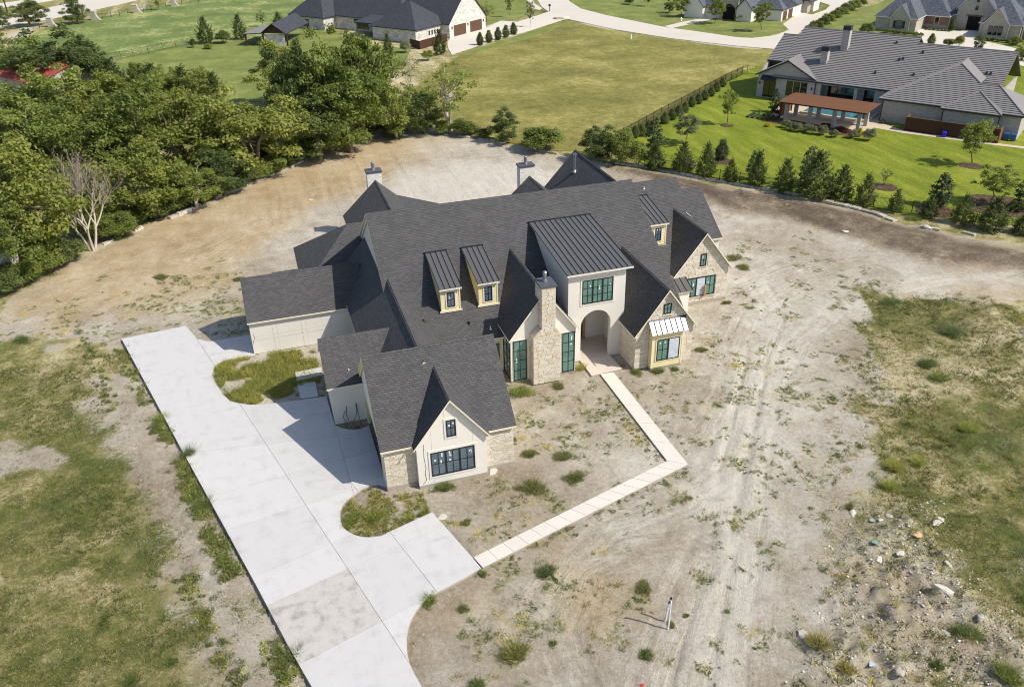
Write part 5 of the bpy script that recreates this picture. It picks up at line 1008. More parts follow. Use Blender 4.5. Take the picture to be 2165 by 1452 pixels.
litter(1843, 1105, .26, 'green and white crumpled bag left of the first dirt pile', 'bag_green', 1); litter(1860, 1107, .2, 'pale blue crumpled scrap right of the green bag', 'bag_blue', 2); litter(1848, 1165, .3, 'dark green glassy bag on the middle dirt pile', 'bag_green', 3); litter(1841, 1412, .24, 'pale blue crumpled bag above the yellow stake', 'bag_blue', 4); litter(1358, 1448, .14, 'small red scrap at the bottom edge of the dirt', 'red_p', 5)
# hydrant, mailbox, marker, well cover beyond the lot
g = W(1440, 45); hy = thing('fire_hydrant', 'white fire hydrant beside the footpath over the street', 'hydrant', g); m = MB(); m.tube([(0, 0, 0), (0, 0, .1), (0, 0, .12), (0, 0, .7)], [.28, .28, .2, .2], 10); m.tube([(0, 0, .7), (0, 0, .95)], [.24, .06], 10); m.build('barrel', MAT['pipe'], hy, uv=False); m = MB(); m.tube([(-.36, 0, .55), (.36, 0, .55)], .1, 8); m.build('outlet', MAT['pipe'], hy, uv=False)
g = W(1162, 25); mb_ = thing('mailbox', 'dark mailbox on a post at the end of the north drive', 'mailbox', g); m = MB(); m.box(-.08, .08, -.08, .08, 0, 1.5); m.build('post', MAT['black'], mb_); m = MB(); m.prism([(-.25, -.4, 1.5), (.25, -.4, 1.5), (.25, -.4, 1.85), (0, -.4, 2.05), (-.25, -.4, 1.85)], (0, .8, 0)); m.build('box', MAT['black'], mb_)
g = W(1334, 83); mk = thing('utility_marker', 'white square utility marker standing in the vacant lot', 'marker', g); m = MB(); m.box(-.16, .16, -.16, .16, 0, .95); m.build('post', MAT['pipe'], mk); m = MB(); m.box(-.19, .19, -.19, .19, .95, 1.05); m.build('cap', MAT['trim'], mk)
rock(1192, 40, 1.6, 'heap of pale rocks at the drive mouth by the street', 'edge_stone', .45); rock(1180, 41, 1.1, 'smaller rock left of the pale rock heap by the street', 'edge_stone', .5)
# utility pole at the far left
g = W(16, 28); up_ = thing('utility_pole', 'brown timber pole by the road at the far left', 'pole', g); m = MB(); m.tube([(0, 0, -.3), (0, 0, 7)], [.22, .16], 8); m.build('shaft', MAT['cedar_dark'], up_, uv=False)
# planting circle by the low link wall
# ------------------------------------------------------------------ plants
def leafmat(name, dark, mid, light, trans=.40):
    t = NT(name, .6, .25); r = t.attr('rnd'); k = t.math('ADD', t.math('MULTIPLY', r, .62), t.math('MULTIPLY', t.rnd(), .42))
    c = t.ramp(k, [(.05, dark), (.5, mid), (1.0, light)]); t.color(c)
    tr = t.n('BsdfTranslucent'); t.L(t.mix(1.0, c, (1.25, 1.25, .7), 'MULTIPLY'), tr.inputs[0]); mx = t.n('MixShader'); mx.inputs[0].default_value = trans
    out = t.t.nodes['Material Output']; t.L(t.b.outputs[0], mx.inputs[1]); t.L(tr.outputs[0], mx.inputs[2]); t.L(mx.outputs[0], out.inputs[0]); return t.m
LEAF = {'oak': leafmat('mid_green_leaves', (0.099, 0.128, 0.030), (0.222, 0.265, 0.060), (0.357, 0.382, 0.109)), 'olive': leafmat('yellow_green_leaves', (0.107, 0.130, 0.026), (0.227, 0.257, 0.055), (0.349, 0.363, 0.094)), 'dark': leafmat('dark_green_leaves', (0.063, 0.091, 0.030), (0.133, 0.171, 0.055), (0.226, 0.259, 0.085)),
        'cedar': leafmat('cedar_foliage', (.058, .082, .026), (.118, .150, .048), (.196, .222, .072)), 'magnolia': leafmat('magnolia_leaves', (0.031, 0.049, 0.023), (0.072, 0.101, 0.044), (0.182, 0.176, 0.081), .15), 'yellow': leafmat('yellow_flowers', (0.286, 0.260, 0.026), (0.650, 0.546, 0.039), (0.936, 0.780, 0.065)),
        'grey': leafmat('grey_green_leaves', (0.111, 0.133, 0.065), (0.215, 0.240, 0.127), (0.325, 0.341, 0.195)), 'red': leafmat('red_leaves', (0.065, 0.026, 0.026), (0.208, 0.065, 0.052), (0.364, 0.130, 0.104))}
MAT['bark'] = plain('grey_bark', s2l((128, 116, 100)), .95, .1, .3, 2.5); MAT['bark_pale'] = plain('pale_bark', s2l((192, 182, 166)), .95, .1, .2, 2.5); MAT['twig'] = plain('dead_twigs', s2l((150, 138, 126)), .95, .1, .2, 2)
def leaf_mesh(name, C, N, S, rnd_v, aspect=.62):
    "leaf quads: centres C, normals N, sizes S"
    n = len(C); rs = np.random.RandomState(n); a = np.cross(N, rs.randn(n, 3)); a /= np.linalg.norm(a, axis=1)[:, None]+1e-9; b = np.cross(N, a); S = S[:, None]
    V = np.stack([C-a*S-b*S*aspect*.3, C-b*S*aspect, C+a*S+b*S*.1, C+b*S*aspect], 1).reshape(-1, 3)
    return raw_mesh(name, V, np.arange(n*4).reshape(n, 4), np.repeat(rnd_v, 4))
def raw_mesh(name, V, F, rv=None, col=None):
    me = bpy.data.meshes.new(name); me.vertices.add(len(V)); me.vertices.foreach_set('co', V.astype('f').ravel()); k = F.shape[1]
    me.loops.add(F.size); me.loops.foreach_set('vertex_index', F.ravel().astype('i')); me.polygons.add(len(F)); me.polygons.foreach_set('loop_start', (np.arange(len(F))*k).astype('i')); me.polygons.foreach_set('loop_total', np.full(len(F), k, 'i')); me.update(calc_edges=True)
    if rv is not None: at = me.attributes.new('rnd', 'FLOAT', 'POINT'); at.data.foreach_set('value', rv.astype('f'))
    if col is not None: ca = me.color_attributes.new('col', 'FLOAT_COLOR', 'POINT'); ca.data.foreach_set('color', np.concatenate([col, np.ones((len(col), 1))], 1).astype('f').ravel())
    return me
def unit(rs, n): v = rs.randn(n, 3); return v/np.linalg.norm(v, axis=1)[:, None]
def blobs_to_leaves(rs, blobs, per, size, flat=.75, up=.5):
    C, N, S, Rv = [], [], [], []
    for (c, r) in blobs:
        n = max(12, int(per*r*r)); d = unit(rs, n); d[:, 2] = np.where(d[:, 2] < -.35, -d[:, 2], d[:, 2]); rad = r*(rs.rand(n)**.4)*(.7+.65*rs.rand(n)); p = np.array(c)+d*rad[:, None]*[1, 1, flat]
        nn = d*.7+unit(rs, n)*.75+[0, 0, up]; nn /= np.linalg.norm(nn, axis=1)[:, None]
        C.append(p); N.append(nn); S.append(size*(.6+.8*rs.rand(n))); Rv.append(np.clip(rs.rand()*.45+rs.rand(n)*.55, 0, 1))
    return map(np.concatenate, (C, N, S, Rv))
def limb(m, a, b, r0, r1, rn, n=4, wob=.06, seg=5):
    a, b = Vector(a), Vector(b); L_ = (b-a).length; pts = [a.lerp(b, i/n)+Vector((rn.uniform(-1, 1), rn.uniform(-1, 1), rn.uniform(-.5, .5)))*L_*wob*(0 < i < n) for i in range(n+1)]
    m.tube(pts, [r0+(r1-r0)*i/n for i in range(n+1)], seg, cap=False); return pts
PROTO = {}
def proto(kind, i):
    "trunk and crown meshes of a tree 10 m tall and about 8 m wide"
    if (kind, i) in PROTO: return PROTO[(kind, i)]
    rs = np.random.RandomState(hash_(kind)+i*31); rn = random.Random(hash_(kind)+i); tm = MB(); blobs = []
    if kind in ('oak', 'thin', 'sparse', 'street'):
        K = {'oak': 62, 'thin': 44, 'sparse': 26, 'street': 52}[kind]; zc, rz, rx = {'oak': (5.0, 4.5, 3.7), 'thin': (6.0, 3.7, 3.4), 'sparse': (6.4, 3.2, 3.0), 'street': (6.3, 3.5, 3.2)}[kind]; ph = rs.rand(4)*6.28
        for k in range(K):
            d = unit(rs, 1)[0]; th_ = math.atan2(d[1], d[0]); q = rs.uniform(.5, 1.0)**.7*(1+.16*math.sin(2*th_+ph[0])+.13*math.sin(3*th_+4*d[2]+ph[1])+.1*math.sin(5*d[2]+ph[2])); c = np.array([d[0]*rx*q, d[1]*rx*q, zc+d[2]*rz*q]); c[2] = max(c[2], .8+rs.rand() if kind == 'oak' else 2.6+rs.rand())
            blobs.append((c, rs.uniform(.55, 1.15)*(1 if kind == 'oak' else .8)))
        blobs.append((np.array([0, 0, zc]), 2.1 if kind == 'oak' else 1.2))
        forks = 3 if kind != 'street' else 1; r0 = {'oak': .24, 'thin': .17, 'sparse': .15, 'street': .15}[kind]
        for f_ in range(forks):
            a0 = rn.uniform(0, 6.28); top = Vector((math.cos(a0)*.9*(forks > 1), math.sin(a0)*.9*(forks > 1), 4.2+rn.uniform(0, 1))); limb(tm, (0, 0, -.4), top, r0, r0*.55, rn, 4, .05, 7)
            for (c, r) in rn.sample(blobs, min(len(blobs), 7 if forks > 1 else 12)): limb(tm, top, c, r0*.42, .03, rn, 3, .08, 4)
        per = {'oak': 250, 'thin': 150, 'sparse': 80, 'street': 260}[kind]; C, N, S, Rv = blobs_to_leaves(rs, blobs, per, {'oak': .150, 'thin': .13, 'sparse': .115, 'street': .14}[kind], .95, .25)
    elif kind == 'shrub':
        for k in range(30):
            d = unit(rs, 1)[0]; qq = rs.uniform(.75, 1.15); c = np.array([d[0]*3.0*qq, d[1]*3.0*qq, 2.6+abs(d[2])*4.6*qq]); blobs.append((c, rs.uniform(.9, 1.7)))
        blobs.append((np.array([0, 0, 3.6]), 3.0))
        for k in range(5): limb(tm, (0, 0, -.4), blobs[k][0], .14, .03, rn, 3, .08, 5)
        C, N, S, Rv = blobs_to_leaves(rs, blobs, 150, .21, .95, .3)
    elif kind in ('cedar', 'cone', 'magnolia'):
        w = {'cedar': 1.0, 'cone': .78, 'magnolia': .72}[kind]; K = 84 if kind != 'magnolia' else 40
        for k in range(K):
            q = (k+.5)/K; z = .5+9.2*q**1.15; prof = {'cedar': (1-q**1.5)*(.75+.4*math.sin(q*3.1)), 'cone': math.sin(min(1, q*1.05+.18)*2.75)**.8 if q < .9 else .35, 'magnolia': .85*math.sin(min(1, q*.92+.1)*3.0)+.12}[kind]
            rr_ = 3.4*max(.1, prof)*w; a0 = k*2.399+rs.rand()*.6; o_r = rr_*(rs.uniform(.55, 1.0) if kind != 'cone' else rs.uniform(.6, .8)); blobs.append((np.array([math.cos(a0)*o_r, math.sin(a0)*o_r, z]), (.55+.6*rs.rand())*(.55+.6*max(.2, prof))))
        limb(tm, (0, 0, -.4), (0, 0, 9.2), .22, .03, rn, 5, .01, 6)
        if kind == 'cedar':       # outer sprays reaching up and out
            C1, N1, S1, R1 = [], [], [], []
            for (c, r) in blobs:
                hd = np.array([c[0], c[1], 0]); hd = hd/(np.linalg.norm(hd)+1e-6); n = 24; t_ = rs.rand(n)[:, None]; C1.append(c+(hd*.8+[0, 0, .9])*t_*r*1.9+rs.randn(n, 3)*.16*r); nn = unit(rs, n)+hd*.4; N1.append(nn/np.linalg.norm(nn, axis=1)[:, None]); S1.append(.20*(.6+.7*rs.rand(n))); R1.append(np.clip(rs.rand()*.4+.6*rs.rand(n), 0, 1))
            C, N, S, Rv = blobs_to_leaves(rs, blobs, 70, .2); C, N, S, Rv = np.concatenate([C]+C1), np.concatenate([N]+N1), np.concatenate([S]+S1), np.concatenate([Rv]+R1)
        else: C, N, S, Rv = blobs_to_leaves(rs, blobs, 130 if kind == 'cone' else 75, .17 if kind == 'cone' else .27, 1.0, .3)
    me_t = bpy.data.meshes.new('trunk'); me_t.from_pydata(tm.v, [], tm.f); me_t.polygons.foreach_set('use_smooth', [True]*len(me_t.polygons)); me_t.update()
    PROTO[(kind, i)] = (me_t, leaf_mesh('crown', C, N, S, Rv)); return PROTO[(kind, i)]
def hash_(s): return sum(ord(c)*(i+7) for i, c in enumerate(s)) % 9973
MATVAR = {}
def with_mat(me, mat):
    k = (me.name, mat.name)
    if k not in MATVAR:
        c = me.copy(); c.materials.clear(); c.materials.append(mat); MATVAR[k] = c
    return MATVAR[k]
NTREE = [0]
def plant(px, py, top, wpx, kind, leaf, label, cat=None, group=None, bark='bark', var=None, name=None, dz=None):
    g = W(px, py); gz = float(ground_z(g.x, g.y)); g = Vector((g.x, g.y, gz)); h = max(.3, height_at(px, top, g)-gz); d = _f[0]*g.x+_f[1]*g.y+_f[2]*(gz-CAM_H); w = wpx*d/FPX
    NTREE[0] += 1; i = (NTREE[0] % 4) if var is None else var
    if kind in ('cone', 'magnolia', 'cedar'): i %= 2
    if kind in ('thin', 'sparse', 'street'): i %= 2
    tm, cm = proto(kind, i); nm = name or {'oak': 'broadleaf_tree', 'thin': 'broadleaf_tree', 'sparse': 'sparse_tree', 'street': 'young_tree', 'shrub': 'shrub', 'cedar': 'cedar_tree', 'cone': 'clipped_shrub', 'magnolia': 'magnolia_tree'}[kind]
    t = thing(nm, label, cat or ('shrub' if kind in ('shrub', 'cone') else 'tree'), g, (NTREE[0]*2.4) % 6.28, group); base_w = {'oak': 8.4, 'thin': 7.6, 'sparse': 7.0, 'street': 7.8, 'shrub': 8.2, 'cedar': 7.6, 'cone': 5.0, 'magnolia': 5.2}[kind]
    t.scale = (w/base_w, w/base_w, h/(10.0 if kind in ('oak', 'thin', 'sparse', 'street') else 9.7))
    link('trunk', with_mat(tm, MAT[bark]), t); link('crown', with_mat(cm, LEAF[leaf]), t); return t
ORD = ['first', 'second', 'third', 'fourth', 'fifth', 'sixth', 'seventh', 'eighth', 'ninth', 'tenth', 'eleventh', 'twelfth', 'thirteenth', 'fourteenth', 'fifteenth', 'sixteenth', 'seventeenth', 'eighteenth', 'nineteenth', 'twentieth']
ORD += ['twenty-'+o for o in ORD[:9]]
GV = 'trees of the grove on the left'
for a in [
    (70, 560, 288, 235, 'oak', 'olive', 'broad olive crowned tree at the left edge nearest the dirt bank'), (45, 600, 440, 150, 'oak', 'oak', 'low tree with bare pale limbs at the lower left corner of the grove'),
    (300, 462, 282, 185, 'oak', 'olive', 'olive tree with forked white trunk beside the edging blocks'), (165, 490, 330, 130, 'oak', 'oak', 'green tree crowded behind the bare grey tree'), (415, 440, 335, 120, 'oak', 'oak', 'dense low tree right of the forked white trunk'), (475, 412, 320, 120, 'oak', 'dark', 'dark low tree over the curving edging blocks'),
    (545, 372, 165, 215, 'oak', 'olive', 'largest yellow green tree rising beside the tan dirt slope'), (605, 352, 188, 130, 'thin', 'olive', 'slim yellow green tree with thin trunk beside the largest one'), (400, 385, 185, 170, 'oak', 'olive', 'olive crown left of the largest yellow green tree'), (322, 372, 178, 170, 'oak', 'oak', 'green crown directly above the forked white trunk tree'),
    (225, 385, 188, 190, 'oak', 'oak', 'wide green crown above the bare grey tree'), (115, 380, 196, 190, 'oak', 'oak', 'wide green crown second from the left edge in the middle row'), (20, 390, 220, 170, 'oak', 'dark', 'dark crown at the left edge in the middle row'), (480, 362, 208, 150, 'oak', 'oak', 'green crown squeezed behind the largest yellow green tree'),
    (60, 305, 128, 185, 'oak', 'oak', 'green crown just below the red barn roof'), (150, 300, 122, 170, 'oak', 'oak', 'green crown right of the red barn roof'), (240, 300, 150, 165, 'oak', 'olive', 'rounded crown in front of the small dark cedars'), (330, 290, 165, 150, 'oak', 'oak', 'green crown in front of the right small cedars'),
    (135, 195, 50, 200, 'oak', 'dark', 'big dark spreading tree behind the red barn'), (50, 185, 62, 140, 'oak', 'oak', 'lighter tree left of the big dark spreading tree'), (205, 200, 92, 100, 'oak', 'dark', 'right hand lobe tree next to the big dark spreading tree'),
    (600, 225, 92, 135, 'oak', 'olive', 'yellowish tree in front of the garden pavilion'), (700, 290, 46, 165, 'oak', 'oak', 'tallest green tree in front of the white stone house'), (640, 300, 70, 120, 'oak', 'dark', 'dark tree with open branches right of the pavilion'), (770, 300, 66, 165, 'oak', 'oak', 'tall bright green tree below the dark slate roof'),
    (745, 322, 165, 165, 'oak', 'oak', 'rounded green tree at the head of the tan dirt slope'), (680, 335, 195, 140, 'oak', 'dark', 'dark shaded tree under the tallest green tree'), (840, 292, 170, 110, 'oak', 'oak', 'green tree right of the white trunked tree'), (895, 282, 188, 105, 'oak', 'dark', 'dark bushy tree left of the slim tree on the vacant lot')]:
    plant(*a, group=GV, bark='bark_pale' if 'white trunk' in a[6] or 'pale limbs' in a[6] else 'bark')
plant(812, 245, 102, 115, 'thin', 'oak', 'tree with several bare white trunks in front of the slate house', group=GV, bark='bark_pale'); plant(866, 212, 92, 62, 'sparse', 'grey', 'sparse grey green tree with pale trunk at the edge of the vacant lot', group=GV, bark='bark_pale')
plant(953, 280, 120, 128, 'thin', 'oak', 'slim airy tree standing alone at the vacant lot corner', group=GV, bark='bark_pale')
for a in [(985, 286, 248, 62, 'shrub', 'oak', 'bright bush at the foot of the slim airy tree'), (1068, 300, 236, 78, 'oak', 'dark', 'round dark small tree on the near edge of the vacant lot'), (1148, 317, 262, 92, 'shrub', 'oak', 'spreading green bush right of the round dark small tree'), (1266, 340, 262, 88, 'oak', 'cedar', 'dense dark bush behind the rear roof gable'), (1312, 347, 268, 72, 'oak', 'oak', 'green bush at the near end of the black mesh fence'), (1345, 350, 290, 46, 'shrub', 'oak', 'low green bush where the two fences meet'), (1022, 292, 268, 36, 'shrub', 'oak', 'small bush between the slim tree and the round dark tree')]: plant(*a)
for ix, (x, y, tp, w) in enumerate(((247, 208, 122, 58), (303, 206, 126, 50), (330, 204, 132, 44), (356, 206, 130, 58), (392, 206, 138, 46), (426, 208, 134, 60), (455, 208, 150, 40))): plant(x, y, tp+4, w*1.35, 'oak' if ix % 2 else 'cedar', 'oak' if ix % 2 else 'cedar', ORD[ix]+' from the left of the small dark trees between grove and lawn', group='small cedars behind the grove')
for ix, (x, y, tp, w) in enumerate(sorted(((12, 618, 560, 90), (58, 598, 540, 84), (105, 572, 512, 84), (150, 552, 498, 78), (245, 500, 446, 90), (262, 478, 430, 80), (330, 462, 410, 88), (372, 445, 392, 84), (392, 436, 380, 70), (448, 414, 368, 84), (498, 396, 350, 84), (540, 380, 335, 80), (575, 368, 330, 70), (620, 346, 306, 78), (655, 328, 288, 74), (690, 310, 268, 74), (730, 298, 256, 70), (772, 288, 250, 64), (815, 280, 246, 70), (858, 274, 240, 64), (902, 274, 236, 56), (940, 282, 250, 48), (560, 340, 290, 80), (640, 320, 270, 70), (500, 370, 310, 90), (350, 425, 360, 80), (90, 540, 480, 100), (200, 500, 440, 80)))):
    plant(x, y, tp, w, 'shrub', 'dark' if (x*7+y) % 3 == 0 else 'oak', ORD[ix]+' leafy undergrowth shrub counted from the left along the grove edge', group='undergrowth shrubs of the grove')
# bare grey tree
g = W(197, 528); dt = thing('dead_tree', 'bare grey tree with many upright twigs and pale split trunks', 'tree', (g.x, g.y, float(ground_z(g.x, g.y)))); H_ = height_at(190, 262, g); rn = random.Random(5); m1 = MB(); m2 = MB()
def grow(m, a, d, L_, r, depth):
    b = a+d*L_; mid = a.lerp(b, .5)+Vector((rn.uniform(-1, 1), rn.uniform(-1, 1), rn.uniform(-.3, .3)))*L_*.07; (m1 if depth < 2 else m2).tube([a, mid, b], [r, r*.82, r*.62], 6 if depth < 2 else 3, cap=False)
    if depth >= 5: return
    for q in range(3 if depth < 4 else 2):
        nd = (d+Vector((rn.uniform(-.62, .62), rn.uniform(-.62, .62), rn.uniform(-.05, .42)))).normalized(); grow(m, a.lerp(b, rn.uniform(.62, 1.0)), nd, L_*rn.uniform(.58, .86), r*rn.uniform(.48, .64), depth+1)
for k in range(4):
    a0 = k*1.57+.4; grow(None, Vector((math.cos(a0)*.18, math.sin(a0)*.18, -.3)), Vector((math.cos(a0)*.30-.06, math.sin(a0)*.30, 1)).normalized(), H_*.30, .17, 0)
m1.build('trunk', MAT['bark_pale'], dt, uv=False, smooth=True); m2.build('branches', MAT['twig'], dt, uv=False)
# cedars, magnolias and small trees of the bright lawn
for a in [(1385, 357, 306, 46, 'leftmost cedar in front of the iron fence'), (1443, 364, 302, 50, 'tall soft cedar second in the fence row'), (1492, 375, 306, 44, 'upright pale cedar third in the fence row'), (1543, 386, 338, 34, 'small cedar fourth in the fence row'), (1599, 395, 322, 42, 'narrow cedar fifth in the fence row under a magnolia top'), (1657, 404, 338, 48, 'cedar sixth in the fence row left of the biggest one'), (1720, 420, 322, 92, 'biggest and widest cedar in the fence row'), (1776, 423, 352, 52, 'cedar touching the right side of the biggest one'),
          (1826, 434, 370, 48, 'cedar with a clear gap right of the biggest ones'), (1891, 447, 401, 36, 'smallest cedar before the right part of the iron fence'), (1962, 459, 412, 40, 'cedar fourth from the right edge in the fence row'), (2033, 472, 412, 50, 'cedar third from the right edge in the fence row'), (2096, 486, 416, 66, 'broad cedar second from the right edge'), (2160, 492, 452, 50, 'cedar cut by the right edge of the view')]:
    plant(a[0], a[1], a[2], a[3], 'cedar', 'cedar', a[4], group='cedars along the iron fence')
for a in [(1381, 325, 252, 36, 'tall magnolia at the corner of the black mesh fence'), (1592, 380, 322, 30, 'magnolia rising behind the fifth cedar'), (1704, 395, 312, 36, 'magnolia top rising behind the biggest cedar'), (1985, 437, 370, 46, 'dark magnolia between two small right cedars'), (2162, 440, 378, 46, 'dark magnolia at the right edge of the lawn'), (1635, 238, 190, 24, 'narrow magnolia at the left end of the pergola')]: plant(a[0], a[1], a[2], a[3], 'magnolia', 'magnolia', a[4], group='magnolias of the bright lawn')
plant(1525, 338, 296, 28, 'cone', 'magnolia', 'rounded dark shrub on a mulch circle in the lawn'); plant(1868, 392, 350, 34, 'sparse', 'magnolia', 'small loose young tree on a mulch circle', name='young_tree', var=1)
for a in [(1537, 264, 186, 44, 'street', 'oak', 'slim young tree left of the pergola on the lawn'), (1450, 306, 240, 72, 'street', 'grey', 'airy grey green tree behind the second cedar'), (2051, 349, 246, 80, 'street', 'oak', 'largest lawn tree in front of the brown board fence'), (2093, 432, 345, 92, 'street', 'oak', 'round tree behind the right cedars'), (2152, 446, 420, 38, 'shrub', 'dark', 'round clipped bush near the right edge of the lawn')]: plant(*a)
for x, y, r_ in ((1525, 342, 22), (1868, 396, 24), (2051, 351, 20), (1537, 266, 13), (1975, 446, 34), (2110, 436, 60), (1450, 345, 20)):
    c = W(x, y); w_ = r_*dist(c)/FPX; m = MB(); m.prism([(c.x+math.cos(k*.449)*w_*(1+.1*math.sin(k*2.1)), c.y+math.sin(k*.449)*w_*(1+.1*math.cos(k*1.7)), .055) for k in range(14)], (0, 0, -.05)); o = m.build('mulch_circle', MAT['bed'], None, uv=False); tag(o, kind='structure')
hp = [(1322, 300), (1336, 292), (1350, 288), (1364, 280), (1399, 262), (1414, 254), (1428, 245), (1442, 238), (1456, 226), (1470, 220), (1484, 212), (1497, 204), (1509, 194), (1521, 184)]
for k, (x, y) in enumerate(hp): plant(x+6, y, y-26+k*.5, 20-k*.3, 'cone', 'dark', ORD[k]+' small hedge shrub from the near end of the black mesh fence', group='hedge shrubs along the mesh fence')
for k, (x, y) in enumerate(((1660, 271), (1674, 276), (1688, 280), (1704, 279), (1719, 284), (1738, 286), (1762, 291), (1802, 293))): plant(x, y, y-20-(k % 3)*2, 22, 'shrub', 'grey', ORD[k]+' rounded grey green shrub from the left in the pergola bed', group='bed shrubs below the pergola')
plant(1836, 298, 268, 30, 'shrub', 'grey', 'feathery ornamental grass clump at the right end of the pergola bed'); plant(1623, 268, 258, 14, 'shrub', 'yellow', 'small yellow shrub at the left end of the pergola bed'); plant(1818, 290, 266, 14, 'shrub', 'yellow', 'small yellow shrub at the right end of the pergola bed')
for k, (x, y) in enumerate(((1648, 240), (1745, 268), (1775, 276), (1790, 280))): plant(x, y, y-9, 24, 'shrub', 'red', ORD[k]+' low reddish shrub from the left around the pergola posts', group='reddish shrubs under the pergola')
plant(1865, 262, 252, 12, 'shrub', 'dark', 'small clipped bush by the path at the brick corner')
# dark planted rows at the pergola corner
pr = thing('planted_rows', 'six dark clipped planting rows beside the pergola corner', 'planting', ne_pt(-15.5, -10.2), R(-54.35))
for k in range(6): m = MB(Vector((-15.5, -10.2, 0))); u0 = -18.0+k*.85; m.box(u0, u0+.42, -11.6+k*.05, -8.6, 0, .32); m.build('clipped_row', LEAF['dark'], pr, uv=False)
# north gardens
for k, (x, y, tp) in enumerate(((1015, 96, 70), (1034, 90, 65), (1053, 84.5, 59), (1070, 79, 54), (1086, 73.5, 49))): plant(x, y, tp, 15.5, 'cone', 'dark', ('first', 'second', 'third', 'fourth', 'fifth')[k]+' from the left of five clipped cone shrubs by the drive', group='clipped cones by the drive')
for a in [(931, 116, 66, 31, 'cedar', 'cedar', 'tall bushy juniper beside the brown board fence'), (822, 124, 72, 26, 'cedar', 'cedar', 'cone shaped cedar against the blue shaded stone wall'), (858, 112, 82, 26, 'shrub', 'grey', 'pale bush in front of the dark fence corner'), (905, 128, 104, 28, 'shrub', 'oak', 'round bush left of the tall bushy juniper'), (852, 145, 128, 18, 'shrub', 'olive', 'small yellow green bush under the grey sparse tree'), (1121, 58, 2, 22, 'street', 'grey', 'young pale tree between the drive and the street'), (1077, 37, -12, 18, 'street', 'oak', 'young tree on the lawn behind the garage'), (1030, 48, 0, 30, 'thin', 'oak', 'loose tree at the right corner of the white stone garage'),
          (437, 92, 38, 38, 'cedar', 'cedar', 'pointed conifer at the left of the lawn island bed'), (509, 84, 32, 32, 'cedar', 'cedar', 'pointed conifer left of the garden pavilion'), (474, 92, 60, 36, 'shrub', 'cedar', 'round dark bush between the two pointed conifers'), (555, 57, 20, 20, 'thin', 'dark', 'narrow dark tree behind the pavilion roof'), (590, 55, 27, 26, 'cedar', 'cedar', 'bushy conifer behind the pavilion ridge'), (410, 101, 78, 17, 'shrub', 'cedar', 'small dark bush left of the pointed conifer'), (440, 104, 90, 20, 'shrub', 'olive', 'low round bush in front of the pointed conifer'), (612, 58, 36, 26, 'oak', 'dark', 'dark rounded tree right of the pavilion ridge'),
          (66, 56, -2, 74, 'oak', 'dark', 'dark oak second from the left beside the far road'), (166, 51, -6, 56, 'oak', 'dark', 'dark oak right of the first stone pillar by the far road'), (335, 22, -10, 20, 'street', 'oak', 'small round headed tree between the far stone pillars'), (2, 66, 4, 46, 'oak', 'dark', 'dark oak cut by the top left edge'),
          (1440, 36, -8, 46, 'street', 'oak', 'left of three young trees on the lawn over the street'), (1512, 51, -4, 52, 'street', 'oak', 'middle of three young trees on the lawn over the street'), (1608, 67, 0, 50, 'street', 'olive', 'right of three young trees on the lawn over the street'), (1480, 30, 10, 32, 'shrub', 'yellow', 'bright yellow bush before the white house'), (1566, 44, 26, 30, 'shrub', 'yellow', 'yellow flecked bush at the white house entry'), (1545, 40, 28, 16, 'shrub', 'yellow', 'small yellow bush left of the entry bush'), (1415, 28, -4, 26, 'oak', 'dark', 'dark evergreen at the left end of the white house'),
          (1370, 14, -16, 24, 'street', 'dark', 'young tree in front of the fenced far yard'), (1330, 10, -10, 20, 'shrub', 'dark', 'dark bush inside the far fenced yard'),
          (1968, 94, 72, 16, 'cone', 'dark', 'narrow dark shrub by the pale far drive'), (2003, 99, 79, 22, 'shrub', 'olive', 'yellow green bush left behind the tiled ridge'), (2024, 102, 71, 24, 'shrub', 'olive', 'taller yellow green bush right behind the tiled ridge'), (2067, 106, 76, 22, 'magnolia', 'magnolia', 'dark narrow magnolia behind the tiled ridge'), (2010, 66, 40, 12, 'cone', 'dark', 'slim dark evergreen against the far stone wall'), (2160, 128, 92, 44, 'oak', 'oak', 'tree at the right edge behind the tiled gable end'), (2148, 96, 74, 26, 'shrub', 'olive', 'yellow green bush at the far corner house'), (1830, 72, 46, 30, 'shrub', 'dark', 'dark bush at the left corner of the far stone house')]: plant(*a)
for k in range(9): plant(1712+k*13, 74-k*7.4, 46-k*7.0, 30, 'shrub', 'oak' if k % 2 else 'dark', ORD[k]+' shrub from the near end of the long hedge beside the far drive', group='hedge beside the far drive')
for k in range(8): plant(1872+k*10.5, 70+k*1.1, 60+k*1.1, 14, 'shrub', 'oak' if k % 3 else 'olive', ORD[k]+' low shrub from the left under the far stone house windows', group='low shrubs at the far stone house')
for k in range(9): plant(2070+k*10, 84+k*1.2, 75+k*1.2, 13, 'shrub', ('dark', 'olive', 'grey')[k % 3], ORD[k]+' low bed shrub from the left beside the dark far front door', group='bed shrubs at the far front door')
for k in range(7): plant(1958+k*8, 64+k*.6, 59+k*.6, 8, 'shrub', ('dark', 'olive')[k % 2], ORD[k]+' tiny bed plant from the left along the far brick wall', group='bed plants along the far brick wall')

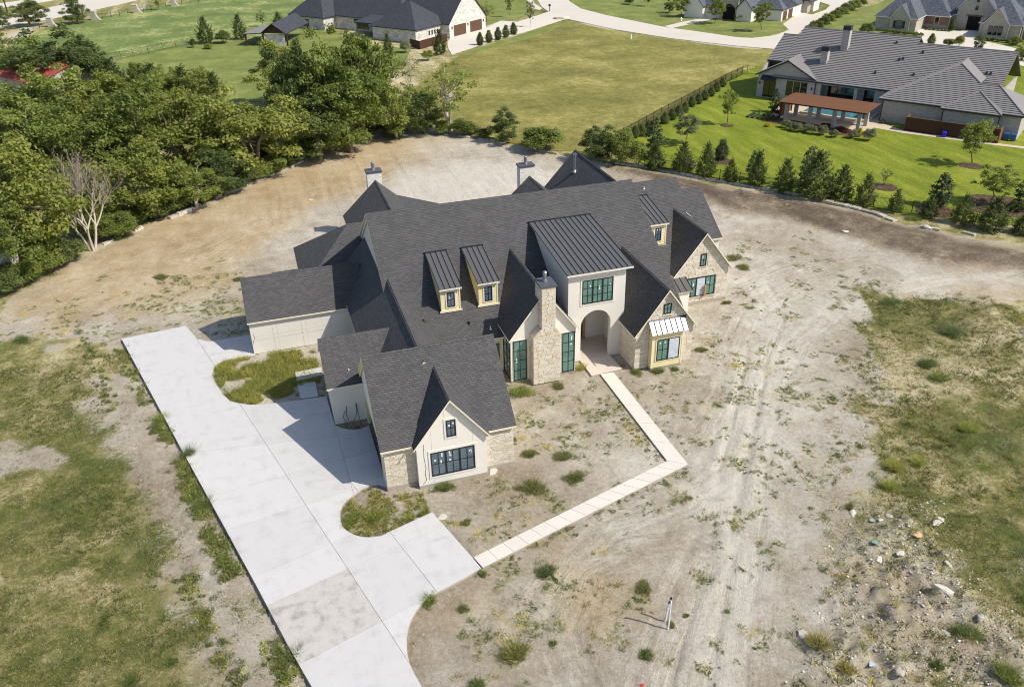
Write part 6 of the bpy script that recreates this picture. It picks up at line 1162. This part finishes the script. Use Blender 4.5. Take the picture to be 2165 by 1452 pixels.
# ------------------------------------------------------------------ grass and weeds of the lot
t = NT('grass_blades', .8, .15); c = t.attr('col', 'Color'); t.color(c); tr = t.n('BsdfTranslucent'); t.L(c, tr.inputs[0]); mx = t.n('MixShader'); mx.inputs[0].default_value = .45; t.L(t.b.outputs[0], mx.inputs[1]); t.L(tr.outputs[0], mx.inputs[2]); t.L(mx.outputs[0], t.t.nodes['Material Output'].inputs[0]); MAT['blades'] = t.m
PAL = {'green': [(.105, .140, .036), (.150, .190, .054), (.190, .220, .078)], 'olive': [(.175, .172, .062), (.240, .225, .088), (.290, .262, .110)], 'straw': [(.360, .300, .150), (.450, .385, .205), (.530, .460, .270)], 'lime': [(.230, .260, .050), (.310, .330, .080), (.370, .380, .120)], 'blue': [(.110, .145, .062), (.150, .188, .080), (.195, .228, .108)], 'gold': [(.330, .275, .080), (.420, .345, .100), (.490, .410, .140)]}
def blades(rs, P, nb, h, w, spread, col, lean=.7):
    "nb blades round every point; h, w, spread per point; col per point"
    n = len(P); k = n*nb; B = np.repeat(P, nb, 0); a = rs.rand(k)*6.283; r = np.sqrt(rs.rand(k))*np.repeat(spread, nb); hh = np.repeat(h, nb)*(.55+.75*rs.rand(k)); ww = np.repeat(w, nb)*(.6+.7*rs.rand(k))
    base = B+np.stack([np.cos(a)*r, np.sin(a)*r, np.zeros(k)], 1); ln = lean*hh*(.3+rs.rand(k)); a2 = a+rs.randn(k)*.9
    tip = base+np.stack([np.cos(a2)*ln, np.sin(a2)*ln, hh], 1); s = rs.rand(k)*6.283; sv = np.stack([np.cos(s), np.sin(s), np.zeros(k)], 1)*ww[:, None]
    V = np.stack([base-sv, base+sv, tip], 1).reshape(-1, 3); C = np.repeat(col, nb, 0)*(.7+.6*rs.rand(k))[:, None]; return V, np.repeat(C, 3, 0)
def pick_cols(rs, names, n):
    pool = np.array([c for nm in names for c in PAL[nm]]); return pool[rs.randint(0, len(pool), n)]
def stuff(name, parts, label=None, cat='grass'):
    V = np.concatenate([p[0] for p in parts]); C = np.concatenate([p[1] for p in parts]); me = raw_mesh(name, V, np.arange(len(V)).reshape(-1, 3), None, C); me.materials.append(MAT['blades']); o = link(name, me); tag(o, label, cat, None, 'stuff'); return o
rs = np.random.RandomState(21)
HB = [(x0-.1, x1+.1, y0-.1, y1+.1) for x0, x1, y0, y1 in ((4.6, 14.1, 45.9, 56.8), (2.2, 14, 55.7, 61.6), (-3.3, 12, 69.2, 75.3), (5.5, 33.2, 59, 82.4), (17.1, 22.9, 56.0, 59), (27.5, 33.1, 54.8, 60), (33.3, 42, 63.2, 90), (22.6, 28, 58.3, 62), (1.9, 19, 74, 93), (25, 33, 80, 89))]
def free(x, y, m=.05):
    ok = sdist(DRIVE_W, x, y) < -m
    for wk in (WALK_A, WALK_B, PORCH): ok &= sdist([(p.x, p.y) for p in wk], x, y) < -m
    for x0, x1, y0, y1 in HB: ok &= ~((x > x0) & (x < x1) & (y > y0) & (y < y1))
    return ok
def scatter(n, x0, x1, y0, y1):
    x = rs.uniform(x0, x1, n); y = rs.uniform(y0, y1, n); k = free(x, y); x, y = x[k], y[k]; return x, y
def P3(x, y): return np.stack([x, y, ground_z(x, y)-.02], 1)
# left field
def field(name, n0, box, sd, lab, edge):
    x, y = scatter(n0, *box); g_, t_, d_ = zones(x, y); pn = fbm(x, y, .55, 4, sd)+.25*(fbm(x, y, 2.2, 2, sd+1)-.5); k = (rs.rand(len(x)) < g_*sstep(.32, .54, pn+.12)) & (sdist(PAD_W, x, y) < edge); x, y, d_, pn = x[k], y[k], d_[k], pn[k]; n = len(x)
    mx_ = fbm(x, y, .20, 3, sd+2)+.5*(fbm(x, y, .9, 2, sd+3)-.5)+.30*(rs.rand(n)-.5)
    col = np.where((mx_ > .52)[:, None], pick_cols(rs, ['straw', 'olive'], n), np.where((mx_ < .45)[:, None], pick_cols(rs, ['green', 'green', 'olive'], n), pick_cols(rs, ['olive', 'green', 'lime', 'straw'], n)))
    hh = .06+.05*rs.rand(n)+.20*rs.rand(n)**2*sstep(.54, .40, mx_); print(name, n)
    stuff(name, [blades(rs, P3(x, y), 6, hh, .018+.012*rs.rand(n), .08+.10*rs.rand(n), col, 1.0)], lab)
field('field_grass', 90000, (-30, 9, 22, 74), 31, 'dry olive field grass left of the drive', 3.5)
field('meadow_grass', 80000, (24, 66, 16, 64), 61, 'rough green and straw grass of the field on the right', 2.5)
# weeds sprinkled over the dirt
def leafy(rs, P, rad, hgt, nleaf, col, size=.035):
    n = len(P); k = n*nleaf; B = np.repeat(P, nleaf, 0); a = rs.rand(k)*6.283; r = np.sqrt(rs.rand(k)); R_ = np.repeat(rad, nleaf); z = np.repeat(hgt, nleaf)*rs.rand(k)*(1.1-r*r*.8); c = B+np.stack([np.cos(a)*r*R_, np.sin(a)*r*R_, z+.01], 1)
    d = rs.randn(k, 3); d /= np.linalg.norm(d, axis=1)[:, None]; e_ = np.cross(d, rs.randn(k, 3)); e_ /= np.linalg.norm(e_, axis=1)[:, None]; s = (size*(.6+.9*rs.rand(k)))[:, None]
    V = np.stack([c-d*s, c+d*s*.6-e_*s*.8, c+d*s*.6+e_*s*.8], 1).reshape(-1, 3); C = np.repeat(col, nleaf, 0)*(.65+.7*rs.rand(k))[:, None]; return V, np.repeat(C, 3, 0)
parts = []
x, y = scatter(36000, -28, 62, 18, 92); g_, t_, d_ = zones(x, y); pd = sdist(PAD_W, x, y); wd = fbm(x, y, .42, 4, 16)*.65+fbm(x, y, 1.7, 2, 17)*.35
bias = .07*sstep(14, -6, x)*sstep(86, 70, y)+.05*sstep(56, 48, y)*sstep(24, 14, x)+.06*sstep(20, 28, x)*sstep(58, 46, y)+.07*sstep(26, 31, x)*sstep(46, 38, x)*sstep(64, 58, y)-.05*sstep(70, 84, y)+.18*sstep(-3, 3, sdist(WEEDY_W, x, y))+.05*sstep(-1, 2, sdist(WEEDY2_W, x, y))
pr_ = sstep(.53, .66, wd+bias)*.24+.007+.012*sstep(.47, .6, wd+bias)
k = (rs.rand(len(x)) < pr_) & (pd > -1.5); sx, sy, sw = x[k], y[k], (wd+bias)[k]; ns = len(sx); cnt = 1+(rs.rand(ns)**1.6*13*sstep(.5, .68, sw)).astype(int); rep = np.repeat(np.arange(ns), cnt); n = len(rep); a_ = rs.rand(n)*6.283; rr0 = rs.rand(n)**.7*(.12+.045*cnt[rep]); el = rs.rand(ns)*3.14; ex_, ey_ = np.cos(a_)*rr0*1.5, np.sin(a_)*rr0*.8
x = sx[rep]+ex_*np.cos(el[rep])-ey_*np.sin(el[rep]); y = sy[rep]+ex_*np.sin(el[rep])+ey_*np.cos(el[rep]); k = free(x, y, .02); x, y, rep = x[k], y[k], rep[k]; n = len(x); print('weeds', ns, n)
rad = .06+.17*rs.rand(n)**1.5; scol = pick_cols(rs, ['green', 'green', 'olive', 'blue'], ns); dk = rs.rand(ns) < .2; scol[dk] = pick_cols(rs, ['straw', 'olive', 'gold'], dk.sum()); col = scol[rep]*(.8+.5*rs.rand(n, 1))*1.45
parts.append(leafy(rs, P3(x, y), rad*1.2, rad*.28, 22, col, .036)); parts.append(blades(rs, P3(x, y), 12, rad*.7+.03, np.full(n, .012), rad*1.15, col, 1.3))
# weed fringe along the left edge of the drive and inside the planting islands
def along(pts, n, off, jit):
    out = []; pts = [W(*p) for p in pts]; L_ = [(pts[i+1]-pts[i]).length for i in range(len(pts)-1)]; tot = sum(L_)
    for _ in range(n):
        s = rs.rand()*tot; i = 0
        while s > L_[i]: s -= L_[i]; i += 1
        a, b = pts[i], pts[i+1]; d = (b-a).normalized(); p = a+d*s+Vector((-d.y, d.x, 0))*(off+rs.randn()*jit); out.append((p.x, p.y))
    a = np.array(out); return a[:, 0], a[:, 1]
for seg, n_, off in (([(350, 890), (372, 930)], 60, -.55), ([(395, 965), (420, 1015)], 60, -.6), ([(420, 1010), (455, 1085)], 130, -.7), ([(462, 1110), (520, 1210)], 150, -.8), ([(288, 775), (330, 850)], 40, -.7), ([(590, 1340), (640, 1430)], 70, -.6), ([(262, 730), (300, 790)], 25, -.5), ([(230, 700), (300, 850)], 70, -2.2), ([(480, 1180), (600, 1400)], 90, -2.6)):
    x, y = along(seg, n_, off, .35); k = free(x, y, -.15); x, y = x[k], y[k]; n = len(x); rad = .12+.2*rs.rand(n); col = pick_cols(rs, ['green', 'green', 'olive', 'lime'], n)*1.3; parts.append(leafy(rs, P3(x, y), rad, rad*1.3, 40, col, .045)); parts.append(blades(rs, P3(x, y), 10, rad*1.5+.1, np.full(n, .014), rad*.8, col))
for seg, n_ in (([(1290, 850), (1400, 975)], 70), ([(1300, 800), (1440, 960)], 50), ([(1060, 1165), (1400, 1000)], 90), ([(1030, 1195), (1440, 995)], 80)):
    x, y = along(seg, n_, 0, .45); k = free(x, y, .05); x, y = x[k], y[k]; n = len(x); rad = .08+.16*rs.rand(n); col = pick_cols(rs, ['green', 'olive', 'olive'], n)*1.3; parts.append(leafy(rs, P3(x, y), rad, rad*.7, 28, col, .036)); parts.append(blades(rs, P3(x, y), 6, rad+.05, np.full(n, .013), rad*.8, col))
stuff('weeds', parts, 'small green weeds sprinkled over the bare dirt', 'weeds')
# weeds of the rounded island
ri = [(p.x, p.y) for p in poly([(778, 1030), (815, 1040), (890, 1040), (912, 1083), (826, 1121), (780, 1133), (745, 1127), (722, 1105), (722, 1078), (748, 1050)])]; bx = np.array(ri)
x = rs.uniform(bx[:, 0].min(), bx[:, 0].max(), 1500); y = rs.uniform(bx[:, 1].min(), bx[:, 1].max(), 1500); k = inside(ri, x, y) & free(x, y, .03) & (rs.rand(1500) < sstep(.40, .6, fbm(x, y, .9, 3, 81)+.10)); x, y = x[k], y[k]; n = len(x); rad = .07+.13*rs.rand(n); col = pick_cols(rs, ['green', 'lime', 'olive', 'gold'], n)*1.35
stuff('island_weeds', [leafy(rs, P3(x, y), rad*1.2, rad*.6, 22, col, .036), blades(rs, P3(x, y), 10, rad+.05, np.full(n, .012), rad, col, 1.1)], 'mixed low weeds filling the rounded island by the parking bay', 'weeds')
# tussocks of the right field
x, y = scatter(5200, 24, 66, 16, 64); g_, t_, d_ = zones(x, y); k = (sdist(PAD_W, x, y) < 1) & (rs.rand(len(x)) < .05+.20*sstep(.5, .62, fbm(x, y, .3, 3, 71))); x, y = x[k], y[k]; n = len(x); cc_ = pick_cols(rs, ['lime', 'olive', 'green', 'gold', 'straw', 'green'], n)*1.15
stuff('tussocks', [blades(rs, P3(x, y), 46, .16+.30*rs.rand(n), np.full(n, .014), .10+.16*rs.rand(n), cc_, 1.1)], 'scattered tall tussocks in the field on the right')
x, y = scatter(3000, -30, 9, 22, 74); g_, t_, d_ = zones(x, y); k = (sdist(PAD_W, x, y) < 1) & (rs.rand(len(x)) < .03+.22*sstep(.52, .64, fbm(x, y, .3, 3, 73))); x, y = x[k], y[k]; n = len(x); cc_ = pick_cols(rs, ['green', 'lime', 'olive', 'green', 'blue'], n)*1.15
stuff('tussocks', [blades(rs, P3(x, y), 40, .10+.16*rs.rand(n), np.full(n, .015), .14+.25*rs.rand(n), cc_, 1.2)], 'low green weed tussocks in the field left of the drive')
# the planting island by the drive: tall uncut grass
isl = [(p.x, p.y) for p in poly([(457, 775), (470, 767), (540, 752), (668, 736), (690, 755), (688, 836), (581, 851), (528, 854), (490, 846), (470, 828), (457, 806), (452, 792)])]
bx = np.array(isl); x = rs.uniform(bx[:, 0].min(), bx[:, 0].max(), 9000); y = rs.uniform(bx[:, 1].min(), bx[:, 1].max(), 9000); k = inside(isl, x, y) & free(x, y, .05) & (fbm(x, y, .5, 3, 41) > .40) & (x < 1.9) & (rs.rand(9000) < .95); x, y = x[k], y[k]; n = len(x); gm = sstep(.42, .62, fbm(x, y, .28, 3, 42)+.12*(rs.rand(n)-.5))
col = np.where((gm > .5)[:, None], pick_cols(rs, ['gold', 'lime', 'lime'], n)*1.45, pick_cols(rs, ['green', 'lime', 'gold'], n)*1.4); hh = .16+.36*rs.rand(n)
stuff('tall_grass', [blades(rs, P3(x, y), 8, hh, np.full(n, .016), np.full(n, .13), col), leafy(rs, P3(x[::2], y[::2]), np.full(len(x[::2]), .16), hh[::2]*.9, 14, col[::2], .04)], 'tall golden and green uncut grass in the planting island beside the drive')
# individual clumps that stand out
def clump(px, py, wpx, lab, pal, tall=.6, kind='mix', name='weed_clump', cat='weed', group=None):
    g = W(px, py); z = float(ground_z(g.x, g.y)); w_ = wpx*(_f[0]*g.x+_f[1]*g.y+_f[2]*(z-CAM_H))/FPX/2; r2 = np.random.RandomState(int(px*3+py)); nb = int(14+60*w_*w_*3); n = max(6, int(10*w_*w_/.06)); n = min(n, 70)
    a = r2.rand(n)*6.283; r = np.sqrt(r2.rand(n))*w_*.85*(.72+.34*np.sin(2*a+r2.rand()*6)+.22*np.sin(5*a+r2.rand()*6)); P_ = np.stack([np.cos(a)*r, np.sin(a)*r, np.full(n, -.02)], 1); col = pick_cols(r2, pal, n)*1.35; h_ = np.minimum(tall*w_, .75)*(1.1-np.minimum(1, np.abs(r)/w_)*.7)*(.5+.8*r2.rand(n))
    pts_ = [blades(r2, P_, 13, h_, np.full(n, .013), np.full(n, w_*.20+.03), col, 1.1)]
    if kind == 'mix': pts_.append(leafy(r2, P_, np.full(n, w_*.24+.03), h_*.7, 16, col, .040))
    V = np.concatenate([p[0] for p in pts_]); C = np.concatenate([p[1] for p in pts_]); me = raw_mesh(name, V, np.arange(len(V)).reshape(-1, 3), None, C); me.materials.append(MAT['blades']); o = link(name, me, None, (g.x, g.y, z)); tag(o, lab, cat, group); return o
for a in [(1155, 1207, 46, 'dark blue green weed clump between the walk and the bare mound', ['blue'], .7), (1172, 1222, 20, 'small green sprig below the blue green clump', ['green'], .7), (1125, 1032, 68, 'largest green weed clump in the front yard', ['green', 'olive'], .55), (1215, 1010, 60, 'spreading weed patch near the middle of the front yard', ['green', 'olive'], .35), (1120, 960, 40, 'weed patch right of the garage stone corner', ['green', 'olive'], .45), (1190, 965, 50, 'weed patch above the middle of the front yard', ['green', 'olive'], .4), (1100, 832, 62, 'leafy weed thicket at the foot of the chimney gable corner', ['green', 'lime'], .9), (1180, 815, 30, 'weed tuft at the foot of the stone chimney', ['green', 'olive'], .8),
          (1227, 778, 26, 'golden green weed tuft left of the porch slab', ['lime', 'gold'], 1.0), (1083, 930, 24, 'small weed tuft at the right garage corner', ['green'], .6), (940, 1030, 44, 'weed strip below the white garage gable', ['green'], .55), (985, 1105, 30, 'round weed clump near the parking corner', ['green', 'olive'], .5), (1365, 1385, 42, 'dark green clump near the bottom centre', ['green'], .6), (1450, 1300, 18, 'small clump left of the white pipes', ['green', 'olive'], .6), (1420, 1320, 26, 'weeds at the foot of the white pipes', ['green', 'olive'], .5), (1360, 1245, 48, 'weed patch above the white pipes', ['green', 'olive'], .4), (1170, 1360, 20, 'round dark weed ball at the lower centre', ['green'], .9),
          (1090, 1385, 70, 'tall brown green weed bush at the lower centre', ['olive', 'gold', 'green'], 1.0), (1010, 1450, 40, 'weed tuft at the bottom edge by the drive apron', ['green'], .8), (980, 1285, 28, 'spiky tuft right of the drive flare', ['green', 'olive'], .9), (908, 1270, 38, 'bright weed clump on the drive flare edge', ['green', 'lime'], .9), (1020, 1212, 24, 'weed tuft at the end of the walk by the drive', ['green'], .7), (790, 1095, 40, 'weed clump in the rounded planting island', ['green', 'lime'], .6), (745, 1098, 44, 'bright leafy weeds at the left of the rounded island', ['green', 'lime'], .6), (735, 1112, 30, 'bright weed cluster at the lower left of the rounded island', ['green', 'lime'], .6), (898, 1084, 30, 'bright weed cluster at the parking corner tip', ['green', 'lime'], .7), (868, 1095, 24, 'weed cluster left of the parking corner tip', ['green', 'lime'], .6),
          (1572, 566, 34, 'weed clump right of the far stone gable', ['green', 'olive'], .45), (1550, 545, 50, 'long weed patch behind the far stone gable', ['green', 'olive'], .35), (1535, 640, 24, 'weed tuft at the right corner of the far stone gable', ['green', 'olive'], .5), (1390, 785, 40, 'weeds in front of the yellow bay window', ['green', 'olive'], .4), (1425, 780, 22, 'weed tuft right of the yellow bay window', ['green', 'olive'], .5), (1345, 787, 40, 'weed strip at the stone corner beside the porch', ['green', 'olive'], .4), (1480, 740, 30, 'small weed patch right of the stone bay gable', ['green', 'olive'], .35),
          (2048, 905, 46, 'bright yellow green tussock on the right slope', ['lime'], 1.2), (1985, 800, 60, 'tall green tussock upper right of the rubble', ['lime', 'green'], 1.1), (1960, 770, 50, 'grey green weed bush on the right slope', ['blue', 'green'], 1.0), (2010, 705, 60, 'soft grey green bush at the top of the right slope', ['blue'], .9), (1880, 640, 60, 'dark weed patch beside the vehicle tracks', ['green', 'blue'], .4), (1890, 990, 44, 'yellow tussock left of the bright one', ['lime', 'gold'], 1.0), (1940, 980, 34, 'small yellow tussock above the dirt piles', ['lime'], 1.0), (1880, 1030, 42, 'bright lime tussock above the first dirt pile', ['lime'], .9), (1797, 1072, 20, 'small round dark bush left of the dirt piles', ['green'], 1.2), (2045, 1345, 62, 'round dark green tuft below the largest boulder', ['green'], .7), (2128, 1430, 66, 'large green tuft in the lower right corner', ['green', 'lime'], .8), (1732, 1365, 50, 'brown green tussock at the left of the rubble', ['olive', 'gold'], 1.1), (1790, 1415, 46, 'low dry tuft near the yellow stake', ['olive', 'gold'], .6), (1980, 1408, 30, 'dark small bush at the bottom of the rubble', ['green'], .9),
          (400, 960, 30, 'spiky long bladed grass tuft on the drive edge', ['green', 'blue'], 1.5), (430, 1065, 36, 'spiky green clump along the drive edge', ['green'], 1.2), (620, 1385, 40, 'spiky grass tuft on the lower drive edge', ['green', 'blue'], 1.3), (582, 1408, 26, 'leafy clump left of the lower drive edge', ['green', 'lime'], .8), (340, 885, 40, 'bright weed heap on the upper drive edge', ['lime', 'green'], .8), (362, 1400, 30, 'dark leafy weed in the lower left field', ['green'], .7), (275, 1440, 40, 'dark leafy weed at the bottom of the left field', ['green'], .6), (45, 720, 40, 'dull green weed heap at the left edge above the field', ['blue', 'green'], .5), (505, 590, 30, 'weed patch below the far wing eave', ['green', 'olive'], .4), (340, 585, 36, 'grey green weed patch on the tan dirt', ['blue', 'olive'], .4), (250, 505, 44, 'blue green bush at the end of the first edging run', ['blue', 'green'], .9), (70, 590, 90, 'long blue green weed bank at the left end of the dirt', ['blue', 'green'], .5), (830, 290, 60, 'blue green weed patch at the head of the tan slope', ['blue', 'olive'], .5), (1930, 462, 40, 'leafy clump below the right end of the iron fence', ['green', 'lime'], .6)]:
    clump(*a)

# loose stones: gravel strip left of the drive, rubble piles, scattered over the dirt
def stones_stuff(name, x, y, size, col, label, cat):
    n = len(x); P_ = np.stack([x, y, ground_z(x, y)], 1); base = np.array([(1, 0, 0), (-.5, .87, 0), (-.5, -.87, 0), (0, 0, .8), (.2, .3, -.6)]); F = np.array([(0, 1, 3), (1, 2, 3), (2, 0, 3), (1, 0, 4), (2, 1, 4), (0, 2, 4)])
    a = rs.rand(n)*6.283; ca, sa = np.cos(a), np.sin(a); B = np.repeat(base[None], n, 0)*(.6+.8*rs.rand(n, 5, 1)); X = B[..., 0]*ca[:, None]-B[..., 1]*sa[:, None]; Y = B[..., 0]*sa[:, None]+B[..., 1]*ca[:, None]
    V = np.stack([X, Y, B[..., 2]*.8], -1)*size[:, None, None]+P_[:, None]; FF = (F[None]+(np.arange(n)*5)[:, None, None]).reshape(-1, 3); me = raw_mesh(name, V.reshape(-1, 3), FF, None, np.repeat(col, 5, 0)); me.materials.append(MAT['pebble']); o = link(name, me); tag(o, label, cat, None, 'stuff')
t = NT('loose_stone', .95, .15); t.color(t.attr('col', 'Color')); MAT['pebble'] = t.m
SC = np.array([s2l(c) for c in ((196, 186, 170), (214, 206, 192), (170, 158, 140), (150, 138, 120), (226, 220, 208), (184, 168, 142))])
x, y = scatter(9000, -14, 12, 24, 68); lf = edist(_dl, x, y, False); k = (rs.rand(len(x)) < np.exp(-(lf/2.4)**2)) & (sdist(DRIVE_W, x, y) < -.1); x, y = x[k], y[k]; stones_stuff('gravel', x, y, .025+.05*rs.rand(len(x))**2, SC[rs.randint(0, 6, len(x))], 'loose pale gravel along the left edge of the drive', 'gravel')
x, y = scatter(26000, 22, 44, 16, 44); rb = sdist(RUBBLE_W, x, y); k = (rs.rand(len(x)) < sstep(-1.5, .5, rb)*.9) & (fbm(x, y, .8, 3, 51) > .4); x, y = x[k], y[k]; stones_stuff('rubble', x, y, .03+.10*rs.rand(len(x))**3, SC[rs.randint(0, 6, len(x))]*.94, 'broken stones and clods on the dirt piles at the right', 'rubble')
x, y = scatter(30000, -20, 62, 18, 100); k = (sdist(PAD_W, x, y) > .5) & (fbm(x, y, .35, 3, 52) > .5); x, y = x[k], y[k]; stones_stuff('pebbles', x, y, .015+.045*rs.rand(len(x))**3, SC[rs.randint(0, 6, len(x))], 'small pebbles strewn over the bare dirt', 'pebbles')
